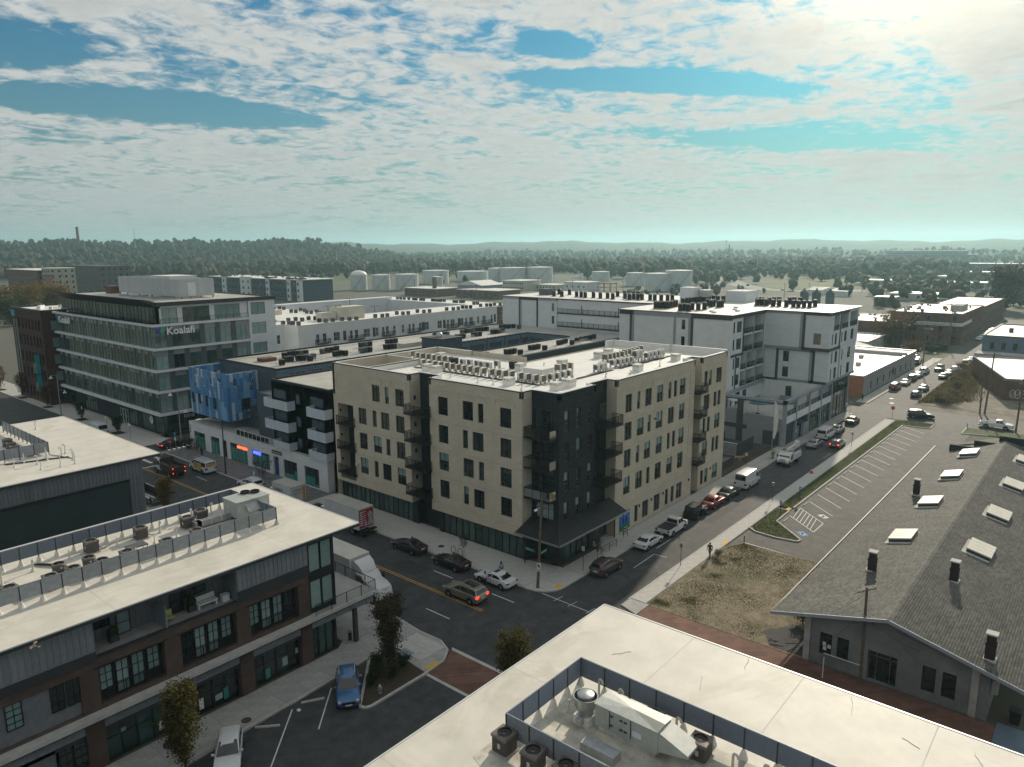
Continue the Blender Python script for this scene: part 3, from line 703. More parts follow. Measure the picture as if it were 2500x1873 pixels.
for i in range(17):
 FB(b,'y',YD,XD,69.3,4.8+i*.87,4.83+i*.87,-.012,0);FB(b,'x',XD,45.75,49.5,4.8+i*.87,4.83+i*.87,-.012,0)
Q('brick_course',b,Md,cream)
for z in(8.0,11.5,14.95):balcony(cream,'x',XD,45.9,49.5,z,1.55,0,glassy=True)
for z in(7.95,11.4,14.9):
 balcony(cream,'y',45.7,69.2,73.0,z,1.55,1.0)
 b=MB();b.box(71.6,46.62,z,73.1,46.69,z+2.3);Q('balcony_door',b,Mg,cream)
 b=MB();b.box(69.7,46.62,z+.6,70.6,46.69,z+2.5);Q('window',b,Mg,cream)
YR=45.25
b=MB()
R_main={5:[(75.2,76.75),(77.95,78.75),(79.95,81.6),(82.9,84.6),(86.0,86.85),(87.55,88.45),(89.2,90.9)],4:[(75.1,76.8),(78.05,79.75),(80.7,81.55),(82.85,84.65),(86.1,87.8),(89.2,90.85)],3:[(75.1,76.7),(77.95,78.8),(79.95,81.6),(83.0,84.7),(86.05,86.9),(87.5,88.4),(89.25,90.9)],2:[(75.1,76.65),(78.0,79.7),(80.75,81.65),(82.95,84.65),(86.1,87.75),(89.25,90.85)]}
hs=[zz(w,r)for r in R_main for w in R_main[r]]
gr=[(78.0,78.85,.65,2.95),(79.95,81.55,.65,2.95),(82.95,84.6,.65,2.95),(86.05,86.95,.65,2.95),(87.65,88.6,.65,2.95),(89.2,90.9,.65,2.95)]
wall(b,'y',YR,73.2,93.7,0,ZP,hs+gr,.22)
b.poly([(73.2,YR,0),(73.2,46.7,0),(73.2,46.7,ZP),(73.2,YR,ZP)][::-1]);b.poly([(93.7,YR,0),(93.7,46.9,0),(93.7,46.9,ZP),(93.7,YR,ZP)])
Q('wall',b,M_cream,cream);put(cream,'y',YR,hs+gr)
b=MB()
for(u0,u1)in((74.6,77.1),(77.6,79.0),(79.6,81.9),(82.5,84.9),(85.6,87.1),(87.3,88.7),(88.95,92.3)):
 FB(b,'y',YR,u0,u1,18.65,18.71,-.03,0);FB(b,'y',YR,u1-.06,u1,17.85,18.65,-.03,0)
for z in(3.75,7.72,11.2,14.7):FB(b,'y',YR,73.25,93.65,z,z+.06,-.03,0)
for z0 in(4.6,8.1,11.6,15.2):FB(b,'y',YR,92.2,92.35,z0,z0+2.9,-.05,0)
FB(b,'y',YR,73.25,93.65,.05,.5,-.04,0)
Q('brick_band',b,M_creamtrim,cream)
b=MB();wall(b,'y',46.9,93.7,95.9,0,ZP);Q('notch_wall',b,M_cream,cream)
b=MB();b.poly([(95.9,YR,0),(95.9,46.9,0),(95.9,46.9,ZP),(95.9,YR,ZP)][::-1])
R_wing={5:[(96.7,97.8),(98.2,99.2),(100.7,102.6)],4:[(96.8,98.75),(100.1,101.15),(101.45,102.55)],3:[(96.8,97.7),(98.2,99.2),(100.6,102.55)],2:[(96.8,98.6),(100.1,101.1),(101.4,102.5)]}
hs=[zz(w,r)for r in R_wing for w in R_wing[r]]+[(96.7,97.75,.75,3.0),(98.05,99.2,.75,3.0),(100.6,102.5,.75,3.0)]
wall(b,'y',YR,95.9,104.3,0,ZP,hs,.22)
Q('wall',b,M_cream,cream);put(cream,'y',YR,hs)
b=MB()
for(u0,u1)in((96.4,97.9),(98.0,99.5),(100.3,102.9)):FB(b,'y',YR,u0,u1,18.65,18.71,-.03,0);FB(b,'y',YR,u1-.06,u1,17.85,18.65,-.03,0)
FB(b,'y',YR,95.95,104.25,.05,.5,-.04,0);Q('brick_band',b,M_creamtrim,cream)
for z in(4.75,8.2,11.7,15.2):
 balcony(cream,'y',YR,93.75,96.2,z,.95,1.6)
 b=MB();b.box(93.72,45.6,z+1.5,93.86,45.8,z+1.95);Q('wall_lamp',b,Mj,cream)
for u in(75.0,78.6+.5,82.2,85.4,92.9,99.9):wall_lamp(cream,'y',YR,u,2.55)
b=MB()
b.poly([(104.3,YR,0),(104.3,65.3,0),(104.3,65.3,ZP),(104.3,YR,ZP)])
b.poly([(104.3,65.3,0),(81,65.3,0),(81,65.3,ZP-.6),(104.3,65.3,ZP-.6)]);b.poly([(81,65.3,0),(81,83.6,0),(81,83.6,ZP),(81,65.3,ZP)])
Q('rear_wall',b,M_cream,cream)
foot=[(XL,83.6),(XL,67.8),(62.4,67.8),(62.4,64.2),(XL,64.2),(XL,49.55),(62.3,49.55),(62.3,45.7),(69.3,45.7),(69.3,46.7),(73.2,46.7),(73.2,YR),(93.7,YR),(93.7,46.9),(95.9,46.9),(95.9,YR),(104.3,YR),(104.3,65.3),(81,65.3),(81,83.6)]
b=MB()
b.poly([(XL+.1,49.5,ZR),(XL+.1,64.1,ZR),(62.5,64.1,ZR),(62.5,67.9,ZR),(XL+.1,67.9,ZR),(XL+.1,76.1,ZR),(70.3,76.1,ZR),(70.3,83.5,ZR),(81,83.5,ZR),(81,65.3,ZR),(104.2,65.3,ZR),(104.2,YR+.1,ZR),(96,YR+.1,ZR),(96,47,ZR),(93.6,47,ZR),(93.6,YR+.1,ZR),(73.3,YR+.1,ZR),(73.3,46.8,ZR),(69.2,46.8,ZR),(69.2,45.8,ZR),(62.4,45.8,ZR),(62.4,49.5,ZR)][::-1])
Q('roof',b,Mr,cream)
def inset_line(pts,w,z0,z1,mb,m=0):
 """parapet: strips of thickness w inside a polyline (building on the left of the walking direction)"""
 for p,q in zip(pts,pts[1:]):
  p,q=Vector(p),Vector(q);u=(q-p).normalized();n=Vector((-u.y,u.x))
  mb.prism([tuple(p),tuple(q),tuple(q+n*w-u*.0),tuple(p+n*w+u*.0)],z0,z1,m)
def parapet(parent,pts,w,z0,z1,mc,mi,over=.05):
 """inner face, white top membrane and a thin dark metal edge"""
 b=MB();c=MB();e=MB()
 for p,q in zip(pts,pts[1:]):
  p,q=Vector(p),Vector(q);u=(q-p).normalized();n=Vector((-u.y,u.x))
  b.prism([tuple(p+n*.03),tuple(q+n*.03),tuple(q+n*w),tuple(p+n*w)],z0,z1-.03)
  e.prism([tuple(p-n*over),tuple(q-n*over),tuple(q+n*.06),tuple(p+n*.06)],z1-.09,z1+.012)
  c.prism([tuple(p+n*.05),tuple(q+n*.05),tuple(q+n*(w+.02)),tuple(p+n*(w+.02))],z1-.03,z1+.03)
 Q('parapet',b,mi,parent);Q('coping',c,Mo,parent);Q('roof_edge',e,mc,parent)
low=[(XL,76.1),(XL,67.8),(62.4,67.8),(62.4,64.2),(XL,64.2),(XL,49.55),(62.3,49.55),(62.3,45.7),(69.3,45.7),(69.3,46.7),(73.2,46.7),(73.2,YR),(93.7,YR),(93.7,46.9),(95.9,46.9),(95.9,YR),(104.3,YR)]
for seg in[low]:parapet(cream,seg,.35,ZR,ZP,M_copdark,Mr)
parapet(cream,[(104.3,YR),(104.3,54.6),(103.9,54.6),(103.9,65.3),(101.5,65.3)],.35,ZR,ZP+.25,M_copdark,Mr)
parapet(cream,[(81,76),(81,83.6),(XL,83.6),(XL,76.1)],.45,ZR-3.6,ZP,M_copdark,M_cream)
parapet(cream,[(XL+.4,76.1),(70.3,76.1)],.3,15.5,ZP-.0,M_copdark,Mr);parapet(cream,[(70.3,75.8),(70.3,83.5)],.3,15.5,ZP,M_copdark,M_cream)
b=MB();b.poly([(XL+.2,76.2,15.55),(70.3,76.2,15.55),(70.3,83.5,15.55),(XL+.2,83.5,15.55)]);Q('terrace_floor',b,Mc,cream)
b=MB();railing(b,[(XL+.15,76.5),(XL+.15,82.6)],15.6,1.05,step=.16,posts=1.5);railing(b,[(61.6,83.8),(68,83.8)],15.6,1.05,step=.16,posts=1.5);Q('terrace_railing',b,Mq,cream)
b=MB();b.box(71.0,54.8,ZR,73.4,57.9,ZR+1.35);Q('roof_hatch_box',b,Mr,cream)
sf=61.35
def shopfront(y0,y1,n,parent,x=sf,z1=3.1,gm=Mt):
 step=(y1-y0)/n
 m1=MB();m1 .box(-.05,-.045,0,.06,.045,z1);me1=m1 .mesh('mullion',Mf)
 p1=MB();p1 .poly([(0,step-.07,.12),(0,.07,.12),(0,.07,z1),(0,step-.07,z1)]);me2=p1 .mesh('glass_pane',gm)
 off=parent.location
 for i in range(n+1):
  o=link(bpy.data.objects.new('mullion',me1));o.parent=parent;o.location=Vector((x,y0+i*step,.1))-off
  if i<n:
   q=link(bpy.data.objects.new('glass_pane',me2));q.parent=parent;q.location=Vector((x+.01,y0+i*step,.1))-off
 c=MB();c.box(x-.04,y0,.05,x+.08,y1,.2);c.box(x-.04,y0,z1-.28,x+.08,y1,z1+.05);Q('shop_front_sill',c,Mf,parent)
shopfront(50.0,62.9,12,cream);shopfront(68.6,82.4,14,cream)
for y in(53.6,57.9,61.4,80.9,76.4):
 b=MB();b.tube((62.0,y,.1),(62.0,y,3.1),.22,12);Q('column',b,Mk,cream)
b=MB();b.box(61.2,62.9,.1,62.5,63.6,3.13);b.box(61.2,67.5,.1,62.6,68.6,3.13);b.box(61.25,82.4,0,62.2,83.4,3.13);b.box(61.25,49.5,.1,62.4,50.0,3.2);Q('dark_pier',b,M_black_brick,cream)
b=MB();b.box(63.0,62.9,.1,63.1,68.6,3.13);Q('entrance_wall',b,Mg,cream)
b=MB();b.box(62.92,64.4,.15,62.98,65.3,2.5);b.box(62.92,65.5,.15,62.98,66.4,2.5);Q('entrance_door',b,Mf,cream)
b=MB();b.box(62.35,45.75,.05,63.6,46.9,4.0);b.box(62.45,48.9,.1,63.2,49.55,4.1);b.box(63.3,46.9,.1,63.4,49,4.1);b.box(62.4,46.9,2.75,63.35,49,4.1);b.box(68.4,45.75,.05,69.3,46.6,4.1);Q('dark_pier',b,M_black_brick,cream)
b=MB();b.box(63.22,47.2,.15,63.28,48.1,2.6);Q('entrance_door',b,Mt,cream)
text(cream,'512','x',62.4,48.55,3.05,.42,Mv,.04,.02)
for i in range(4):
 u0=63.65+i*1.19;WN(cream,'y',45.8,u0,u0+1.17,.2,3.3,'plain',Mf,Mt,.02,'shop_window')
b=MB();b.box(63.6,45.9,3.3,68.4,46.1,4.1);Q('shop_fascia',b,Md,cream)
b=MB();b.box(69.3,46.4,.1,73.2,46.66,3.2);Q('entrance_wall',b,Mg,cream)
cz0,cz1=4.35,5.45
o4=[(58.9,49.2),(58.9,43.1),(72.5,43.1)]
b=MB()
b.poly([(58.9,49.3,cz0),(62.3,49.3,cz1),(62.3,45.7,cz1),(58.9,43.1,cz0)][::-1]);b.poly([(58.9,43.1,cz0),(62.3,45.7,cz1),(72.6,45.7,cz1),(72.6,43.1,cz0)][::-1])
b.poly([(58.9,49.3,cz0),(58.9,43.1,cz0),(72.6,43.1,cz0),(72.6,45.7,cz0),(62.3,45.7,cz0),(62.3,49.3,cz0)][::-1]);b.poly([(72.6,43.1,cz0),(72.6,45.7,cz1),(72.6,45.7,cz0)]);b.poly([(58.9,49.3,cz0),(62.3,49.3,cz0),(62.3,49.3,cz1)])
can=Q('canopy_roof',b,M_copdark,cream)
for i in range(25):
 x=59.6+i*.53;yt=45.7 if x>62.3 else 43.1+(x-58.9)*2.6/3.4;zt=cz1 if x>62.3 else cz0+(x-58.9)/3.4*(cz1-cz0)
 b=MB();b.tube((x,43.12,cz0+.03),(x,yt,zt+.03),.028,4);Q('standing_seam',b,Md,can)
for i in range(11):
 y=43.7+i*.52;xt=62.3 if y>45.7 else 58.9+(y-43.1)*3.4/2.6;zt=cz1 if y>45.7 else cz0+(y-43.1)/2.6*(cz1-cz0)
 b=MB();b.tube((58.92,y,cz0+.03),(xt,y,zt+.03),.028,4);Q('standing_seam',b,Md,can)
b=MB();b.tube((58.9,43.1,cz0+.04),(62.3,45.7,cz1+.04),.06,6);Q('hip_cap',b,Md,can)
b=MB();b.box(58.78,43.0,cz0-.14,58.9,49.3,cz0+.04);b.box(58.78,42.98,cz0-.14,72.6,43.1,cz0+.04);Q('gutter',b,Ms,can)
b=MB();b.tube((72.9,45.0,.1),(72.9,45.0,4.4),.07,8);b.tube((60.6,49.2,.1),(60.6,49.2,4.4),.07,8);Q('canopy_post',b,M_copdark,cream)
b=MB();b.box(69.4,44.2,.12,74.0,46.4,.34);Q('entrance_step',b,Mk,cream)
def handrail(loc,pts,label):
 t=root('handrail',label,'handrail',loc,0,'handrails at the side entrance');b=MB()
 b.path([(*p,.9)for p in pts],.03,6);Q('top_rail',b,Mq,t);b=MB();b.path([(*p,.5)for p in pts],.025,6);Q('mid_rail',b,Mq,t)
 for p in pts:b=MB();b.tube((*p,0),(*p,.9),.03,6);Q('post',b,Mq,t)
handrail((68.0,43.7,.13),[(0,0),(1.7,0),(3.3,0)],'black handrail on the pavement left of the side entrance, near the corner canopy')
handrail((73.9,44.3,.13),[(0,0),(.9,0),(1.0,.7)],'short black handrail at the downpipe below the blue mural')
t=WR('mural_poster','blue and green mural poster of two dark birds hung on the cream brick wall','poster',(75.55,YR,.55))
b=MB();FB(b,'y',YR,74.35,76.8,.55,2.95,-.06,-.012);Q('panel',b,mat('mural_blue',(.030,.16,.52),.5,var=.35,vs_=1.2),t)
b=MB();FB(b,'y',YR,74.35,76.8,.55,1.2,-.066,-.061);Q('green_ground',b,mat('mural_green',(.02,.16,.05),.5,var=.3,vs_=2),t)
b=MB();FB(b,'y',YR,74.4,75.2,2.5,2.68,-.066,-.061);FB(b,'y',YR,76.0,76.75,2.62,2.8,-.066,-.061);Q('cloud_shape',b,M_line,t)
b=MB();FB(b,'y',YR,75.4,75.95,2.45,2.85,-.067,-.0615);Q('sun_shape',b,mat('mural_yellow',(.65,.40,.06),.5,var=.1),t)
b=MB()
for cx,cz in((75.25,1.75),(75.95,1.8)):
 b.poly([(cx-.16,YR-.068,cz-.42),(cx+.1,YR-.068,cz-.36),(cx+.24,YR-.068,cz+.1),(cx+.1,YR-.068,cz+.42),(cx-.1,YR-.068,cz+.36),(cx-.22,YR-.068,cz)])
 b.poly([(cx-.04,YR-.068,cz+.34),(cx+.2,YR-.068,cz+.42),(cx+.02,YR-.068,cz+.52)]);b.box(cx-.05,YR-.069,cz-.68,cx-.01,YR-.066,cz-.38);b.box(cx+.06,YR-.069,cz-.66,cx+.1,YR-.066,cz-.36)
Q('bird_figure',b,mat('mural_dark_blue',(.012,.03,.09),.5,var=.1),t)
b=MB();
for k in range(5):FB(b,'y',YR,75.2+.25*k,75.33+.25*k,.72,.86,-.068,-.0615)
Q('lettering',b,M_line,t)
ZS=15.4
slate=WR('slate_blue_building','slate blue apartment building with white balconies above white corner shops and long grey roofs','apartment building',(62.2,95,0))
XS=62.2
sw=[(98.1,101.35,12.45,13.85),(98.05,101.3,8.95,10.4),(98.05,101.3,5.5,6.95),(88.45,91.65,12.4,13.8),(88.4,91.55,8.9,10.35),(88.35,91.55,5.45,6.9),(94.4,95.4,12.15,13.65),(94.4,95.4,8.7,10.2),(94.4,95.4,5.25,6.75)]
b=MB();wall(b,'x',XS,86.9,102,4.5,ZS,sw,.15);b.poly([(XS,86.9,0),(XS,86.9,ZS),(104,86.9,ZS),(104,86.9,0)][::-1])
Q('wall',b,My,slate)
for h in sw:WN(slate,'x',XS,*h,'grid41' if h[1]-h[0]>2 else 'plain',M_frameb,Mg,.08)
b=MB()
for y in(93.2,96.6,101.9,87.0):FB(b,'x',XS,y,y+.04,4.8,ZS-.2,-.015,0)
for z in(8.1,11.55):FB(b,'x',XS,86.95,101.95,z,z+.05,-.015,0)
Q('siding_joint',b,Md,slate)
for(y0,y1)in((95.75,102.1),(86.4,90.75)):
 for z,hgt in((11.3,1.3),(7.9,1.35),(5.0,1.1)):
  if y0>90 and z==5.0:y1_=100.1
  else:y1_=y1
  t=MB();FB(t,'x',XS,y0,y1_,z-.12,z,-1.4,0);o=Q('balcony',t,M_railw,slate)
  f=MB();railing(f,[(XS,y0),(XS-1.38,y0),(XS-1.38,y1_),(XS,y1_)],z,hgt,kind='none',posts=1.2);Q('railing_frame',f,M_railw,o)
  n=max(2,round((y1_-y0)/1.2));mesh_=MB()
  for i in range(n):
   a,c=y0+(y1_-y0)*i/n+.05,y0+(y1_-y0)*(i+1)/n-.05
   mesh_=MB();mesh_.box(XS-1.385,a,z+.06,XS-1.37,c,z+hgt-.07);Q('railing_panel',mesh_,M_perf,o)if 'M_perf' in globals()else None
M_perf=mat('perforated_white_panel',(.46,.53,.60),.6,var=.06)
for o in[k for k in slate.children if k.name.startswith('balcony')]:
 v=[x.co for x in o.data.vertices];y0,y1=min(p.y for p in v),max(p.y for p in v);z=max(p.z for p in v);h_={11.3:1.3,7.9:1.35,5.0:1.1}[round(z,1)];n=max(2,round((y1-y0)/1.2))
 for i in range(n):
  a,c=y0+(y1-y0)*i/n+.05,y0+(y1-y0)*(i+1)/n-.05
  b=MB();b.box(XS-1.385,a,z+.06,XS-1.37,c,z+h_-.07);Q('railing_panel',b,M_perf,o)
 for yy in(y0,y1):b=MB();b.box(XS-1.33,yy-.008,z+.06,XS-.05,yy+.008,z+h_-.07);Q('railing_panel',b,M_perf,o)
b=MB()
b.box(62.2,86.9,0,80,102,ZS-.35);b.box(80,87.2,0,149,97.4,ZS-.35);b.box(68,109.5,0,149,128.5,ZS-.35);b.box(136.3,97.4,0,149,109.5,ZS-.35);b.box(80,97.4,0,104,109.5,13.6);b.box(64,102,0,80,109.5,12)
Q('block_wall',b,My,slate)
b=MB()
for p in(R4(62.3,87,80,101.9),R4(80,87.3,149,97.3),R4(68.1,109.6,149,128.4),R4(136.4,97.3,149,109.6)):b.poly([(x,y,ZS-.30)for x,y in p])
Q('roof',b,M_roofgrey,slate)
def edge_only(parent,pts,w,z0,z1,m1,m2):
 b=MB();c=MB()
 for p,q in zip(pts,pts[1:]):
  p,q=Vector(p),Vector(q);u=(q-p).normalized();n=Vector((-u.y,u.x))
  b.prism([tuple(p-n*.03),tuple(q-n*.03),tuple(q+n*w),tuple(p+n*w)],z0,z1)
 Q('roof_edge',b,m1,parent)
edge_only(slate,[(62.2,102),(62.2,86.9),(80,86.9)],.18,ZS-.35,ZS,M_copdark,None);edge_only(slate,[(80,102),(62.2,102)],.18,ZS-.35,ZS,M_copdark,None)
edge_only(slate,[(68,128.5),(68,109.5),(136.3,109.5)],.18,ZS-.35,ZS-.02,M_copdark,None);edge_only(slate,[(149,128.5),(68,128.5)],.18,ZS-.35,ZS,M_copdark,None)
edge_only(slate,[(80,87.2),(149,87.2)],.18,ZS-.35,ZS-.1,Mc,None);edge_only(slate,[(136.3,109.5),(136.3,97.4),(104,97.4)],.18,ZS-.35,ZS-.05,M_copdark,None)
ch=[]
b=MB()
cw=[(107.3,110.5,4),(111.7,115,3),(115.8,120.3,5),(122.2,126.4,5),(128.6,132.6,4),(134,135.8,2)]
ch=[(a,c,12.0,14.2)for a,c,n in cw]+[(a,c,8.5,10.7)for a,c,n in cw]
wall(b,'y',109.42,104,136.3,4,ZS-.3,ch,.15);Q('courtyard_wall',b,M_slatelight,slate)
for h,n in zip(ch,[k[2]for k in cw]*2):WN(slate,'y',109.42,*h,'grid%d1'%n,M_frameb,Mg,.08)
b=MB();ce=[(100,104.5,12.0,14.2),(105,108.5,12,14.2)];wall(b,'x',136.22,97.4,109.4,4,ZS-.3,ce,.15);Q('courtyard_wall',b,M_slatelight,slate)
for h in ce:WN(slate,'x',136.22,*h,'grid31',Mv,Mg,.08)
b=MB()
for x in(110.9,121.3,127.5,133.3):b.box(x,109.3,4,x+.12,109.42,ZS-.4)
Q('siding_joint',b,My,slate)
b=MB();wall(b,'y',87.12,104,149,0,ZS-.35);Q('dark_side_wall',b,mat('dark_teal_siding',(.035,.055,.062),.6,var=.12),slate)
for x in(106.5,110.2,114.0,118,126.5):b=MB();b.box(x,87.06,12.3,x+1.4,87.1,13.1);Q('vent_panel',b,M_slatelight,slate)
b=MB();hh=[(78.6,80.6,13.0,14.6),(70.5,73.8,12.9,14.4),(75.0,77.2,12.9,14.4)];wall(b,'y',109.42,67.9,104,10,ZS-.35,hh,.12);Q('upper_wall',b,M_slatelight,slate)
for h in hh:WN(slate,'y',109.42,*h,'grid31',Mv,Mg,.06)
b=MB();b.box(102.6,104.6,10,108.4,110.6,17.2);Q('stair_tower',b,My,slate)
b=MB();b.box(102.4,104.4,17.2,108.6,110.8,17.4);Q('tower_cap',b,Md,slate)
b=MB();b.lathe(105,107.8,[(.7,17.4),(.7,17.75),(.6,18.1),(.35,18.35),(.05,18.42)],14);Q('dome_vent',b,Ms,slate,40)
b=MB();b.box(100,113.4,ZS-.3,105.6,115.2,ZS+.55);Q('curb_box',b,M_roofgrey,slate)
b=MB();b.box(71.5,119.2,ZS-.3,74.2,121.4,ZS+.35);Q('roof_hatch_box',b,M_oldbrick,slate)
XW=61.1;sh=[(122.7,126.6,.05,3.2),(117.7,120.7,.05,3.2),(108.7,114.2,.1,3.2),(102.1,107.3,.4,3.15),(94.5,98.2,.2,3.2),(88.9,92.6,.2,3.2)];sd=[(115.3,116.7,0,3.2),(99.5,101.0,0,3.2)]
b=MB();wall(b,'x',XW,86.7,128.2,0,4.75,sh+sd,.35)
b.poly([(XW,86.7,0),(XW,86.7,4.75),(62.3,86.7,4.75),(62.3,86.7,0)][::-1]);b.poly([(XW,128.2,0),(XW,128.2,4.75),(66,128.2,4.75),(66,128.2,0)])
Q('shop_wall',b,Mw,slate)
b=MB();b.box(XW-.02,86.7,4.72,XW+.4,128.2,4.80);Q('coping',b,Mo,slate)
for i,h in enumerate(sh):
 zt=2.35
 n={0:4,1:3,2:5,3:4,4:3,5:3}[i]
 o=WN(slate,'x',XW,h[0],h[1],h[2],h[3],'grid%d1'%n,Mf,Mg,.2,'shop_window')
 w_=(h[1]-h[0])/n
 for k in range(n):
  if i==4 and k>0:hgt=.75
  elif i==5 and k==0:hgt=.4
  else:hgt=2.25 if i<4 else 1.45
  b=MB();b.box(XW+.24,h[0]+k*w_+.05,h[2]+.08,XW+.25,h[0]+(k+1)*w_-.05,h[2]+hgt);Q('film_panel',b,M_tealfilm,slate)
b=MB();b.box(XW+.25,115.35,0,XW+.3,116.65,2.9);Q('shop_door',b,Mf,slate)
b=MB();b.box(XW+.25,99.55,0,XW+.3,100.95,2.6);Q('shop_door',b,mat('poster_blue_door',(.02,.05,.20),.4,var=.5,vs_=2),slate)
neon_r=mat('red_neon',(.6,.08,.05),.5,var=0,emit=((1,.09,.04),3.2));neon_b=mat('blue_neon',(.05,.06,.7),.5,var=0,emit=((.05,.07,1),4.0))
text(slate,'MANCHESTER','x',XW,112.1,2.50,.66,neon_r,.04,-.16,bold=.01,name='neon_lettering',sx=.82)
text(slate,'MARKET','x',XW,107.1,2.45,.74,neon_b,.04,-.16,bold=.015,name='neon_lettering',sx=.82)
b=MB();FB(b,'x',XW,98.5,101.2,3.65,4.2,-.08,0);sg=Q('sign_board',b,Md,slate)
text(slate,'Manchester Market','x',XW,101.0,3.82,.30,Mv,.02,.10)
text(slate,'500','x',XW,127.9,3.75,.62,Md,.05,.02,vertical=True,name='number_sign')
b=MB();railing(b,[(XW+.1,111.9),(XW+.1,102.0)],4.8,1.05,step=.14,kind='none',posts=1.25);railing(b,[(XW+.1,111.9),(62.6,111.9)],4.8,1.05,kind='none');Q('terrace_railing',b,M_railw,slate)
for k in range(8):
 y=102.1+1.225*k;b=MB();b.box(XW+.09,y+.06,4.9,XW+.11,y+1.15,5.75);Q('glass_panel',b,M_balglass,slate)
b=MB();b.poly([(XW+.3,86.7,4.6),(69,86.7,4.6),(69,128.2,4.6),(XW+.3,128.2,4.6)]);Q('terrace_floor',b,Mc,slate)
b=MB();hh=[(103.3,110.6,4.7,7.2)];wall(b,'x',66.0,102,128,4.6,8.4,hh,.1);Q('upper_wall',b,My,slate)
WN(slate,'x',66.0,*hh[0],'grid52',M_frameb,Mg,.05,'terrace_door')
b=MB();b.box(66,102,8.3,80,128,8.5);Q('lower_roof',b,My,slate)
b=MB();b.box(64.6,109,7.4,66,115,7.6);Q('terrace_canopy',b,Md,slate)
blues=[mat('blue_panel_%s'%n,c,.5,var=.08,vs_=2)for n,c in(('mid',(.085,.23,.42)),('deep',(.05,.165,.35)),('light',(.17,.33,.50)),('pale',(.40,.47,.55)))]
rs=random.Random(3)
XB,YB0,YB1=62.1,115.6,128.6
bw_=[(127.2,128.0,8.2,10.1),(124.9,125.7,8.2,10.1),(122.3,123.1,8.0,10.0),(119.6,120.4,7.9,9.9)]
bx_=[(64.6,66.2,7.9,9.9),(67.3,68.9,8.1,10.0)]
open_=[(126.0,126.6,11.3,13.4),(123.3,123.9,11.2,13.4),(120.6,121.2,11.4,13.6),(117.6,118.3,11.0,13.6)]
openx=[(63.2,64.2,11.6,13.6),(66.2,66.9,11.2,14.2),(69.0,69.6,11.2,14.0)]
def panels(axis,plane,u0,u1,z0,z1,holes,w=.62):
 n=round((u1-u0)/w);cols=[u0+(u1-u0)*i/n for i in range(n+1)];meshes={}
 for a,c in zip(cols,cols[1:]):
  z=z0
  while z<z1-.2:
   h=min(rs.choice([1.2,2.4,2.4,3.2]),z1-z)
   if z1-z-h<.5:h=z1-z
   spans=[(z,z+h)]
   for ho in holes:
    if ho[0]<(a+c)/2<ho[1]:
     new=[]
     for s0,s1 in spans:
      if s1<=ho[2]or s0>=ho[3]:new.append((s0,s1))
      else:
       if s0<ho[2]:new.append((s0,ho[2]))
       if s1>ho[3]:new.append((ho[3],s1))
     spans=new
   mt=rs.choice([0,0,0,1,1,2,3])
   for s0,s1 in spans:
    if s1-s0>.15:
     b=MB();FB(b,axis,plane,a+.012,c-.012,s0+.012,s1-.012,-rs.uniform(.03,.05),0);Q('facade_panel',b,blues[mt],blue)
   z+=h
blue=WR('blue_panelled_box','blue and pale panelled corner box with an open steel frame top above the white shops','building',(65.9,122,0))
panels('x',XB,YB0,YB1,6.3,14.6,bw_+open_);panels('y',YB0,XB,70.0,6.3,14.5,bx_+openx)
b=MB();b.box(XB,YB0,6.2,70.0,YB1,10.6);Q('box_wall',b,blues[1],blue)
for h in bw_:WN(blue,'x',XB-.045,*h,'rail',Mf,Mg,-.04)
for h in bx_:WN(blue,'y',YB0-.045,*h,'rail',Mf,Mg,-.04)
b=MB()
for y in(115.7,119,122.3,125.5,128.4):b.tube((62.25,y,10.6),(62.25,y,14.6),.05,5);b.tube((62.25,y,14.4),(64.4,y,10.7),.05,5)
for x in(64.9,67.4,69.9):b.tube((x,115.75,10.6),(x,115.75,14.5),.05,5);b.tube((x,115.75,14.3),(x,118,10.7),.05,5)
for z in(12.2,14.5):b.tube((62.25,115.7,z),(62.25,128.4,z),.05,5);b.tube((62.25,115.75,z),(69.9,115.75,z),.05,5)
b.tube((62.2,128.5,14.5),(70,128.5,14.5),.05,5)
Q('steel_frame',b,Mo,blue)
panels('y',128.5,62.4,69.8,10.8,14.5,[(63,64.2,11.5,14),(66.5,67.2,11,13.5)])
off=WR('glass_office_building','six storey glass office building with white ledges and a Koalafi roof sign','office building',(60.3,137.3,0))
XO,YO=60.35,137.35;Y1=186.0
led=[4.45,8.75,12.75,16.85,21.3]
b=MB()
for k,z in enumerate(led):
 hgt=.42 if k else .5
 b=MB();b.prism([(XO-.55,YO-.6),(79.6,YO-.6),(79.6,YO+.2),(XO+.2,YO+.2),(XO+.2,Y1+.5),(XO-.55,Y1+.5)],z,z+hgt);Q('ledge',b,Mw,off)
M_span=mat('grey_spandrel',(.27,.28,.29),.45,.2,var=.06,rnd_obj=.1)
M_spand=mat('dark_spandrel',(.09,.10,.105),.45,.2,var=.08)
nb=32;step=(Y1-YO)/nb
mul={}
def sharedbox(key,x0,y0,z0,x1,y1,z1,m):
 if key not in mul:b=MB();b.box(x0,y0,z0,x1,y1,z1);mul[key]=b.mesh(key,m)
 return mul[key]
def inst(me,name,parent,loc,rz=0):
 o=link(bpy.data.objects.new(name,me));o.parent=parent;o.location=Vector(loc)-(parent.location if parent.get('world')else Vector());o.rotation_euler=(0,0,rz);return o
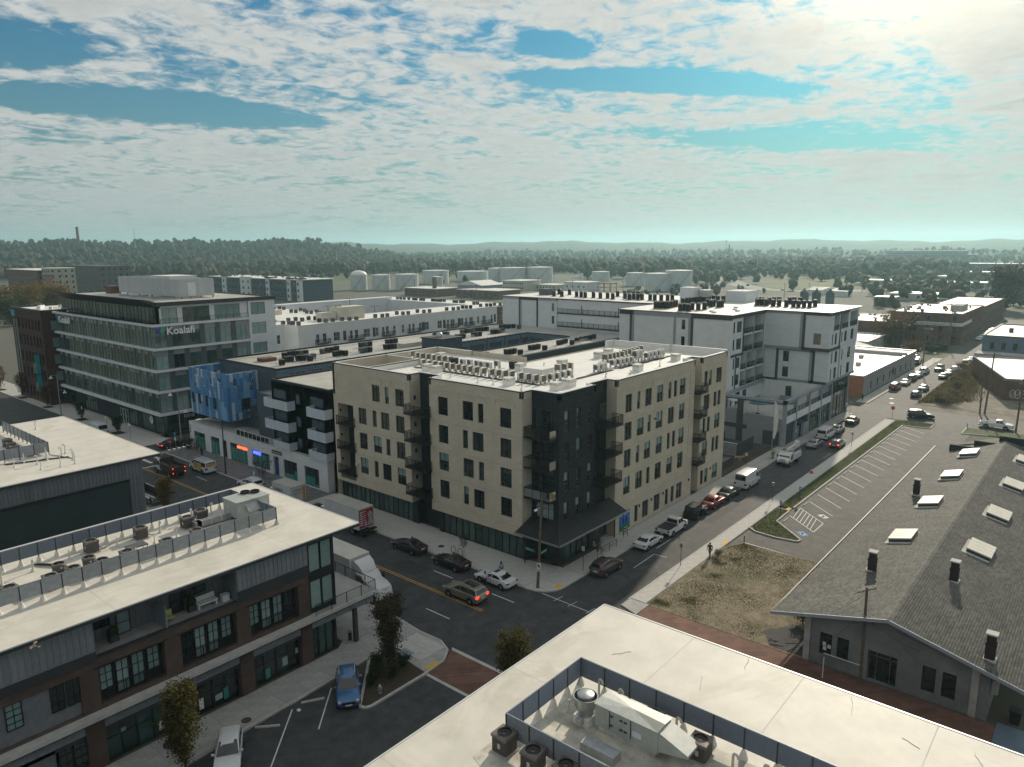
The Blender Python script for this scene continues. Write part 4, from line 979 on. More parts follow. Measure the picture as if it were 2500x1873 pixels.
for k in range(4):
 za,zb=led[k]+(.42 if k else .5),led[k+1];H=zb-za
 for i in range(nb):
  y=YO+i*step
  ga=(i*7+k*3)%5
  me=sharedbox('glass_panel_%d'%k,0,.04,0,.03,step-.04,H,M_glassgreen);me.name='glass_panel'
  inst(me,'glass_panel',off,(XO,y,za))
  if i%2==(k%2)or ga==0:
   me=sharedbox('spandrel_%d'%0,-.04,.02,0,0,step-.02,.95,M_span);inst(me,'spandrel_panel',off,(XO,y,zb-.95))
  if ga in(0,3):
   me=sharedbox('fin_%d'%k,-.05,-.28,0,.02,.28,H,M_spand);inst(me,'dark_column_panel',off,(XO,y,za))
  else:
   me=sharedbox('mull_%d'%k,-.06,-.035,0,.02,.035,H,M_frameb);inst(me,'mullion',off,(XO,y,za))
 xs=[61.1,63.2,66.35,69.65,72.85,76.2,79.5]
 hs=[(a+.5,c-.5,za+.05,zb-1.0)for a,c in zip(xs,xs[1:])];hs[0]=(XO+.1,62.7,za+.05,zb-1.0)
 b=MB();wall(b,'y',YO,XO,79.6,za,zb,hs,.2);Q('side_wall',b,M_span,off)
 for j,h in enumerate(hs):
  WN(off,'y',YO,*h,'grid21',M_frameb,rnd.choice([M_blind,M_glassgreen,M_blind,Mg]),.08)
  if j:b=MB();FB(b,'y',YO,xs[j]-.5,xs[j]+.5,za,zb,-.05,0);Q('dark_column_panel',b,M_spand,off)
b=MB();ew=[(80.1,83.35,22.2,24.65),(80.1,83.35,18.2,20.55),(80.1,83.35,14.2,16.4),(80.1,83.35,10.2,12.5)]
wall(b,'y',YO-.3,79.6,85.6,0,25.1,ew,.2);b.poly([(85.6,YO-.3,0),(85.6,Y1,0),(85.6,Y1,25.1),(85.6,YO-.3,25.1)]);b.poly([(79.6,YO-.3,0),(79.6,YO,0),(79.6,YO,25.1),(79.6,YO-.3,25.1)][::-1])
Q('end_wall',b,Mw,off)
for h in ew:WN(off,'y',YO-.3,*h,'top2',M_frameb,M_blind,.08)
tw=[(62.1,65.1,21.8,24.65),(66.1,71.5,21.8,24.65),(72.5,77.9,21.9,24.65)]
b=MB();wall(b,'y',YO+.1,61.0,79.6,21.7,25.1,tw,.2);Q('side_wall',b,Mw,off)
for h,n in zip(tw,(2,4,4)):WN(off,'y',YO+.1,*h,'top%d'%n,M_frameb,rnd.choice([M_blind,M_glassgreen]),.08)
nt=26;st=(181-YO-.6)/nt
for i in range(nt):
 me=sharedbox('glass_panel_top',0,.03,0,.03,st-.03,2.9,M_glassgreen);inst(me,'glass_panel',off,(61.6,YO+.6+i*st,21.7))
 me=sharedbox('mull_top',-.06,-.04,0,.02,.04,2.9,Mf);inst(me,'mullion',off,(61.6,YO+.6+i*st,21.7))
b=MB();b.box(61.0,YO+.1,21.7,61.7,YO+.6,25.1);Q('corner_column',b,Md,off)
b=MB();b.box(61.7,138,0,85.5,185.9,25.0);Q('core_wall',b,Mg,off)
b=MB()
b.poly([(58.6,YO-.2,26.3),(58.6,184,26.3),(61.8,182,24.6),(61.8,YO+.2,24.6)]);b.poly([(58.6,YO-.2,26.3),(61.8,YO-.2,24.6),(61.8,YO-.2,25.6),(58.8,YO-.2,26.42)]);b.poly([(58.6,YO-.2,26.3),(58.6,YO-.2,26.45),(58.6,184,26.45),(58.6,184,26.3)])
Q('tilted_eave',b,Md,off)
b=MB();b.box(61.0,YO-.5,25.05,85.8,YO+.3,25.75);b.box(85.4,YO,25.05,85.8,Y1,25.75);Q('roof_edge',b,Md,off)
b=MB();b.poly([(58.6,YO-.3,26.46),(62.2,YO-.3,25.72),(62.2,183,25.72),(58.6,184,26.46)]);b.box(62.2,YO,25.2,85.5,Y1,25.5);Q('roof',b,M_roofgrey,off)
b=MB();railing(b,[(XO-.3,Y1),(XO-.3,YO-.4),(79.4,YO-.4)],21.75,.9,step=.5,r=.01);Q('terrace_railing',b,Mq,off)
M_pent=mat('ribbed_white_metal',(.46,.48,.49),.5,.2,var=.06,rnd_obj=.05)
px0,px1,py0,py1,pz0,pz1=70.6,78.0,147.2,176,25.9,29.4
def ribs(parent,axis,plane,u0,u1,z0,z1,n,m,name='metal_panel'):
 w=(u1-u0)/n;b=MB();FB(b,axis,0,.01,w-.01,0,z1-z0,-.02,.03);FB(b,axis,0,0,.05,0,z1-z0,-.06,.0);me=b.mesh(name,m)
 for i in range(n):inst(me,name,parent,P3(axis,plane,u0+i*w,z0))
ribs(off,'x',px0,py0,py1,pz0,pz1,24,M_pent);ribs(off,'y',py0,px0,px1,pz0,pz1,14,M_pent)
b=MB();b.box(px0+.1,py0+.1,pz0,px0+.2,py1,pz1);b.box(px0+.1,py0+.1,pz0,px1,py0+.2,pz1);b.box(px1-.1,py0,pz0,px1,py1,pz1);b.box(px0,py1-.1,pz0,px1,py1,pz1);Q('plant_screen_frame',b,M_pent,off)
b=MB();b.box(72.3,py0-.09,26.0,74.0,py0-.03,28.7);Q('access_door',b,Mw,off)
b=MB();b.box(71.6,153,28.3,77.4,162,29.9);Q('roof_unit',b,Mw,off)
b=MB()
for x in(70.9,72.8,75,77.6):b.box(x,py0+.1,25.4,x+.25,py0+.35,25.95)
for y in(150,155,160,166,172):b.box(px0+.05,y,25.4,px0+.3,y+.25,25.95)
b.box(66.5,150,25.6,70,150.2,25.9);b.box(66.5,160,25.6,70,160.2,25.9);b.box(66.4,150,25.7,66.6,166,25.95);Q('pipe_support',b,Mz,off)
b=MB();b.box(69.4,177.3,25.5,71.5,180.5,27.2);Q('roof_unit',b,M_oldbrick,off)
b=MB();b.box(61.6,YO+2.2,0,84,183,4.45);Q('ground_floor_wall',b,M_black_brick,off)
for(u0,u1,n)in((138.4,142.8,4),(143.4,148.6,4),(151,154.6,3),(171,177.5,5)):
 WN(off,'x',61.5,u0,u1,.35,4.2,'grid%d3'%n,Mf,Mt,.0,'shop_window')
for k in range(3):WN(off,'x',61.55,155.4+1.3*k,156.5+1.3*k,.05,2.9,'grid12',Mv,Mt,.0,'entrance_door')
b=MB();b.box(60.9,YO+.4,0,61.5,YO+2.4,.7);b.box(60.9,YO+.4,0,79,YO+.9,.7);Q('shop_plinth',b,Md,off)
WN(off,'y',YO+.6,61.0,70.6,.7,4.3,'grid53',Mf,Mt,0,'shop_window');WN(off,'y',YO+.6,70.8,79.2,.7,4.3,'grid42',Mf,Mg,0,'shop_window')
b=MB();b.tube((61.4,144.4,2.5),(61.44,144.4,2.5),.78,24);Q('round_logo_plate',b,Mv,off)
text(off,'2','x',61.38,144.72,2.08,1.15,Mf,.02,.02)
text(off,'BENE VITA','y',YO+.5,64.8,3.25,.95,Mv,.03,.06,name='shop_lettering')
letters=mat('sign_white',(.80,.80,.80),.4,var=0)
text(off,'Koalafi','y',YO,62.55,19.72,2.0,letters,.16,.32,bold=.028,name='sign_lettering')
text(off,'Koalafi','x',XO,183.6,19.4,2.1,letters,.16,.32,bold=.028,name='sign_lettering',sx=1.15)
def petals(axis,plane,u,z,s,flip=1):
 cols=[mat('emblem_green',(.03,.42,.20),.4,var=.05),mat('emblem_blue',(.03,.10,.50),.4,var=.05),mat('emblem_teal',(.03,.32,.50),.4,var=.05),mat('emblem_indigo',(.04,.07,.36),.4,var=.05)]
 for(dx,dz,L,m)in((.75,.62,1,0),(-.8,.55,1,1),(.72,-.55,.85,2),(-.55,-.6,.8,3)):
  b=MB();t=(dx*L*s,dz*L*s);n=(-dz*.34*s,dx*.34*s)
  pts=[(0,0),(t[0]*.45+n[0],t[1]*.45+n[1]),(t[0]*.8+n[0]*.9,t[1]*.8+n[1]*.9),t,(t[0]*.85-n[0]*.4,t[1]*.85-n[1]*.4),(t[0]*.45-n[0]*.8,t[1]*.45-n[1]*.8)]
  f=[P3(axis,plane,u+flip*a,z+c,-.36)for a,c in pts];g_=[P3(axis,plane,u+flip*a,z+c,-.26)for a,c in pts]
  b.loft([g_,f],0,True,True);Q('emblem_petal',b,cols[m],off)
petals('y',YO,61.4,20.45,.95);petals('x',XO,184.6,20.2,.95,-1)
bk=WR('maroon_brick_building','maroon brick building with tall dark windows and teal banners left of the glass office','building',(57.8,197,0))
XK=57.7;cols_=[188.6,190.6,192.8,195.0,197.2,199.4,202.0,204.2]
hs=[(y,y+1.15,z,z+2.5)for y in cols_ for z in(1.0,5.4,9.3,13.2,17.1)]
b=MB();wall(b,'x',XK,187.3,207.5,0,21.8,hs,.3);Q('wall',b,M_darkbrick2,bk)
for h in hs:WN(bk,'x',XK,*h,'rail',Mf,Mg,.15)
hs=[(59.5+3.4*i,62.3+3.4*i,z,z+2.3)for i in range(4)for z in(1.2,5.6,9.5,13.4,17.3)]
b=MB();wall(b,'y',187.3,XK,74,0,21.8,hs,.3);Q('wall',b,M_darkbrick2,bk)
for h in hs:WN(bk,'y',187.3,*h,'grid22',Mf,rnd.choice([Mg,M_blind]),.15)
for y in cols_[::2]:
 for z in(8.0,12.0,15.9):b=MB();FB(b,'x',XK,y+.05,y+1.1,z,z+1.0,.05,.1);Q('pale_spandrel',b,M_span,bk)
b=MB();b.box(58,187.5,21,74,207.4,21.6);Q('roof',b,Mr,bk)
b=MB();b.box(57.6,187.2,21.5,58.0,207.6,22.0);b.box(57.6,187.2,21.5,74,187.6,22.0);b.box(57.6,207.2,21.5,74,207.6,22.0);Q('roof_edge',b,Md,bk)
teal=mat('teal_banner',(.02,.30,.30),.6,var=.08)
b=MB();FB(b,'x',XK,204.6,207.2,19.8,21.3,-.12,-.03);Q('teal_sign',b,teal,bk)
for y in(205.6,204.0):b=MB();FB(b,'x',XK,y,y+.35,3.0,19.2,-.15,0);Q('vertical_light_strip',b,M_blind,bk)
for z0,z1,s in((6.0,10.4,'FOOD'),(1.8,5.6,'HALL')):
 b=MB();b.box(XK-1.1,191.3,z0+1.2,XK-.05,191.4,z1+1.2);ob=Q('teal_banner',b,teal,bk)
 text(bk,s,'y',191.3,XK-.95,z0+1.5,.8,Mv,.02,.02,rz=0).rotation_euler=(0,PI/2,0)if False else(PI/2,-PI/2,0)
for k,(x,y)in enumerate(((62,194),(63.5,191),(66,200))):b=MB();b.tube((x,y,21.6),(x,y,22.2),.35,10);Q('roof_vent',b,Ms,bk)
b=MB();b.prism([(60.5,196),(62.6,199.5),(62.0,200),(59.9,196.5)],21.6,22.4);Q('roof_hatch',b,Mw,bk)
shop=WR('brown_brick_shop_building','three storey brown brick shops with grey metal upper siding and an overhanging white roof','shop building',(36,50.9,0))
YS=50.9
bays=[(9.8,15.3),(16.5,21.0),(22.2,26.65),(27.8,32.3)]
up=[(11.0,11.95,5.6,7.4),(13.55,15.3,5.5,7.45)]
b=MB()
openings=[(16.5,21.0,4.75,7.5,.55),(22.2,26.65,4.75,7.5,.55),(27.8,32.3,4.75,7.5,.55),(9.8,15.3,4.6,7.45,.25)]
wall(b,'y',YS,5,33.4,4.3,8.15,openings,.5)
Q('brick_wall',b,Mb,shop)
b=MB()
for(a,c)in((15.3,16.5),(21.0,22.2),(26.65,27.8),(32.3,33.4),(8.6,9.8)):b=MB();b.box(a,YS-.08,0,c,YS+.9,4.05);Q('brick_pier',b,Mb,shop)
b=MB()
for(a,c)in bays:b.box(a,YS+.6,4.6,c,YS+.65,7.5)
Q('bay_back_wall',b,M_black_brick,shop)
for(a,c)in bays[1:]:
 w=(c-a-.2)/4
 b=MB();b.box(a,YS+.02,7.42,c,YS+.06,7.58);b.box(a-.25,YS-.05,7.5,c+.25,YS,7.56);Q('lintel',b,Mf,shop)
 for k in range(4):
  z0=5.45 if k in(0,3)else 4.8
  o=WN(shop,'y',YS+.35,a+.1+k*w+.06,a+.1+(k+1)*w-.14,z0,7.25,'grid23',Mf,rnd.choice([M_blind,M_blind,M_blind,Mg]),.1)
 b=MB();railing(b,[(a+.5,YS+.2),(c-.3,YS+.2)],4.75,.95,kind='lines',posts=1.2);Q('juliet_railing',b,Mq,shop)
b=MB();b.box(9.8,YS+.2,4.4,15.3,YS+.27,7.5);Q('grey_infill',b,M_mgrey,shop)
WN(shop,'y',YS,11.0,11.95,5.6,7.4,'grid24',Mf,M_blind,.1)
for a in(13.55,14.5):WN(shop,'y',YS,a,a+.85,5.55,7.4,'grid23',Mf,Mg,.1)
b=MB();b.box(5,YS-.75,4.12,40.2,YS+.2,4.42);Q('ledge',b,Mk,shop)
b=MB();b.box(5,YS-.70,4.0,40.1,YS,4.12);Q('ledge_trim',b,Md,shop)
for(a,c)in bays:
 n=8
 for k in range(n):b=MB();b.box(a+.02,YS-.02,3.05+.115*k,c-.02,YS+.10,3.05+.115*k+.10);Q('sign_band_board',b,M_mgrey2,shop)
 b=MB();b.box(a,YS+.1,2.7,c,YS+.3,4.0);Q('sign_band_back',b,Md,shop)
 w=(c-a-.1)/4
 for k in range(4):
  if a<10 and k<2:continue
  WN(shop,'y',YS+.3,a+.05+k*w,a+.05+(k+1)*w,.1,2.72,'railtop' if k!=3 else 'rail',Mf,Mt if a in(16.5,)else Mg,.12,'shop_window' if k!=3 else 'shop_door')
b=MB();b.box(9.8,YS+.1,0,13.4,YS+.3,4.0);Q('grey_infill',b,M_mgrey,shop)
for a in(13.6,14.5):WN(shop,'y',YS+.0,a,a+.85,1.0,2.85,'grid23',Mf,Mg,.12)
posters=[(23.3,.5,.35,.9),(24.6,.6,.6,.5),(25.3,.35,.4,1.0),(29.0,.3,.4,.9),(30.6,.7,.5,.8),(31.9,1.3,.25,.5),(20.2,.5,.4,.7),(17.6,1.8,.35,.3)]
for(x,z,w,h)in posters:b=MB();b.box(x,YS+.40,z,x+w,YS+.412,z+h);Q('window_poster',b,rnd.choice([M_line,M_blind,M_tealfilm]),shop)
pm=MB();pm.box(.008,0,0,.392,.03,1);pm.box(-.016,-.05,0,.016,.03,1)
for(x0,x1,z0)in((5.2,16.4,8.75),(26.95,33.3,9.05)):
 n=round((x1-x0)/.4);me=None
 for i in range(n):
  if me is None:
   q=MB();q.box(.008,0,0,(x1-x0)/n-.008,.04,11.1-z0);q.box(-.018,-.05,0,.018,.04,11.1-z0);me=q.mesh('siding_panel',M_mgrey2)
  inst(me,'siding_panel',shop,(x0+i*(x1-x0)/n,YS-.02,z0))
b=MB();b.box(5,YS+.02,8.1,16.4,YS+.3,11.15);b.box(26.95,YS+.02,8.1,33.4,YS+.3,11.15);b.box(16.4,YS+.02,8.1,16.5,YS+2.2,11.15);b.box(26.85,YS+.02,8.1,26.95,YS+2.2,11.15);Q('upper_wall',b,M_mgrey,shop)
n=26;q=MB();q.box(.008,0,0,.39,.04,3.0);q.box(-.018,-.05,0,.018,.04,3.0);me=q.mesh('siding_panel',M_mgrey)
for i in range(n):inst(me,'siding_panel',shop,(16.5+i*.398,YS+2.2,8.15))
b=MB();b.box(16.5,YS+.2,8.05,26.9,YS+2.3,8.2);Q('terrace_floor',b,Mc,shop)
b=MB();b.box(16.45,YS-.02,8.15,26.9,YS+.35,8.3);b.box(5,YS-.1,8.1,16.45,YS+.02,8.75);b.box(26.9,YS-.1,8.1,33.4,YS+.02,9.0);Q('parapet_coping',b,Md,shop)
for(x0,x1,z0,z1,st)in((16.9,18.3,9.2,10.7,'grid21'),(23.6,25.4,9.1,10.7,'grid21')):WN(shop,'y',YS+2.05,x0,x1,z0,z1,st,Mf,Mg,0)
for x0 in(18.7,22.6):WN(shop,'y',YS+2.05,x0,x0+.95,8.2,10.6,'rail',Mf,M_blind if x0<20 else Mg,0,'terrace_door')
for(z0,z1)in((8.25,10.75),(4.9,7.45)):
 for x0 in(33.45,34.65):WN(shop,'y',YS,x0,x0+1.13,z0,z1,'plain',Mf,M_blind,.0,'corner_window')
b=MB();b.box(33.4,YS+.1,4.4,35.8,YS+.2,11.1);b.box(35.75,YS-.05,4.4,36.0,YS+.3,11.15);b.box(33.38,YS-.03,7.45,35.8,YS+.1,8.25);b.box(33.38,YS-.03,10.75,35.8,YS+.1,11.15);Q('corner_frame',b,Mf,shop)
b=MB();b.box(33.4,YS+.1,0,33.5,YS+.9,4);Q('corner_frame',b,Mf,shop)
for x0 in(33.5,34.25,35.0):WN(shop,'y',YS+.3,x0,x0+.74,.1,3.1,'plain',Mf,Mt,0,'shop_window')
b=MB();b.box(33.4,YS-.02,3.1,39.4,YS+.3,4.0);Q('sign_band',b,M_mgrey2,shop)
hs=[(52.5+3.6*k,55.3+3.6*k,z,z+2.2)for k in range(4)for z in(.4,4.9,8.4)]
b=MB();wall(b,'x',36.0,51.0,67.6,0,11.15,[],.2);q=MB();q.poly([(36.0,51,0),(36.0,67.6,0),(36.0,67.6,11.15),(36.0,51,11.15)]);Q('street_wall',q,Mb,shop)
q=MB();q.poly([(5,67.6,0),(36,67.6,0),(36,67.6,11.15),(5,67.6,11.15)][::-1]);Q('rear_wall',q,M_mgrey,shop)
b=MB();b.box(36.0,YS-.2,4.1,40.0,58,4.4);Q('corner_balcony',b,Mk,shop)
b=MB();railing(b,[(33.5,YS-.6),(40.0,YS-.6),(40.0,57.8)],4.42,1.05,kind='lines',posts=1.5);Q('balcony_railing',b,Mq,shop)
for(x,y)in((36.8,52.5),(37.6,54),(38.6,55.6)):b=MB();b.box(x,y,4.4,x+.12,y+.12,5.9);Q('balcony_post',b,Md,shop)
b=MB();b.box(37.6,50.45,.13,37.95,50.8,3.3);b.box(39.3,56.5,.13,39.6,56.8,4.1);Q('support_post',b,Md,shop)
b=MB();b.box(39.3,YS-.15,3.1,40.0,58,4.1);b.box(36.0,YS-.1,3.2,40,YS,4.1);Q('balcony_beam',b,M_mgrey2,shop)
def flat_roof(parent,x0,y0,x1,y1,z,m,nx,ny,th=.32):
 b=MB();b.box(x0+.02,y0+.02,z-th,x1-.02,y1-.02,z-.02);Q('roof_edge',b,Md,parent)
 o=None
 w,d=(x1-x0)/nx,(y1-y0)/ny
 for i in range(nx):
  for j in range(ny):
   b=MB();lap=.02+.004*((i+j)%2);b.box(x0+i*w+.004,y0+j*d+.004,z-.025,x0+(i+1)*w-.004,y0+(j+1)*d-.004,z-.004+lap*.3);o=Q('membrane_sheet',b,m,parent)
 b=MB()
 for j in range(1,ny):b.box(x0,y0+j*d-.03,z-.02,x1,y0+j*d+.03,z+.004)
 for i in range(1,nx):b.box(x0+i*w-.03,y0,z-.02,x0+i*w+.03,y1,z+.0045)
 Q('membrane_seam',b,M_seam,parent)
 b=MB();b.box(x0-.02,y0-.03,z-.06,x1+.03,y0+.06,z+.03);b.box(x1-.06,y0-.03,z-.06,x1+.03,y1+.02,z+.03);b.box(x0,y1-.06,z-.06,x1,y1+.03,z+.03);Q('edge_metal',b,Mo,parent)
flat_roof(shop,4,50.15,38.4,67.8,11.5,M_roofbeige,5,6)
def screen_run(parent,p,q,z0,z1,n,m,side=1,slats=True,back=None):
 p,q=Vector((*p,0)),Vector((*q,0));L=(q-p).length;u=(q-p).normalized();ang=math.atan2(u.y,u.x);w=L/n
 s=MB()
 if slats:
  k=max(6,int((z1-z0)/.085))
  for i in range(k):
   z=z0+(z1-z0)*i/k;s.faces([(.05,-.03*side,z),(w-.05,-.03*side,z),(w-.05,.03*side,z+.075),(.05,.03*side,z+.075)],[(0,1,2,3)])
 s.box(.03,-.008,z0,w-.03,.008,z1)
 me=s.mesh('screen_panel',m)
 pm_=MB();pm_.box(-.035,-.035,11.5,.035,.035,z1);pm_.lathe(0,0,[(.22,11.5),(.05,11.95)],8);pme=pm_.mesh('screen_post',Md if back is None else back)
 cm=MB();cm.lathe(0,0,[(.24,11.5),(.07,11.98)],8);cme=cm.mesh('cone_flashing',M_roofbeige)
 pm_=MB();pm_.box(-.035,-.035,11.5,.035,.035,z1);pme=pm_.mesh('screen_post',Md)
 for i in range(n+1):
  c=p+u*w*i;o=inst(pme,'screen_post',parent,c,ang);o2=link(bpy.data.objects.new('cone_flashing',cme));o2 .parent=o
  if i<n:inst(me,'screen_panel',parent,c,ang)
 b=MB();b.tube(p+Vector((0,0,z1+.02)),q+Vector((0,0,z1+.02)),.045,4);Q('cap_rail',b,M_bluescreen,parent)
scr=WR('louvre_plant_screen','long louvred metal screen round the condensers on the brown brick shop roof','roof screen',(20,59,11.5))
screen_run(scr,(33.5,63.1),(8.5,63.1),12.05,13.05,20,M_bluescreen,1);screen_run(scr,(33.5,55.5),(8.5,55.5),12.05,13.05,19,M_mgrey2,-1,slats=False);screen_run(scr,(33.5,55.5),(33.5,63.1),12.05,13.05,5,M_bluescreen,1)
hall=WR('grey_metal_hall','grey ribbed metal hall with a wide white roof behind the brown brick shops','building',(36,88.9,0))
n=62;q=MB();q.box(.01,0,0,.39,.05,2.3);q.box(-.02,-.05,0,.02,.05,2.3);me=q.mesh('siding_panel',M_mgrey)
for i in range(72):inst(me,'siding_panel',hall,(7.4+i*.4,88.88,8.55))
q=MB();q.box(.01,0,0,.39,.05,8.55);q.box(-.02,-.05,0,.02,.05,8.55);me=q.mesh('siding_panel',M_mgrey)
for i in range(4):inst(me,'siding_panel',hall,(34.6+i*.4,88.88,0))
b=MB();b.box(2,89.3,0,36.1,119.6,10.75);Q('hall_wall',b,M_mgrey,hall)
b=MB();b.box(2,88.95,0,34.5,89.2,8.3);Q('dark_infill',b,mat('dark_green_cladding',(.028,.045,.048),.6,var=.15),hall)
b=MB();b.box(2,88.8,8.25,34.55,89.3,8.55);Q('head_beam',b,Mj,hall)
flat_roof(hall,0,88.5,38.3,120,11.0,M_roofbeige,4,5)
hs_=WR('louvre_plant_screen','low grey screen round the condensers on the grey metal hall','roof screen',(29,105,11))
def plain_screen(parent,pts,z0,z1,m,step=1.6):
 for p,q in zip(pts,pts[1:]):
  p,q=Vector((*p,0)),Vector((*q,0));L=(q-p).length;u=(q-p).normalized();ang=math.atan2(u.y,u.x);n=max(1,round(L/step));w=L/n
  s=MB();s.box(.02,-.02,z0,w-.02,.02,z1);me=s.mesh('screen_panel',m);pm_=MB();pm_.box(-.04,-.05,11,.04,.05,z1+.02);pme=pm_.mesh('screen_post',Md)
  for i in range(n):inst(me,'screen_panel',parent,p+u*w*i,ang);inst(pme,'screen_post',parent,p+u*w*i,ang)
plain_screen(hs_,[(29.4,115.5),(29.4,98.4),(14,98.4)],11.35,12.6,M_mgrey2)
fr=WR('white_roof_shop_building','building under a broad weathered white roof filling the bottom right corner','shop building',(38,24,0))
b=MB();b.box(2,-20,0,38.4,24.4,11.2);Q('wall',b,Mb,fr)
flat_roof(fr,0,-22,39.5,25.05,11.5,M_roofbeige,4,7)
b=MB()
rs=random.Random(8)
for(x,y,L,a)in((37.5,8.5,1.8,.3),(36.9,5.2,.9,1.2),(34.6,15.6,1.4,.4),(38.0,14.5,1.6,.2),(35.5,20.5,1.2,2.5),(37.2,2.6,1.2,.5)):
 pts=[(x+k*L/5*math.cos(a)+rs.uniform(-.06,.06),y+k*L/5*math.sin(a)+rs.uniform(-.06,.06),11.512)for k in range(6)]
 b.path(pts,.018,4)
Q('membrane_wrinkle',b,M_seam,fr)
b=MB();b.poly([(24.2,-20,11.514),(30.6,-20,11.514),(30.6,20.8,11.514),(24.2,20.8,11.514)]);b.poly([(20.4,-20,11.514),(24.2,-20,11.514),(24.2,21.6,11.514),(22.6,21.6,11.514),(20.4,15,11.514)]);Q('stained_roof_area',b,M_roofdirty,fr)
scr2=WR('louvre_plant_screen','blue grey louvred screen round the rooftop plant in the bottom right corner','roof screen',(30.8,15,11.5))
screen_run(scr2,(30.8,21.0),(30.8,-1),12.0,13.1,14,M_bluescreen,-1);screen_run(scr2,(30.8,21.0),(24.4,21.0),12.0,13.1,5,M_bluescreen,-1);screen_run(scr2,(24.4,21.0),(24.4,15.2),12.0,13.1,4,M_mgrey,1)
gab=WR('shingle_roof_hall','long low hall with a grey shingled gable roof, rendered end wall and rooflights','hall',(61.1,11.7,0))
XG=61.1;RID=(11.7,6.2);EL,ER=(21.0,3.85),(2.4,3.75);X1=130.5
gw=[(15.95,16.95,.95,3.0),(14.6,15.55,.95,3.0),(8.15,9.1,.75,2.9),(6.75,7.7,.75,2.9)];gd=[(10.9,13.1,.02,2.75,.55)]
b=MB();wall(b,'x',XG,4.6,18.25,0,4.05,gw+gd,.3)
b.poly([(XG,18.25,4.05),(XG,4.6,4.05),(XG,4.6,4.3),(XG,11.7,6.05),(XG,18.25,4.55)]);b.poly([(XG,18.25,0),(XG,18.25,4.4),(X1,17.6,4.4),(X1,17.6,0)]);b.poly([(XG,4.6,0),(X1,4.6,0),(X1,4.6,4.3),(XG,4.6,4.3)]);b.poly([(X1,4.6,0),(X1,18,0),(X1,18,4.5),(X1,11.7,6.1),(X1,4.6,4.3)])
Q('wall',b,mat('weathered_grey_render',(.19,.20,.195),.9,var=.16,vs_=.6,stain=.6,stain_col=(.11,.115,.11),bump=.3,bs=15),gab)
b=MB()
for y in(17.75,5.3):FB(b,'x',XG,y,y+.5,0,4.2,-.10,0)
Q('pilaster',b,Mc,gab)
for h in gw:WN(gab,'x',XG,*h,'rail',Mf,Mg,.18)
b=MB();b.box(XG+.5,10.9,.02,XG+.55,13.1,2.75);dr_=Q('entrance_screen',b,Mg,gab)
b=MB()
for y in(10.9,11.45,12.5,13.05):b.box(XG+.4,y-.03,.02,XG+.5,y+.03,2.75)
b.box(XG+.4,10.9,2.15,XG+.5,13.1,2.22);Q('door_frame',b,M_frameb,gab)
for(y,z)in((16.45,1.75),(16.05,1.6),(16.4,1.35)):b=MB();b.box(XG+.14,y,z,XG+.16,y+.28,z+.34);Q('paper_notice',b,M_line,gab)
def shingles(name,x0,x1,e0,e1,rid,parent,m,tab=.50,course=.205):
 (ye,ze),(yr,zr)=e0,rid;L=math.hypot(yr-ye,zr-ze);nc=int(L/course);nt=int((x1-x0)/tab);rs=np.random.RandomState(4)
 I,J=np.meshgrid(np.arange(nt+1),np.arange(nc),indexing='ij');I=I.ravel();J=J.ravel()
 s=1 if yr>ye else-1
 xa=x0+(I-.5*(J%2))*tab+rs.uniform(-.03,.03,len(I));xb=np.minimum(xa+tab-.018,x1);xa=np.maximum(xa,x0);ok=xb>xa+.03;xa,xb,I,J=xa[ok],xb[ok],I[ok],J[ok]
 t0=J*course/L;t1=np.minimum((J+1.15)*course/L,1);lift=.030+rs.uniform(-.006,.010,len(I))
 f=(xa-x0)/(x1-x0);yE=ye+(e1[0]-ye)*f;zE=ze+(e1[1]-ze)*f
 def at(t,x,dz):return np.stack([x,yE+(yr-yE)*t,zE+(zr-zE)*t+dz],1)
 V=np.stack([at(t0,xa,lift),at(t0,xb,lift),at(t1,xb,.006),at(t1,xa,.006),at(t0,xa,lift*0-.004),at(t0,xb,lift*0-.004)],1)
 n=len(xa);base=(np.arange(n)*6)[:,None]
 q=[[0,1,2,3],[4,5,1,0],[4,0,3,3],[5,2,1,1]]if s>0 else[[3,2,1,0],[0,1,5,4],[3,0,4,4],[1,2,5,5]]
 F=np.concatenate([base+np.array(k)for k in q[:2]])
 o=link(bpy.data.objects.new(name,np_mesh(name,V.reshape(-1,3),F,m)));o.parent=parent;o.location=-parent.location;o['kind']='stuff'
 return o
M_shin=mat('asphalt_shingle',(.105,.104,.094),.85,var=.18,vs_=.35,rnd_isl=.30,bump=.3,bs=40)
b=MB()
b.poly([(60.3,EL[0],EL[1]-.02),(60.3,RID[0],RID[1]-.02),(X1+3,RID[0],RID[1]-.02),(X1+3,19.0,EL[1]-.02)][::-1]);b.poly([(60.3,ER[0],ER[1]-.02),(X1+3,ER[0],ER[1]-.02),(X1+3,RID[0],RID[1]-.02),(60.3,RID[0],RID[1]-.02)])
roofo=Q('roof',b,M_shin,gab)
shingles('shingles',60.3,X1+3,EL,(19.0,3.85),RID,gab,M_shin);shingles('shingles',60.3,X1+3,ER,ER,RID,gab,M_shin)
b=MB()
for i in range(240):x=60.3+i*.305;b.faces([(x,11.5,6.17),(x+.33,11.5,6.17),(x+.33,11.7,6.26),(x,11.7,6.25),(x+.33,11.9,6.17),(x,11.9,6.17)],[(0,1,2,3),(3,2,4,5)])
Q('ridge_cap',b,M_shin,gab)
b=MB()
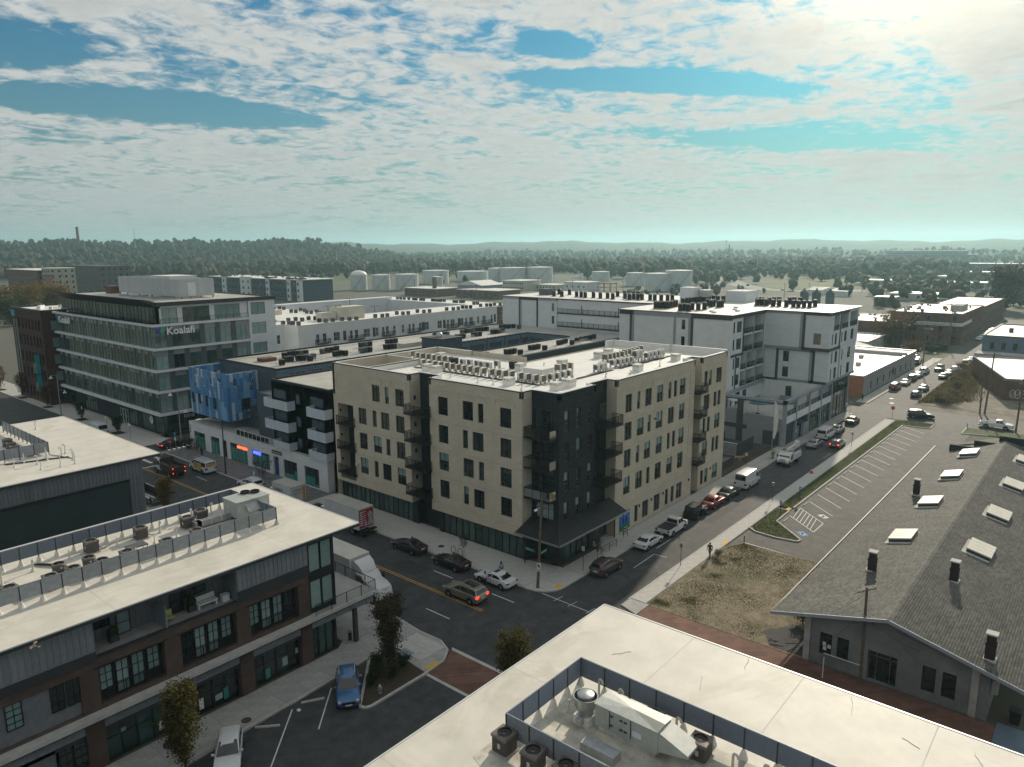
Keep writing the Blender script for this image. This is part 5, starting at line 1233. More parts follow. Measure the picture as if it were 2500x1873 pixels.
for(e,y1,z1)in((EL,RID[0],RID[1]),(ER,RID[0],RID[1])):
 b.faces([(60.24,e[0],e[1]-.26),(60.24,e[0],e[1]+.03),(60.24,y1,z1+.03),(60.24,y1,z1-.26),(60.36,e[0],e[1]-.26),(60.36,e[0],e[1]+.03),(60.36,y1,z1+.03),(60.36,y1,z1-.26)],[(0,1,2,3),(7,6,5,4),(0,3,7,4),(1,5,6,2),(0,4,5,1)])
Q('barge_board',b,mat('pale_blue_fascia',(.30,.33,.37),.6,var=.06),gab)
b=MB();b.box(60.3,20.92,3.68,X1,21.05,3.84);Q('gutter',b,Md,gab)
for(y0,y1,z,x)in((18.6,15.6,4.6,127.5),(15.6,12.6,5.4,129),(12.6,5,6.3,130.5)):b=MB();b.box(x,y0,3.2,x+.45,y1,z+.5);Q('stepped_parapet',b,M_black_brick,gab)
def roofz(y):return RID[1]-(abs(y-RID[0]))*(RID[1]-3.85)/9.3
def rooflight(x,y,rz_slope,label):
 t=root('rooflight',label,'rooflight',(x,y,roofz(y)),0,'rooflights on the shingle roof');s=1 if y>RID[0]else-1;a=math.atan(2.35/9.3)*s
 L,W=3.4,2.1
 b=MB();b.box(-L/2,-W/2,-.5,L/2,W/2,.30);Q('kerb',b,Md,t)
 gm=MB();gm.box(.02,-W/2-.06,.30,L/4-.02,W/2+.06,.42)
 me=gm.mesh('rooflight_panel',mat('milky_rooflight',(.60,.57,.49),.35,var=.06))
 for k in range(4):
  o=link(bpy.data.objects.new('rooflight_panel',me));o.parent=t;o.location=(-L/2+L*k/4,0,0)
 t.rotation_euler=(-a,0,0)
 b=MB();b.prism([(-L/2-.45,-W/2),(L/2+.2,-W/2-.1),(L/2+.2,W/2+.3),(-L/2-.45,W/2+.35)],-.1,.02);Q('flashing',b,Mk,t);return t
w_=['nearest','second','third','far']
for k,x in enumerate((82.0,95.6,109.0,122.6)):rooflight(x,15.2,1,'%s rooflight from the near eave on the street side of the shingle roof'%ordw(k))
for k,x in enumerate((82.8,95.6,108.9,122.4)):rooflight(x,8.45,-1,'%s rooflight from the near gable on the far slope of the shingle roof'%ordw(k))
def chimney(x,y,h,label):
 z=roofz(y);t=root('brick_chimney',label,'chimney',(x,y,z),0,'chimneys on the shingle roof')
 b=MB();b.box(-.34,-.34,-.4,.34,.34,h*.62);b.box(-.30,-.30,h*.62,.30,.30,h-.1);b.box(-.38,-.38,h*.55,.38,.38,h*.64);Q('shaft',b,brickmat('soot_brick',(.035,.028,.026),(.055,.042,.038),(.03,.028,.026),.2,.075,.7)if 'soot_brick' not in MATS else MATS['soot_brick'],t)
 b=MB();b.box(-.40,-.40,h-.1,.40,.40,h+.02);Q('cap',b,Mk,t)
 b=MB();b.prism([(-.6,-.45),(.45,-.45),(.45,.55),(-.45,.45)],-.1,.05);Q('flashing',b,Mk,t)
chimney(99.8,17.6,2.0,'sooty brick chimney farthest up the street side of the shingle roof');chimney(71.7,15.7,1.9,'sooty brick chimney nearest the end wall on the street side of the shingle roof')
chimney(73.2,9.2,1.9,'sooty brick chimney just over the ridge of the shingle roof');chimney(62.4,4.95,2.1,'tall sooty brick chimney near the right barge board of the shingle roof')
tow=WR('white_apartment_tower','tall white apartment building with charcoal frame bands, stacked balconies and a terrace podium','apartment building',(147.8,44,0))
ZT=22.7
def bands(axis,plane,segs,m,d=.10):
 b=MB()
 for(u0,u1,z0,z1)in segs:FB(b,axis,plane,u0,u1,z0,z1,-d,0)
 Q('frame_band',b,m,tow)
XT,YT=131.4,56.4
sl_=[(66.0,66.8,z,z+1.9)for z in(9.2,12.6,16.1,19.4)]
b=MB();wall(b,'x',XT,YT,81,0,ZT,sl_,.2);Q('wall',b,M_whitepanel,tow)
for h in sl_:WN(tow,'x',XT,*h,'plain',Mf,Mg,.1)
bands('x',XT,[(YT-.05,64.3,ZT-1.0,ZT),(77.6,81,ZT-1.0,ZT),(64.3,64.8,4,ZT),(78.0,78.5,4,ZT)],Md);bands('x',XT,[(64.8,78.0,ZT-1.0,ZT),(64.8,65.3,4,ZT-1),(68.0,68.5,4,ZT-1),(77.5,78.0,4,ZT-1)],Mz,.08)
zs4=[(8.4,4),(12,0),(15.5,0),(19.0,0)]
def balc_bay(x0,x1,z,H=3.05,back=2.0):
 b=MB();b.box(x0,YT+back,z,x1,YT+back+.1,z+H);bw2=Q('balcony_back_wall',b,Mw,tow)
 b=MB();b.box(x0+.2,YT+back-.06,z,x0+1.5,YT+back-.01,z+2.3);b.box(x1-1.6,YT+back-.06,z,x1-.4,YT+back-.01,z+2.3);Q('balcony_door',b,Mg,tow)
 b=MB();b.box(x0,YT-.05,z-.35,x1,YT+back,z);Q('balcony_slab',b,Mw,tow)
 b=MB();railing(b,[(x0,YT+.0),(x1,YT+.0)],z,1.1,step=.16);Q('balcony_railing',b,Mq,tow)
wz=[19.3,16.0,12.4,9.1]
hs=[]
for z in(19.2,15.9):hs+=[(132.1,132.9,z,z+2.1),(133.7,136.0,z,z+2.1)]
for z in(12.2,8.9):hs+=[(132.6,133.3,z,z+2.1),(134.1,135.7,z,z+2.1)]
op=[(137.2,141.6,18.7,21.9,2.0),(142.2,146.6,18.7,21.9,2.0),(137.2,141.6,15.2,18.35,2.0),(142.2,146.6,15.2,18.35,2.0),(136.2,138.6,11.7,14.8,2.0),(139.2,143.4,11.7,14.8,2.0),(136.2,138.6,8.4,11.4,2.0),(139.2,143.4,8.4,11.4,2.0),(144.0,147.7,11.7,14.8,2.0),(144.0,147.7,8.4,11.4,2.0)]
b=MB();wall(b,'y',YT,XT,147.8,5.0,ZT,hs+op,.15);Q('wall',b,Mw,tow)
for h in hs:WN(tow,'y',YT,*h,'grid21' if h[1]-h[0]>1 else 'plain',Mf,Mg,.08)
for h in op:balc_bay(h[0],h[1],h[2],h[3]-h[2])
bands('y',YT,[(XT,147.8,ZT-.75,ZT),(136.6,137.1,15.0,ZT-.7),(XT,137,14.6,15.1),(133.6,134.0,7.6,14.6),(XT,144,7.4,7.9)],Md);bands('y',YT,[(141.65,142.15,15,ZT-.75),(146.7,147.2,15,ZT-.75),(138.65,139.1,8,14.7),(143.45,143.95,7.9,15),(137.1,147,14.8,15.2)],Mz,.08)
XW2,YW=147.8,43.6
wl=[(46.2,47.6,16.6,19.2)]
b=MB();h1=[(45.2,46.6,16.3,18.5)];wall(b,'x',XW2,YW,YT,15.3,ZT,h1,.15);wall(b,'y',YW,XW2,167,15.3,ZT,[(149.6,150.3,16.1,18.3),(151.4,152.6,16.1,18.3),(155.6,156.3,16.1,18.3),(157.6,159.2,16.1,18.3),(162,164,16.1,18.3),(150.3,153.7,18.9,22.0,1.8),(155.2,159.6,18.9,22.0,1.8),(161,166,18.9,22,1.8)],.15)
Q('upper_box_wall',b,M_whitepanel,tow)
for h in h1:WN(tow,'x',XW2,*h,'plain',Mf,Mg,.08)
for h in[(149.6,150.3,16.1,18.3),(151.4,152.6,16.1,18.3),(155.6,156.3,16.1,18.3),(157.6,159.2,16.1,18.3),(162,164,16.1,18.3)]:WN(tow,'y',YW,*h,'grid21' if h[1]-h[0]>1 else 'plain',Mf,Mg,.08)
for(x0,x1)in((150.3,153.7),(155.2,159.6),(161,166)):
 b=MB();b.box(x0,YW+1.75,18.9,x1,YW+1.8,22);b.box(x0+.3,YW+1.68,18.95,x0+1.6,YW+1.73,21.2);Q('balcony_door',b,Mg,tow)
 b=MB();railing(b,[(x0,YW),(x1,YW)],18.9,1.1,step=.16);Q('balcony_railing',b,Mq,tow)
b=MB();h2=[(51.3,52.5,12.4,14.5),(51.3,52.5,9.2,11.3)];wall(b,'x',XW2+.4,YW,YT,8.4,15.3,h2,.15);hh=[(150.3,151,12.3,14.6),(152.5,154,12.3,14.6),(157,157.7,12.3,14.6),(161,163,12.3,14.6),(150.3,151,9.0,11.3),(152.5,154,9.0,11.3),(157,157.7,9,11.3),(161,163,9,11.3)]
wall(b,'y',YW+.1,XW2+.4,166.6,8.4,15.3,hh,.15);Q('lower_box_wall',b,M_whitepanel,tow)
for h in h2:WN(tow,'x',XW2+.4,*h,'plain',Mf,Mg,.08)
for h in hh:WN(tow,'y',YW+.1,*h,'grid21' if h[1]-h[0]>1 else 'plain',Mf,Mg,.08)
bands('x',XW2,[(YW-.1,48.8,ZT-.7,ZT),(48.3,48.8,15.2,ZT-.6),(YW-.1,48.8,15.0,15.6)],Md);bands('x',XW2,[(48.8,YT,ZT-.6,ZT),(48.8,49.3,15.3,ZT-.6),(48.8,YT,15.0,15.5)],Mz,.08)
bands('x',XW2+.4,[(46.2,46.7,8.5,15),(YW,46.7,8.4,8.9),(53.4,53.9,8.5,15),(53.4,YT,8.4,8.8)],Md);bands('x',XW2+.4,[(46.7,47.2,8.5,15),(46.7,53.4,8.4,8.9),(46.7,53.4,14.6,15)],Mz,.08)
bands('y',YW,[(XW2,160,ZT-.7,ZT),(154.2,154.7,15.3,ZT-.6),(XW2,155,15.0,15.6)],Md);bands('y',YW+.1,[(155.3,155.7,8.4,15.2),(XW2,167,8.4,8.9)],Mz,.08)
b=MB();b.box(131.6,58.6,0,167,80.9,ZT-.4);b.box(148.4,45.5,8.5,166.5,58.6,ZT-.4);Q('core_wall',b,Mw,tow)
b=MB();b.box(131.2,56.2,ZT-.12,167.2,81.2,ZT);b.box(147.5,43.3,ZT-.12,168.6,56.2,ZT);Q('roof_edge',b,Md,tow)
b=MB();b.poly([(131.3,56.3,ZT+.01),(147.6,56.3,ZT+.01),(147.6,43.4,ZT+.01),(168.5,43.4,ZT+.01),(168.5,81.1,ZT+.01),(131.3,81.1,ZT+.01)]);Q('roof',b,Mr,tow)
b=MB();b.box(162.0,66.5,ZT,169,71.5,ZT+2.6);Q('stair_box',b,Mw,tow)
b=MB();b.box(156,76.5,ZT,160,80,ZT+3.4);Q('stair_box',b,Mw,tow)
b=MB();b.box(158,74,ZT+1.2,160.8,76.3,ZT+2.8);Q('roof_unit',b,M_tin,tow)
for(x,y)in((135.6,62.4),(139.2,58.6),(133.6,61),(142.2,60.5),(147.2,62.4)):b=MB();b.box(x,y,ZT,x+.9,y+.7,ZT+.3);Q('roof_vent',b,Mw,tow)
YPD=44.0;P0,P1=127.6,165
b=MB()
cols2=[127.6,133.0,140.0,146.9,153.4,164.6]
for x in cols2:b.box(x,YPD,0,x+.55,YPD+.6,8.35)
b.box(P0,YPD,7.9,153.9,YPD+.7,8.4);b.box(P0,YPD,7.9,P0+.7,58,8.4);b.box(P0+.7,55.7,7.9,148,56.3,8.3)
Q('podium_frame',b,Mz,tow)
b=MB();b.box(P0-.05,YPD-.05,7.75,P0,58,7.95);b.box(P0-.05,51.8,0,P0,53.0,7.9);b.box(P0-.06,51,2.4,P0-.0,58,3.2);Q('podium_band',b,Md,tow)
for(x0,x1)in zip(cols2,cols2[1:]):
 if x0<153:b=MB();b.box(x0+.55,YPD+.05,4.2,x1,YPD+.3,5.5);Q('white_spandrel',b,Mw,tow)
 b=MB();railing(b,[(x0+.55,YPD+.2),(x1,YPD+.2)],5.45,1.05,step=.18);Q('terrace_railing',b,Mq,tow)
 if x0<130:
  b=MB();b.box(x0+.55,YPD+.4,3.0,x1,YPD+.5,4.2);b.box(x0+.55,YPD+.45,0,x1,YPD+.55,3.0);Q('garage_door',b,Md,tow)
 elif x0<139:WN(tow,'y',YPD+.3,x0+.6,x1-.05,2.6,4.1,'grid51',Mf,Mt,0,'shop_window');b=MB();b.box(x0+.55,YPD+2.5,0,x1,YPD+2.6,2.6);b.box(x0+4.5,YPD,0,x1,YPD+.5,2.6);Q('entry_wall',b,Mz,tow)
 elif x0<153:
  WN(tow,'y',YPD+.3,x0+.6,x1-.05,2.9,4.1,'grid51',Mf,Mt,0,'shop_window');WN(tow,'y',YPD+.3,x0+.6,x1-.05,.15,2.7,'grid41',Mf,Mt,0,'shop_window')
WN(tow,'y',YPD+.3,154.1,158.3,.2,8.2,'grid24',Mf,Mt,0,'shop_window');WN(tow,'y',YPD+.3,158.6,164.4,.2,8.2,'grid34',Mf,Mg,0,'shop_window')
text(tow,'THE BOX','y',YPD,155.2,5.0,.9,Mv,.06,.1,name='sign_lettering')
b=MB();b.box(128.3,44.8,0,148,56.2,4.9);b.box(148,44.6,0,166.5,58,8.4);Q('podium_wall',b,Mz,tow)
b=MB();b.poly([(127.9,44.3,5.0),(148,44.3,5.0),(148,56.3,5.0),(127.9,56.3,5.0)]);Q('terrace_floor',b,Mk,tow)
b=MB();wall(b,'x',P0+.02,YPD,56.3,0,5.0,[(45.0,48.0,.05,2.7)],.3);b.box(P0,53.2,5,P0+.3,58,5.9);b.box(P0-.03,45.2,2.9,P0+.0,51.5,5.4);Q('podium_side_wall',b,mat('dull_grey_render',(.20,.215,.24),.85,var=.08),tow)
b=MB();b.box(P0+.2,45,0,P0+.3,48,2.7);Q('service_door',b,Md,tow)
b=MB();hh=[(129.8,130.6,5.1,7.3),(131.8,132.5,5.1,7.3),(134.0,136.2,5.1,7.5),(137.4,139.4,5.1,7.5)];wall(b,'y',56.2,128,147.9,5,7.9,hh,.1);wall(b,'x',147.7,44.5,56.2,5,8.4,[(50.2,51.4,5.1,7.5)],.1);Q('terrace_wall',b,Mw,tow)
for h in hh:WN(tow,'y',56.2,*h,'plain',Mf,Mg,.05)
WN(tow,'x',147.7,50.2,51.4,5.1,7.5,'plain',Mf,Mg,.05,'terrace_door')
def sofa(x,y,rz,L,label):
 t=root('outdoor_sofa',label,'sofa',(x,y,5.0),rz,'sofas on the podium terrace');b=MB();b.box(-L/2,-.4,.1,L/2,.4,.42);Q('seat',b,Mz,t);b=MB();b.box(-L/2,.25,.42,L/2,.45,.85);Q('backrest',b,Mz,t)
sofa(141.5,54.6,0,3.4,'long grey sofa against the white wall of the podium terrace');sofa(145.0,50.3,-1.57,2.6,'grey sofa side-on beside the terrace door of the podium');sofa(140.0,51.2,3.14,2.2,'short grey sofa in the middle of the podium terrace')
def parasol(x,y,c,label,r=1.5):
 t=root('parasol',label,'parasol',(x,y,5.0),0,'parasols on the podium terrace');b=MB();b.tube((0,0,0),(0,0,2.3),.04,6);Q('pole',b,Mq,t)
 b=MB();b.lathe(0,0,[(r,1.95),(r,2.0),(.05,2.55)],8);Q('canopy',b,c,t);b=MB();b.lathe(0,0,[(.4,0),(.4,.1)],10);Q('base',b,Md,t)
parasol(130.0,50.0,mat('teal_canvas',(.04,.17,.20),.8,var=.1),'teal parasol at the street corner of the podium terrace',1.7);parasol(133.6,46.0,MATS['teal_canvas'],'smaller teal parasol near the podium railing');parasol(130.5,54.6,Mw,'white parasol under the podium frame near the yard',1.6)
blk=WR('white_balcony_block','white and charcoal balcony block behind the long grey roofs','apartment building',(149,110,0))
b=MB();b.box(149.2,82,0,175,128.3,ZT-.3);Q('core_wall',b,Mw,blk)
b=MB();hs=[(111.2,112.0,z,z+2)for z in(19.4,16.2)];wall(b,'x',149,110.4,128.5,12,ZT,hs,.15);Q('wall',b,M_whitepanel,blk)
for h in hs:WN(blk,'x',149,*h,'plain',Mf,Mg,.08)
def bands2(segs,m,pl=149,d=.1):
 b=MB()
 for(u0,u1,z0,z1)in segs:FB(b,'x',pl,u0,u1,z0,z1,-d,0)
 Q('frame_band',b,m,blk)
bands2([(110.4,116.4,ZT-.7,ZT),(122.4,128.5,ZT-.7,ZT),(121.9,122.4,12,ZT-.7)],Mz,d=.08);bands2([(116.4,122.4,ZT-.8,ZT),(116.4,116.9,12,ZT),(122.4,122.8,12,ZT)],Md)
b=MB();ops=[(82,96,19.2,21.9,2),(96.6,110.2,19.2,21.9,2),(82,96,15.9,18.7,2),(96.6,110.2,15.9,18.7,2)]
hs=[]
for z in(19.3,16.0):hs+=[(106.2,109.0,z,z+2.4),(102.2,103.2,z,z+2.4),(95.6,99.0,z,z+2.4),(92.4,93.4,z,z+2.4),(86,89,z,z+2.4)]
wall(b,'x',150.8,82,110.4,12,ZT,hs,.12);Q('wall',b,Mw,blk)
for h in hs:WN(blk,'x',150.8,*h,'grid21' if h[1]-h[0]>1.5 else 'plain',Mf,rnd.choice([Mg,M_glassgreen]),.06,'balcony_door')
for z in(19.15,15.85):
 b=MB();b.box(149,82,z-.3,150.8,110.3,z);Q('balcony_slab',b,Md,blk);b=MB();railing(b,[(149.05,82.1),(149.05,110.2)],z,1.05,step=.22);Q('balcony_railing',b,Mq,blk)
 for y in(102.8,92.2):b=MB();b.box(149.1,y,z,150.8,y+.15,z+2.0);Q('balcony_divider',b,Md,blk)
bands2([(82,96.8,ZT-.7,ZT),(102.0,102.4,15,ZT)],Mz,150.7,.1);bands2([(96.8,103.4,ZT-.8,ZT),(96.5,97.0,15,ZT)],Md,150.7)
b=MB();b.box(148.8,81.8,ZT-.12,175.2,128.7,ZT);Q('roof_edge',b,Md,blk);b=MB();b.poly([(149,82,ZT+.01),(175,82,ZT+.01),(175,128.5,ZT+.01),(149,128.5,ZT+.01)]);Q('roof',b,Mr,blk)
b=MB();b.box(156.5,119,ZT,160,122,ZT+1.7);Q('roof_unit',b,Ma,blk)
crt=WR('white_courtyard_apartments','long white sided apartment building with black balconies wrapped round a parking deck','apartment building',(104.4,157.3,0))
ZC=16.5;YC=157.3
w_=[]
def zc(x,w,k=0):return(x,x+w,11.9,14.2)
cwx=[(109.6,1.0),(111.6,1.2),(115.0,2.0),(117.2,.0),(120.2,1.0),(121.8,1.2),(124.8,2.2),(129.0,1.0),(131.2,.9),(132.6,1.1),(135.2,1.0),(138.4,1.0),(141.0,.9),(142.4,1.0),(145.0,1.0),(147.0,2.0),(152.6,1.8),(156.6,.9),(158.0,1.9),(162.0,1.8),(164.5,.9),(166.4,1.7),(170.0,1.0),(172.4,1.7),(176.5,.9)]
hs=[(x,x+w,z,z+2.3)for x,w in cwx if w for z in(11.6,8.1,4.6)]
b=MB();wall(b,'y',YC,104.4,179.5,0,ZC,hs,.12);b.poly([(104.4,YC,0),(104.4,163.5,0),(104.4,163.5,ZC),(104.4,YC,ZC)]);Q('wall',b,Mw,crt)
b=MB()
for i in range(150):x=104.5+i*.5;b.box(x,YC-.02,.5,x+.035,YC,ZC-.3)
Q('siding_batten',b,Mo,crt)
for h in hs:
 if h[2]>8:WN(crt,'y',YC,*h,'grid22' if h[1]-h[0]>1.4 else 'grid12',Mv,Mg,.05)
for x in(118.0,127.9,146.1,154.9,161.0+.2,178.0):b=MB();FB(b,'y',YC,x,x+.95,11.5,14.0,-.05,0);Q('grey_door_panel',b,Md,crt)
for x0,x1 in((109.3,113.2),(119.6,124.2),(131.0,134.9),(140.6,144.9),(156.0,160.4),(163.9,167.8),(172,176)):
 b=MB();b.box(x0,YC-1.3,11.35,x1,YC,11.5);o=Q('balcony',b,Mf,crt);b=MB();railing(b,[(x0,YC),(x0,YC-1.28),(x1,YC-1.28),(x1,YC)],11.5,1.1,step=.14);Q('railing',b,Mq,o)
b=MB();hs=[(181.0,183.6,12.0,14.6),(185.2,187.8,12.0,14.6),(189.2,191.2,12.0,14.6)];wall(b,'y',YC+.02,179.5,192,0,ZC+.2,hs,.2);Q('brick_end_bay',b,M_oldbrick,crt)
for h in hs:WN(crt,'y',YC,*h,'grid22',Mv,M_glassgreen,.1)
b=MB();hs=[(158.6,159.7,11.6,13.9),(160.6,162.8,11.6,13.9)];hs2=[(99.6,100.6,11.6,13.9),(102.2,103.2,11.6,13.9)];
wall(b,'x',104.38,YC,163.5,0,ZC,hs,.1);wall(b,'y',163.5,92,104.4,0,ZC,hs2,.1);Q('wall',b,Mw,crt)
for h in hs:WN(crt,'x',104.38,*h,'grid22',Mv,Mg,.04)
for h in hs2:WN(crt,'y',163.5,*h,'grid12',Mv,Mg,.04)
b=MB();b.box(104.6,157.6,0,192,172,ZC-.25);b.box(92,163.8,0,104.6,172,ZC-.25);b.box(110,172,0,133,226,ZC-.25);b.box(180.5,172,0,192,226,ZC-.25);b.box(110,214,0,192,226,ZC-.25);Q('block_wall',b,Mw,crt)
b=MB()
for p in(R4(104.4,157.3,192,172),R4(92,163.5,104.4,172),R4(110,172,133,226),R4(180.5,172,192,226),R4(133,214,180.5,226)):b.poly([(x,y,ZC-.2)for x,y in p])
Q('roof',b,Mr,crt)
edge_only(crt,[(104.4,163.5),(104.4,YC),(192,YC)],.2,ZC-.3,ZC,Mo,None);edge_only(crt,[(133,226),(133,172),(180.5,172)],.2,ZC-.3,ZC-.1,Mo,None)
b=MB();b.box(133.2,172.2,0,180.3,213.8,9.0);Q('parking_deck',b,M_asph2,crt)
b=MB();b.box(133.2,210,9,180.3,213.8,17.4);b.box(178.4,172.2,9,180.4,213.8,16.6);Q('deck_wall',b,Mw,crt)
b=MB();b.box(121.2,162.5,ZC-.2,129.5,166.5,ZC+3.2);Q('plant_unit',b,M_creamunit,crt)
for i in range(22):b=MB();b.box(121.3+i*.38,162.44,ZC-.1,121.42+i*.38,162.5,ZC+3.1);Q('unit_rib',b,M_creamunit,crt)
b=MB();b.box(116.3,164.0,ZC-.1,121,166.6,ZC+1.9);Q('plant_unit',b,M_creamunit,crt)
b=MB();b.tube((121.6,165,ZC+3.2),(121.6,165,ZC+4.0),.5,12);b.tube((123.2,165,ZC+3.2),(123.2,165,ZC+4.0),.5,12);Q('duct_stack',b,Ms,crt)
b=MB();b.box(113,190,ZC-.2,121,193,ZC+1.2);Q('plant_unit',b,M_creamunit,crt)
def mast(x,y,z,h,label,grp,arms=2):
 t=root('lamp_mast',label,'lamp mast',(x,y,z),0,grp);b=MB();b.tube((0,0,0),(0,0,h),.09,6);Q('pole',b,Md,t)
 b=MB();b.tube((-.9,.6,h-.05),(.9,-.6,h-.05),.05,4);Q('arm',b,Md,t)
 for s in(-1,1):b=MB();b.box(s*.9-.3,-s*.6-.2,h-.1,s*.9+.3,-s*.6+.2,h+.02);Q('lamp_head',b,Md,t)
mast(141.6,196,9,8.2,'double headed lamp mast near the back left of the parking deck','lamp masts on the parking deck');mast(141.5,172.8,9,9.3,'double headed lamp mast behind the front edge of the white roof','lamp masts on the parking deck');mast(158,206,9,9.3,'double headed lamp mast in the far corner of the parking deck','lamp masts on the parking deck')
enc=WR('bin_enclosure','grey slatted bin enclosure in the yard beside the white podium','enclosure',(119,50.5,0))
for i in range(8):b=MB();b.box(116.9,48.3,.1+i*.27,117.0,53.6,.1+i*.27+.24);Q('slat',b,M_mgrey2,enc)
b=MB();b.box(117,48.2,0,124,48.35,2.2);b.box(117,53.5,0,124,53.65,2.3);Q('side_wall',b,Md,enc)
b=MB();b.box(116.85,48.2,2.25,117.05,53.7,2.35);Q('cap_rail',b,Mo,enc)
for k in range(6):SP((107.6+1.25*k,51.9),(109.2+1.25*k,48.7),.14,None,yard,.02)
SP((107.0,52.0),(115,51.9),.14,None,yard,.02);SP((109.2,48.7),(115.5,48.7),.14,None,yard,.02)
struct('yard_verge',MB().prism([(104.6,45.3),(127.4,45.3),(127.4,46.4),(114,47.4),(104.6,46.8)],-.02,.07),M_mulch)
b=MB();railing(b,[(105.2,46.9),(112.5,46.9)],.05,1.3,step=.15);single('iron_fence',b,Mq,'short black iron fence between the yard and the pavement','fence')
t=root('cardboard_box','open brown cardboard box lying by the yard verge','box',(115.4,47.0,.07),.5);b=MB();b.box(-.5,-.35,0,.5,.35,.55);Q('carton',b,mat('cardboard',(.23,.15,.085),.9,var=.15),t);b=MB();b.poly([(-.5,-.35,.55),(.5,-.35,.55),(.6,-.8,.75),(-.45,-.75,.7)]);b.poly([(.5,.35,.55),(-.5,.35,.55),(-.5,.8,.4),(.5,.8,.45)]);Q('flap',b,MATS['cardboard'],t)
def lowbuilding(name,label,x0,y0,x1,y1,z,mw,mr,edge=None,holesx=(),holesy=(),pw=.3,cat='building'):
 t=WR(name,label,cat,(x0,y0,0))
 b=MB();wall(b,'x',x0,y0,y1,0,z,holesx,.2);wall(b,'y',y0,x0,x1,0,z,holesy,.2);b.poly([(x1,y0,0),(x1,y1,0),(x1,y1,z),(x1,y0,z)]);b.poly([(x1,y1,0),(x0,y1,0),(x0,y1,z),(x1,y1,z)]);Q('wall',b,mw,t)
 for h in holesx:WN(t,'x',x0,*h,'rail',Mf,Mg,.1)
 for h in holesy:WN(t,'y',y0,*h,'rail',Mf,Mg,.1)
 b=MB();b.poly([(x0+.1,y0+.1,z-.3),(x1-.1,y0+.1,z-.3),(x1-.1,y1-.1,z-.3),(x0+.1,y1-.1,z-.3)]);Q('roof',b,mr,t)
 b=MB();b.box(x0-.03,y0-.03,z-.3,x1+.03,y0+pw,z+.05);b.box(x0-.03,y0+pw,z-.3,x0+pw,y1-pw,z+.05);b.box(x1-pw,y0+pw,z-.3,x1+.03,y1-pw,z+.05);b.box(x0-.03,y1-pw,z-.3,x1+.03,y1+.03,z+.05);Q('parapet',b,edge or Mc,t)
 return t
lb=lowbuilding('low_grey_workshop','long low grey workshop with a bright white roof along the far street',183.4,45.7,238,62,5.15,mat('grey_block_wall',(.23,.235,.24),.9,var=.12),Mr,Mo,(),[(x,x+1.1,1.0,2.9)for x in range(190,236,6)])
b=MB();b.box(183.32,45.62,0,183.44,62,4.9);Q('orange_end_wall',b,mat('orange_brick',(.24,.105,.065),.9,var=.15),lb)
b=MB()
for(x,y)in((196,56),(206,57.5),(200,51),(214,54)):b.box(x,y,4.8,x+1.2,y+1.1,5.7)
Q('roof_vent',b,Mc,lb)
b=MB();b.box(225.5,45.7,4.85,227.5,62,5.7);Q('cross_parapet',b,Mc,lb)
b=MB();b.tube((186,50,4.95),(200,53.5,4.95),.06,5);b.tube((188,56,4.95),(205,58,4.95),.06,5);Q('roof_pipe',b,Mc,lb)
ml=lowbuilding('brick_loft_building','dark red brick loft building with a white painted sign band at the end of the far street',301.5,44.2,350,67.5,11.2,M_oldbrick,M_roofgrey,M_oldbrick,[(46+4.2*k,47.2+4.2*k,z,z+1.9)for k in range(5)for z in(1,4.4,8.3)],[(305+5*k,306.4+5*k,z,z+1.9)for k in range(9)for z in(1,4.4,8.3)])
b=MB();FB(b,'x',301.5,44.2,67.4,6.7,7.9,-.06,0);FB(b,'y',44.2,301.5,322,6.7,7.9,-.06,0);Q('sign_band',b,Mw,ml)
text(ml,'\u2736 MILLERLOFTS @ PLANT ZERO','x',301.5,60.5,6.95,.85,Md,.03,.1,name='sign_lettering',sx=1.15)
rs=random.Random(4)
for k in range(16):b=MB();x,y=rs.uniform(304,345),rs.uniform(47,65);s=rs.uniform(.5,1.2);b.box(x,y,10.8,x+s,y+s,11+s);Q('roof_vent',b,rs.choice([M_oldbrick,Mc,Ma]),ml)
b=MB();b.box(318,47,10.9,330,51,13);Q('roof_unit',b,Mc,ml)
m2=lowbuilding('brick_loft_annexe','lower brick annexe with a white roof left of the brick loft building',290,64,318,84,8.2,M_oldbrick,Mr,Mo)
for k in range(14):b=MB();x,y=rs.uniform(292,316),rs.uniform(66,82);b.box(x,y,7.9,x+.8,y+.8,8.7);Q('roof_vent',b,Mc,m2)
lowbuilding('brick_loft_rear_wing','rear brick wing of the lofts running down the far street',350.3,46,430,66,9.6,M_oldbrick,M_roofgrey,M_oldbrick,(),[(354+5*k,355.4+5*k,z,z+1.9)for k in range(14)for z in(1.2,5)])
lowbuilding('white_roof_store','small store with a white roof behind the long grey workshop',258,64,285,77,4.3,Mc,Mr,Mo)
gs=WR('grey_shed','grey shed with a shallow gabled roof behind the workshop','shed',(240,63,0));b=MB();b.box(239,62.2,0,256,74,3.2);Q('wall',b,Mc,gs);b=MB();b.faces([(238.8,62,3.2),(256.2,62,3.2),(256.2,74.2,3.2),(238.8,74.2,3.2),(238.8,68,4.6),(256.2,68,4.6)],[(0,1,5,4),(2,3,4,5),(0,4,3),(1,2,5)]);Q('roof',b,Mz,gs)
bb=lowbuilding('blue_painted_building','blue grey painted building with arched sash windows and a white roof on the right',259,9,300,32.2,8.7,mat('blue_grey_paint',(.10,.145,.19),.85,var=.1),M_roofgrey,Md,[(30.2-2.9*k-1.1,30.2-2.9*k,4.6,6.7)for k in range(7)],())
for k in range(9):b=MB();x,y=rs.uniform(262,296),rs.uniform(11,30);s=rs.uniform(.6,1.1);b.box(x,y,8.4,x+s,y+s,8.6+s);Q('roof_vent',b,rs.choice([M_oldbrick,Mc]),bb)
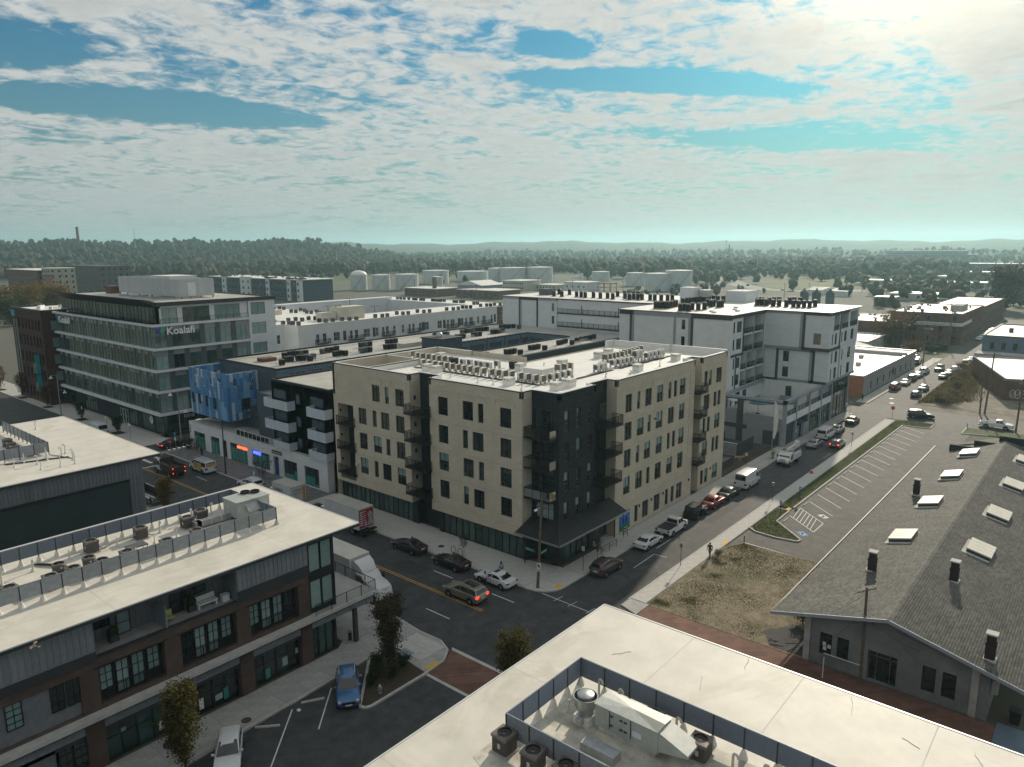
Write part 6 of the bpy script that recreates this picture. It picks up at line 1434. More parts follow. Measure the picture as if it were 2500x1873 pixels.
b=MB();b.box(252,8,3.6,259,33,3.9);b.box(252,8,0,252.3,33,3.7);Q('front_canopy',b,Mc,bb)
gr_=WR('graffiti_store','low brick store with a pale puddled roof and a graffiti tag on its end wall','store',(201,19.7,0))
fp=[(200.2,19.6),(236.5,31.2),(243,10),(206,-2)]
q=MB()
for a,c in zip(fp,fp[1:]+fp[:1]):q.poly([(*a,0),(*c,0),(*c,4.9),(*a,4.9)])
Q('wall',q,M_oldbrick,gr_)
q=MB();q.prism(fp,4.5,4.72);Q('roof',q,mat('puddled_roof',(.40,.42,.41),.35,var=.2,vs_=.2,stain=.6,stain_col=(.25,.22,.18)),gr_)
q=MB()
for p,c in zip(fp,fp[1:]+fp[:1]):
 p,c=Vector(p),Vector(c);u=(c-p).normalized();n=Vector((u.y,-u.x))*.3;q.prism([tuple(p),tuple(c),tuple(c+n),tuple(p+n)],4.7,5.05)
Q('parapet',q,Mc,gr_)
u=Vector((206-200.2,-2-19.6,0)).normalized()
q=MB()
for k in range(6):
 c0=Vector((200.2,19.6,1.6))+u*(1.8+k*.95)+Vector((-.08,-.02,0));n=14
 ring=[c0+u*(math.cos(2*PI*i/n)*.55)+Vector((0,0,math.sin(2*PI*i/n)*(.9+.15*(k%2))))for i in range(n+1)];q.path(ring,.07,4)
 q.path([c0+u*-.3+Vector((0,0,-.5)),c0+u*.1+Vector((0,0,.1)),c0+u*.35+Vector((0,0,.6))],.06,4)
Q('graffiti_tag',q,M_line,gr_)
b=MB();b.box(178.6,6,0,179.0,9,5.2);b.box(178.5,6,2.2,178.6,9,5.2);single('white_notice_board',b,M_line,'tall white board standing beside the utility pole at the right edge','board')
def farbox(name,label,cat,x0,y0,dx,dy,h,mw,mr,wx=None,wy=None,group=None,roofed=True,ww=1.3,wh=1.6,wm=None):
 """an axis-aligned building with its roof and countable windows; wx = (columns, rows) on the -x face, wy on the -y face"""
 t=WR(name,label,cat,(x0,y0,0),group=group)
 b=MB();b.box(x0,y0,-.5,x0+dx,y0+dy,h);Q('wall',b,mw,t)
 b=MB();b.box(x0-.3,y0-.3,h+.01,x0+dx+.3,y0+dy+.3,h+.35);Q('roof',b,mr,t)
 for face,wv,L in(('x',wx,dy),('y',wy,dx)):
  if not wv:continue
  nc,nr=wv;w=min(ww,L/nc*.6);hh=min(wh,h/nr*.55)
  q=MB();q.box(-.06,0,0,.05,w,hh)if face=='x' else q.box(0,-.06,0,w,.05,hh);me=q.mesh('window',wm or Mg)
  for i in range(nc):
   for j in range(nr):
    u=L*(i+.5)/nc-w/2;z=h*(j+.5)/nr-hh/2+.2
    inst(me,'window',t,(x0,y0+u,z)if face=='x' else(x0+u,y0,z))
 return t
M_tank=mat('tank_white_paint',(.50,.53,.53),.6,var=.10,vs_=.15,stain=.3,stain_col=(.36,.37,.36))
tl=[((397,504),14,12.5,'domed'),((408,488),15.4,12.5,'flat'),((421,470),19.5,13.1,'flat'),((513,530),26,12.7,'flat'),((453,466),9.8,9.8,'flat'),((572,535),33,10.2,'flat'),((566,496),17,14.0,'flat'),((569,476),27,14.8,'flat'),((584,454),26,15.2,'flat'),((632,413),18,10.1,'flat'),((585,345),16,11.6,'flat'),((535,294),22,13.6,'flat'),((545,281),21.5,15.9,'flat')]
tlab=['white storage tank with a domed roof behind the charcoal apartments','white storage tank right beside the domed tank','broad white storage tank, third from the domed tank','big shaded tank set back behind the small tank near the brick stack','small white tank right behind the brick stack','lowest and widest tank, half behind bare trees','tank half hidden by its taller neighbour right of the widest tank','large tank with a curved stair left of the last tall tank','large tank at the right end of the middle tank row','lone pale tank right of the white chimney','pale tank left of the front pair on the right','front tank of the right hand pair','tallest tank of the right hand group']
for((x,y),w,h,k),lab in zip(tl,tlab):
 t=root('storage_tank',lab,'storage tank',(x,y,0),0,'storage tanks at the depot');r=w/2
 b=MB();b.lathe(0,0,[(r,0),(r,h)],32,caps=False);Q('shell',b,M_tank,t,40)
 b=MB();prof=[(r+.15,h-.2),(r+.15,h+.1)]+([(r*.92,h+1.6),(r*.7,h+2.9),(r*.4,h+3.6),(.1,h+3.9)]if k=='domed' else[(.1,h+.7)]);b.lathe(0,0,prof,32,caps=False);Q('tank_roof',b,Mr,t,50)
 b=MB()
 for i in range(18):
  a0,a1=math.radians(190+i*4),math.radians(194+i*4);z0,z1=h*i/18,h*(i+1)/18;b.tube(((r+.5)*math.cos(a0),(r+.5)*math.sin(a0),z0),((r+.5)*math.cos(a1),(r+.5)*math.sin(a1),z1),.22,4)
 Q('stair',b,Mz,t)
 b=MB()
 for i in range(24):a=2*PI*i/24;b.tube((r*math.cos(a),r*math.sin(a),h),(r*math.cos(a),r*math.sin(a),h+1.1),.08,3)
 Q('roof_railing',b,Mz,t)
t=root('brick_stack','dark red brick chimney stack in front of the small tank','chimney',(377,391,0));b=MB();b.prism([(-1.1,-1.1),(1.1,-1.1),(1.1,1.1),(-1.1,1.1)],0,13.4);Q('shaft',b,M_oldbrick,t);b=MB();b.box(-1.3,-1.3,13.4,1.3,1.3,13.9);Q('cap',b,Md,t)
t=root('white_chimney','slim white industrial chimney behind the white block','chimney',(594,410,0));b=MB();b.lathe(0,0,[(1.5,0),(1.3,11)],12);Q('shaft',b,Mw,t);b=MB();b.lathe(0,0,[(1.4,10),(1.4,11.4)],12);Q('cap',b,Md,t)
farbox('brick_row','long low brick works with a snowy white roof behind the brick stack','works',372,384,22,34,5.4,M_oldbrick,Mr,(9,1),None)
farbox('brick_row','short brick works with arched windows right of the brick stack','works',380,358,20,14,5.2,M_oldbrick,M_roofgrey,(4,1),None)
t=WR('gabled_shed','pale metal shed with a white gabled roof','shed',(427,404,0));b=MB();b.box(427,390,0,452,416,5.5);Q('wall',b,M_mgrey2,t);b=MB();b.faces([(426.5,389.5,5.5),(452.5,389.5,5.5),(452.5,416.5,5.5),(426.5,416.5,5.5),(426.5,403,9),(452.5,403,9)],[(0,1,5,4),(2,3,4,5),(0,4,3),(1,2,5)]);Q('roof',b,Mr,t)
M_creamw=mat('cream_works_wall',(.45,.43,.37),.9,var=.1)
farbox('cream_works','cream works with a long row of windows behind the low sheds','works',462,376,24,22,7.9,M_creamw,Mr,(10,2),None);farbox('cream_works','lower cream works left of the taller cream works','works',470,400,18,17,4.7,M_creamw,Mr,(7,1),None);farbox('cream_works','small cream works right of the taller cream works','works',478,356,18,20,4.6,M_creamw,Mr,(6,1),None)
farbox('open_shed','dark open sided shed with a white roof near the balcony block','shed',378,330,24,24,5.6,M_oldbrick,Mr,(5,1),None);farbox('white_works_block','plain white block below the white chimney','works',485,330,20,22,7.0,Mw,Mr,(4,1),None)
t=root('red_gantry','rusty red loading gantry among the works','gantry',(489,316,0));b=MB()
for x,y in((0,-6),(0,0),(0,6),(8,-6),(8,0),(8,6)):b.tube((x,y,0),(x,y,7),.25,4)
b.box(-.5,-6.5,6.6,8.5,6.5,7.2);b.box(-.5,-6.5,3.4,8.5,6.5,3.7);Q('frame',b,mat('rust_red_steel',(.17,.055,.04),.8,var=.2),t)
ap=WR('charcoal_apartments','long charcoal and white apartment block behind the white courtyard building','apartment building',(286,430,0))
b=MB();b.box(286,425,0,312,545,14.0);Q('wall',b,My,ap);b=MB();b.box(285.5,424,14.0,313,546,14.5);Q('roof',b,Mr,ap)
b=MB()
for(y0,y1,h)in((424,428.5,14.6),(436,440,15.4),(462,466,15.4),(486,500,15.2),(520,526,15.4)):b.box(285.2,y0,0,287,y1,h)
Q('white_bay',b,Mw,ap)
b=MB()
for(y0,y1)in((424,429),(436,440),(462,466),(520,526)):b.box(284.9,y0-.5,14.8,290,y1+.5,15.5)
Q('bay_cap',b,Md,ap)
q=MB();q.box(-.06,0,0,.08,1.5,2.0);me=q.mesh('window',Mg);rs=random.Random(2)
for y in[426,431,434,437.5,443,447,451,455,458.5,463.4,468,472,476,480,488,495,503,507,511,515,522.5,529,533,538,542]:
 for z in(2.2,6.2,10.6):inst(me,'window',ap,(285.1 if any(a<=y<=c for a,c in((424,428.5),(436,440),(462,466),(486,500),(520,526)))else 285.95,y,z))
b=MB()
for k in range(40):x,y=rs.uniform(289,310),rs.uniform(430,540);b.box(x,y,14.5,x+1,y+1,15.3)
Q('roof_vent',b,Ma,ap)
t=root('red_boom_lift','small red boom lift in front of the charcoal apartments','boom lift',(283,480,0));b=MB();b.box(-1,-1.2,.3,1,1.2,1.6);Q('base',b,Md,t);b=MB();b.tube((0,0,1.5),(0,-9,9),.2,5);b.tube((0,-9,9),(0,-13,11.5),.16,5);Q('boom',b,mat('lift_red',(.45,.05,.04),.5,var=.1),t)
a1=farbox('far_brick_apartments','far brick apartment block with a pale stone end on the left horizon','apartment building',178,575,20,62,21,M_oldbrick,Mr,(17,6),(5,6));a2=farbox('far_stone_apartments','narrow pale stone end of the far brick apartments','apartment building',181,560,16,14.6,22.5,mat('pale_stone',(.36,.34,.28),.9,var=.08),Mr,(4,6),(4,6));farbox('pink_stair_tower','pinkish brick tower at the corner of the far apartments','tower',176.5,555,5,4.6,18,mat('pink_brick',(.28,.16,.125),.9,var=.1),Md,(2,3),None)
farbox('far_dark_apartments','wide dark far apartment block behind the pale stone end','apartment building',230,605,22,74,22,mat('dark_grey_brick',(.11,.105,.105),.9,var=.1),Md,(18,5),(5,5))
farbox('white_grid_building','tall white gridded building at the far left edge','building',700,2300,40,60,42,Mw,M_slatelight,(8,6),None,ww=5,wh=4.5)
for k,(x,y)in enumerate(((453,150),(456,143.8),(458,136.5))):
 t=root('metal_silo',('left','middle','right')[k]+' of the three dark metal silos behind the street wing roof','silo',(x,y,0),0,'metal silos');b=MB();b.lathe(0,0,[(2.5,0),(2.5,7.5)],16);Q('bin',b,My,t);b=MB();b.lathe(0,0,[(2.7,7.5),(.6,9.2),(.6,10)],16);Q('cone_roof',b,Md,t)
rows=[('white_warehouse','long warehouse with a pale roof on the right',668,84,20,32,6),('white_warehouse','wide low store with a bright roof nearer the lofts',528,86,22,34,4.2),('white_warehouse','long low shed with a grey roof left of the right-hand trees',503,54,18,34,3.4),('white_warehouse','small brick store left of the bright low store',470,104,10,11,5.2),('white_warehouse','long thin depot with a glinting roof in the distance',1235,280,20,54,2.5),('white_warehouse','flat store beside the far field',720,160,14,26,4),('white_warehouse','far flat roofed store among trees on the right',820,110,20,40,5),('white_warehouse','far pale store at the right of the steel works',930,96,24,50,6),('white_warehouse','long dark works with bright rooflights far right',1066,95,20,64,12),('white_warehouse','distant depot roof left of the big works',1050,330,25,60,5),('white_warehouse','distant pale yard building by the highway',1010,372,20,60,5)]
for nm,lab,x,y,dx,dy,h in rows:farbox(nm,lab,'warehouse',x,y,dx,dy,h,M_oldbrick if 'brick' in lab else(My if 'dark works' in lab else Mc),Mr,(max(3,int(dy/6)),1),None,ww=2)
for k in range(6):
 x,y=540+14*(k%3)+k*2,150+9*(k//3)+k*3;farbox('white_trailer',ord_ if False else '%s parked white trailer near the silos, counting from the front'%ordw(k),'trailer',x,y,3,12,3.6,Mw,Mr,None,None,'parked white trailers near the silos')
sw_=WR('steel_works','huge long dark steel works with a raised roof on the right horizon','steel works',(1600,230,0));b=MB();b.box(1600,225,0,1660,395,16);b.box(1605,245,16,1650,375,23);b.box(1310,320,0,1340,470,11);Q('wall',b,My,sw_);b=MB();b.box(1604,244,23,1651,376,23.6);b.box(1598,224,16,1605,396,16.6);b.box(1308,318,11,1342,472,11.6);Q('roof',b,Mz,sw_);b=MB()
for i in range(26):b.box(1604.5,246+5*i,19.5,1605,249+5*i,21.5)
Q('clerestory_window',b,M_blind,sw_)
def hmast(x,y,h,lab):
 t=root('highway_mast',lab,'light mast',(x,y,0),0,'tall highway light masts');b=MB();b.lathe(0,0,[(.55,0),(.3,h)],8);Q('pole',b,Mz,t);b=MB();b.lathe(0,0,[(1.5,h-1.2),(1.6,h),(.6,h+.5)],8);Q('lamp_ring',b,Mz,t)
for(x,y,h),lab in zip(((1090,484,43),(850,338,30),(1788,1012,48),(1524,830,38),(1836,1247,41)),('tallest highway mast beside the lattice tower','nearer highway mast right of the curved ramp','far mast above the left trees of the highway','shorter far mast right of the taller far mast','far mast above the woods left of the highway')):hmast(x,y,h,lab)
def pylon(x,y,h,lab,arms=3,w=3.2):
 t=root('lattice_pylon',lab,'pylon',(x,y,0),math.radians(35),'lattice pylons');b=MB();n=6
 lv=[(w*(1-.8*k/n),h*k/n)for k in range(n+1)]
 for(r0,z0),(r1,z1)in zip(lv,lv[1:]):
  for sx,sy in((1,1),(1,-1),(-1,-1),(-1,1)):b.tube((sx*r0,sy*r0,z0),(sx*r1,sy*r1,z1),.22,4)
  for a,c in(((1,1),(1,-1)),((1,-1),(-1,-1)),((-1,-1),(-1,1)),((-1,1),(1,1))):b.tube((a[0]*r0,a[1]*r0,z0),(c[0]*r1,c[1]*r1,z1),.14,3)
 Q('lattice',b,Md,t);b=MB()
 for k in range(arms):z=h*(.62+.14*k);L=4.6-.7*k;b.tube((-L,0,z),(L,0,z),.2,4);b.tube((-L,0,z),(0,0,z+1.2),.12,3);b.tube((L,0,z),(0,0,z+1.2),.12,3)
 Q('cross_arm',b,Md,t)
for(x,y,h),lab in zip(((397,872,22),(410,814,27),(580,979,25.5),(1382,1127,31),(1093,480,37),(330,905,14)),('dark lattice pylon left of the two above the office roof','taller lattice pylon right of the two above the office roof','lattice pylon on the near side of the woods behind the charcoal apartments','pale lattice pylon above the woods behind the tanks','lattice tower standing by the tallest highway mast','short dark lattice mast over the office roof')):pylon(x,y,h,lab,0 if 'tower' in lab else 3,2.2 if 'tower' in lab else 3.2)
t=root('steel_monopole','pale steel monopole rising left of the domed tank','pole',(574,771,0));b=MB();b.lathe(0,0,[(.7,0),(.35,30)],8);Q('pole',b,Ms,t);b=MB()
for z in(23,26,29):b.tube((-1.6,1.1,z),(1.6,-1.1,z),.12,4)
Q('cross_arm',b,Ms,t)
t=root('tall_smokestack','tall thin brick smokestack on the left skyline','smokestack',(560,1560,30));b=MB();b.lathe(0,0,[(3.6,-10),(2.3,46)],10);Q('shaft',b,M_oldbrick,t);b=MB();b.lathe(0,0,[(2.6,44),(2.6,47)],10);Q('cap',b,Md,t)
t=root('radio_mast','thin radio mast on the left skyline','mast',(640,1500,30));b=MB();b.lathe(0,0,[(.9,-10),(.35,46)],5);Q('pole',b,Mz,t)
rsp=random.Random(21)
poles_xy=[(420+rsp.uniform(-60,120),330+rsp.uniform(-60,150))for _ in range(12)]+[(540+rsp.uniform(-60,140),130+rsp.uniform(-70,60))for _ in range(14)]
for k,(x,y)in enumerate(poles_xy):
 t=root('wooden_pole','thin distant utility pole standing among the works and yards','utility pole',(x,y,0),0,'thin distant utility poles');b=MB();b.tube((0,0,0),(0,0,10.5),.2,5,r2=.13);Q('shaft',b,M_wood,t);b=MB();b.tube((-1,.7,9.8),(1,-.7,9.8),.09,4);Q('cross_arm',b,M_wood,t)
def ribbon(name,pts,w,z,m):
 b=MB();L=[];n_=len(pts)
 for i,p in enumerate(pts):
  a=Vector(pts[max(0,i-1)]);c=Vector(pts[min(n_-1,i+1)]);u=(c-a).normalized();n=Vector((-u.y,u.x))*w/2;L.append((Vector(p)+n,Vector(p)-n))
 for(a,c),(d,e)in zip(L,L[1:]):b.poly([(a.x,a.y,z),(d.x,d.y,z),(e.x,e.y,z),(c.x,c.y,z)])
 return struct(name,b,m)
M_hwy=mat('pale_highway',(.20,.20,.19),.9,var=.1,vs_=.1)
hw=ribbon('highway',[(1250,560),(951,436),(800,358),(717,313),(668,284),(625,256),(596,232),(585,205),(588,185),(610,165),(700,130),(900,90)],20,.10,M_hwy)
ribbon('highway_ramp',[(900,418),(760,346),(690,310),(640,290),(600,276),(560,256),(540,250),(500,262),(460,300)],12,.16,M_hwy)
b=MB();b.poly([(600,235,.02),(620,180,.02),(900,150,.02),(1000,250,.02),(760,300,.02)]);struct('field',b,mat('mown_field',(.095,.105,.040),.95,var=.25,vs_=.02))
b=MB();b.poly([(430,620,.02),(860,600,.02),(760,900,.02),(480,980,.02)]);struct('depot_grass',b,mat('depot_turf',(.085,.095,.045),.95,var=.3,vs_=.02))
def hills():
 na,nr=420,120;az=np.radians(np.linspace(-50,130,na));r=1150*(9000/1150)**np.linspace(0,1,nr)
 A,R_=np.meshgrid(az,r,indexing='ij');X,Y=R_*np.cos(A),R_*np.sin(A);D=np.degrees(A)
 ss=lambda x,a,b:(lambda t:t*t*(3-2*t))(np.clip((x-a)/(b-a),0,1))
 n1=np.sin(D*.9+1)*.5+np.sin(D*2.3+.4)*.3+np.sin(D*5.1)*.18
 Z=(38+4*n1)*ss(D,47,55)*ss(R_,1200,1850)
 Z=np.maximum(Z,(56+7*np.sin(D*.35+1.1)+4*np.sin(D*1.1)+2*np.sin(D*2.9))*ss(R_,2300,4600));Z+=(30+4*np.sin(D*.8))*ss(R_,1700,2500)*(1-ss(R_,2600,3300))*ss(50-D,0,8)*.35
 Z+=10*ss(R_,5000,8500)
 rs=np.random.RandomState(1);k=ss(R_,1300,2000);Z+=k*(rs.rand(na,nr)-.3)*5.5*(1+.3*(R_>2500))-1.0*(1-k)-.5
 V=np.stack([X,Y,Z],2).reshape(-1,3);i,j=np.meshgrid(np.arange(na-1),np.arange(nr-1),indexing='ij');a=(i*nr+j).ravel();F=np.stack([a,a+nr,a+nr+1,a+1],1)
 m=bpy.data.materials.new('wooded_hills');m.use_nodes=True;t=NT(m.node_tree);bb=t.n['Principled BSDF'];bb.inputs['Roughness'].default_value=.95;bb.inputs['Specular IOR Level'].default_value=.1
 tc=t.new('ShaderNodeTexCoord');c=t.mix(t.ramp(t.noise(tc.outputs['Object'],.012,6,.75),.35,.65),(.035,.040,.024),(.085,.075,.042));c=t.mix(t.ramp(t.noise(tc.outputs['Object'],.05,3,.6),.60,.72),c,(.12,.085,.05));t.link(c,bb.inputs['Base Color'])
 o=link(bpy.data.objects.new('hills',np_mesh('hills',V,F,m)));o['kind']='structure'
 def hz(x,y):
  rr,dd=math.hypot(x,y),math.atan2(y,x);ii=int(round((dd-az[0])/(az[1]-az[0])));jj=int(round(math.log(max(rr,1150)/1150)/math.log(9000/1150)*(nr-1)))
  return float(Z[min(max(ii,0),na-1),min(max(jj,0),nr-1)])if rr>1150 else 0.
 return hz
hill_z=hills()
def ico():
 import bmesh
 bm=bmesh.new();bmesh.ops.create_icosphere(bm,subdivisions=2,radius=1);V=np.array([v.co[:]for v in bm.verts]);F=np.array([[v.index for v in f.verts]for f in bm.faces]);bm.free();return V,F
ICO_V,ICO_F=ico()
def ico1():
 import bmesh
 bm=bmesh.new();bmesh.ops.create_icosphere(bm,subdivisions=1,radius=1);V=np.array([v.co[:]for v in bm.verts]);F=np.array([[v.index for v in f.verts]for f in bm.faces]);bm.free();return V,F
I1V,I1F=ico1()
def woods(name,P,S,m,seed,lumps=3):
 """tree crowns as clusters of small ragged lumps, one mesh for a far wood"""
 rs=np.random.RandomState(seed);n=len(P);P=np.array(P);S=np.array(S);out=[]
 for l in range(lumps):
  k=len(I1V);V=I1V[None]*(1+rs.uniform(-.38,.30,(n,k,1)));rad=S*(.42 if l else .55)
  V=V*rad[:,None,None]*np.array([1,1,1.15]);off=rs.randn(n,3)*S[:,None]*.26*(1 if l else .2);off[:,2]=S*(.85+.35*l*.5)+off[:,2]*.4
  out.append((V+(P+off)[:,None,:]).reshape(-1,3))
 V=np.concatenate(out);F=(np.arange(n*lumps)[:,None,None]*len(I1V)+I1F[None]).reshape(-1,3)
 o=link(bpy.data.objects.new(name,np_mesh(name,V,F,m)));o['kind']='stuff';return o
rs=random.Random(17);P,S=[],[]
while len(P)<2300:
 d,r=math.radians(rs.uniform(45,84)),rs.uniform(1230,2000);x,y=r*math.cos(d),r*math.sin(d);P.append((x,y,hill_z(x,y)-1));S.append(rs.uniform(5,10.5)if rs.random()<.93 else rs.uniform(10,14))
woods('left_ridge_woods',P,S,M_leaffar,1,3)
P,S=[],[]
while len(P)<2600:
 d=math.radians(rs.uniform(9,82));r=rs.gauss(1130,90)if d>.45 else rs.uniform(900,1500)
 if 950<r*1<1600 or d<.6:x,y=r*math.cos(d),r*math.sin(d);P.append((x,y,-1));S.append(rs.uniform(5.5,11.5))
woods('river_woods',P,S,M_leaffar,2,3)
P,S=[],[]
while len(P)<1500:
 d=math.radians(rs.uniform(2,50));r=rs.uniform(1500,2600);x,y=r*math.cos(d),r*math.sin(d);P.append((x,y,hill_z(x,y)-1));S.append(rs.uniform(5,11))
woods('far_woods',P,S,M_leaffar,3,2)
P,S=[],[]
for(cx,cy,sx,sy,n,s0,s1)in((780,452,60,40,60,7,12),(700,350,40,26,34,4,8),(640,330,30,20,26,4,7),(900,260,80,30,40,4,8),(640,120,60,26,46,4,7),(600,60,90,40,70,4,8),(760,60,90,60,70,5,9),(900,180,120,50,60,4,8),(250,560,60,26,40,4,7),(420,760,90,60,70,5,8),(600,600,50,40,24,4,7),(520,250,40,20,22,2.5,5),(330,640,60,40,40,5,8),(1100,250,200,60,90,5,9)):
 for _ in range(n):P.append((rs.gauss(cx,sx),rs.gauss(cy,sy),-1));S.append(rs.uniform(s0,s1))
woods('scattered_woods',P,S,M_leaffar,4,3)
AC_SLATE=[('the cluster nearest the blue panels',[('back',[(76.9,120.8),(78.5,121.6),(79.6,121.4),(80.5,121.0),(81.5,120.7)]),('middle',[(74.2,116.1),(75.2,116.1),(76.6,115.9),(77.0,115.2),(78.4,115.9),(79.6,115.5)]),('front',[(71.7,113.6),(77.7,113.8)])]),('the second cluster behind the cream terrace',[('back',[(84.7,119.8),(86.3,120.3),(87.4,120.2),(88.9,120.9)]),('front',[(84.1,114.9),(85.4,115.1),(85.9,114.1)])]),('the pair of rows left of the low curb box',[('back',[(95.2,121.1),(96.7,121.5),(97.7,121.3)]),('front',[(90.1,114.6),(91.3,114.7),(92.0,114.3)])]),('the pair of rows beside the curb box',[('back',[(102.2,120.9),(103.4,120.9),(104.5,121.0)]),('front',[(96.7,115.0),(97.5,114.7),(98.3,114.2)])]),('the group behind the domed stair tower',[('back',[(117.2,121.8),(118.0,121.5),(118.8,121.5),(119.6,121.2),(120.5,121.1)]),('front',[(113.0,115.4),(113.3,114.6)])]),('the long group right of the stair tower',[('back',[(125.8,121.4),(127.2,121.5),(128.6,121.6),(130.0,121.8),(131.1,121.5),(132.1,121.4),(133.0,121.1),(134.1,120.9)]),('middle',[(123.3,115.4),(124.2,115.2),(125.0,114.9)]),('front',[(117.9,115.4),(118.6,115.1),(119.4,114.8)])]),('the group by the courtyard corner',[('back',[(139.5,120.9),(140.4,120.6),(141.2,120.4)]),('front',[(129.9,115.3),(130.7,114.9),(131.7,114.8)])]),('the far end of the long roof',[('back',[(141.5,119.9),(142.8,119.5),(142.4,117.4)]),('front',[(131.6,116.4),(132.6,115.8),(133.8,115.4)])]),]
AC_SLATE2=[('the nearest cluster on the courtyard bar',[('back',[(97.4,90.9),(98.6,90.9),(100.1,91.3),(101.0,91.3)]),('front',[(98.4,87.8)])]),('the second cluster on the courtyard bar',[('back',[(106.2,90.7),(107.2,90.6),(108.3,90.5)]),('front',[(107.5,88.3)])]),('the third cluster on the courtyard bar',[('back',[(113.8,90.8),(114.9,90.8),(116.1,90.7)]),('front',[(115.2,88.3)])]),('the fourth cluster on the courtyard bar',[('back',[(123.6,91.0),(125.0,91.2),(126.7,91.5)]),('front',[(125.6,89.0)])]),('the far cluster on the courtyard bar',[('back',[(132.0,90.9),(133.5,90.9),(135.1,90.9),(137.0,91.1)]),('front',[(129.8,90.6)])]),]
AC_WHITE=[('near the left recess',[('back',[(109.8,169.6),(112.4,170.2),(112.6,167.5)]),('front',[(105.1,169.1),(104.5,163.9),(105.0,161.9),(106.0,161.8),(106.1,159.5)])]),('left of the cream cooling unit',[('back',[(116.0,169.5),(117.1,168.0),(119.1,167.5)]),('front',[(114.1,162.0),(114.6,159.9),(117.0,160.1)])]),('in front of the cream cooling unit',[('single',[(120.0,160.1),(121.2,158.5),(123.3,158.3)])]),('right of the cream cooling unit',[('single',[(131.2,160.0),(132.8,158.9),(134.8,159.1)])]),('beside the lamp mast',[('single',[(141.1,162.3),(141.5,160.1),(143.1,159.6)])]),('at the middle of the white roof',[('single',[(149.0,162.1),(149.1,159.4),(151.7,159.7)])]),('left of the brick end bay',[('single',[(159.6,160.4),(161.1,159.0),(163.8,159.5),(168.0,161.7),(168.7,160.7),(169.5,159.6)])]),('above the brick end bay',[('back',[(182.1,169.9),(182.8,168.9)]),('front',[(176.4,161.6),(178.6,160.9),(179.4,159.9),(182.6,161.0),(184.4,160.1)])]),('behind the parking deck opening',[('back',[(127.0,203.9),(131.0,206.9),(130.6,203.9),(130.9,195.2),(130.0,191.8)]),('front',[(126.1,193.0),(126.5,191.2),(127.4,186.9),(127.5,184.8),(130.3,186.1),(127.5,180.6),(127.2,178.0)])]),('along the far wing',[('single',[(182.0,208.7),(182.7,207.6),(182.7,205.7),(183.7,204.3),(182.7,200.7),(183.3,199.9),(183.1,197.3),(183.8,196.4)])]),('at the far wing end',[('single',[(182.9,190.9),(183.6,190.0),(183.3,188.4),(184.3,188.0),(185.4,187.4),(182.5,179.7),(183.0,178.9),(184.6,178.5),(185.6,178.1)])]),]
AC_TOWER=[('at the near end of the tower roof',[('back',[(135.7,75.0),(136.1,74.5),(136.5,74.0),(136.8,73.5),(137.2,73.0),(139.2,73.4),(141.2,73.8),(142.4,73.9)]),('front',[(133.2,68.1),(134.4,67.8),(133.3,66.4),(136.9,67.4),(136.8,66.0),(139.2,65.8)])]),('in the middle of the tower roof',[('back',[(147.8,75.0),(150.1,75.3),(151.5,75.2),(152.9,75.2),(154.4,75.1),(155.8,75.0),(159.4,75.9),(160.8,75.9)]),('front',[(148.1,69.4),(145.9,67.5),(148.0,67.9),(145.6,65.7),(147.2,65.7)])]),('left of the roof stair box',[('single',[(160.2,74.7),(159.8,73.4),(159.3,72.1),(160.0,71.1)])]),('on the street wing roof',[('back',[(159.6,62.9),(161.1,62.5),(160.2,60.6),(162.7,60.4),(163.9,59.7),(163.7,57.3),(165.2,56.8),(165.0,55.5)]),('front',[(155.1,61.2),(155.7,60.4),(155.4,59.3),(155.1,57.7),(155.8,56.7),(155.3,55.0),(155.3,53.5),(155.1,52.4),(155.8,51.5),(155.9,50.4),(159.4,50.4)])]),]
AC_BACK=[('at the left of the balcony block roof',[('back',[(160.5,121.2),(161.9,120.9),(161.2,118.7),(160.9,115.0)]),('front',[(153.8,114.9),(153.6,112.2),(154.8,108.4),(154.4,106.7),(153.7,105.0)])]),('at the right of the balcony block roof',[('back',[(162.1,100.7),(163.2,99.2),(163.5,96.7),(163.1,95.1)]),('front',[(154.9,103.3),(153.9,100.6),(154.9,99.1),(153.3,96.6),(156.1,94.8),(155.7,93.4)])]),('at the far right of the balcony block roof',[('single',[(154.1,92.3),(156.0,92.3),(155.2,90.7),(155.8,89.9),(155.5,87.5),(155.2,86.1),(155.2,84.4),(156.1,83.2),(156.7,82.3)])]),]
def fan_parts(t,r,z,mg,n=5,hub=.09):
 b=MB();b.lathe(0,0,[(r,z),(r+.03,z+.03),(r+.03,z+.06),(r-.02,z+.06),(r-.02,z+.0)],20,caps=False)
 for k in range(3):rr=r*(k+1)/4;b.lathe(0,0,[(rr-.008,z+.05),(rr+.008,z+.05)],18,caps=False)
 for k in range(6):a=PI*k/6;b.tube((-r*math.cos(a),-r*math.sin(a),z+.05),(r*math.cos(a),r*math.sin(a),z+.05),.007,3)
 Q('fan_guard',b,mg,t)
 b=MB();b.lathe(0,0,[(hub,z-.14),(hub,z-.02),(hub*.6,z)],10)
 for k in range(n):
  a=2*PI*k/n;c,s_=math.cos(a),math.sin(a);p=[(hub,-.05,z-.10),(r*.92,-.12,z-.13),(r*.92,.14,z-.05),(hub,.05,z-.06)]
  b.poly([(x*c-y*s_,x*s_+y*c,zz_)for x,y,zz_ in p])
 Q('fan',b,Ma if mg is not M_fan else Ms,t)
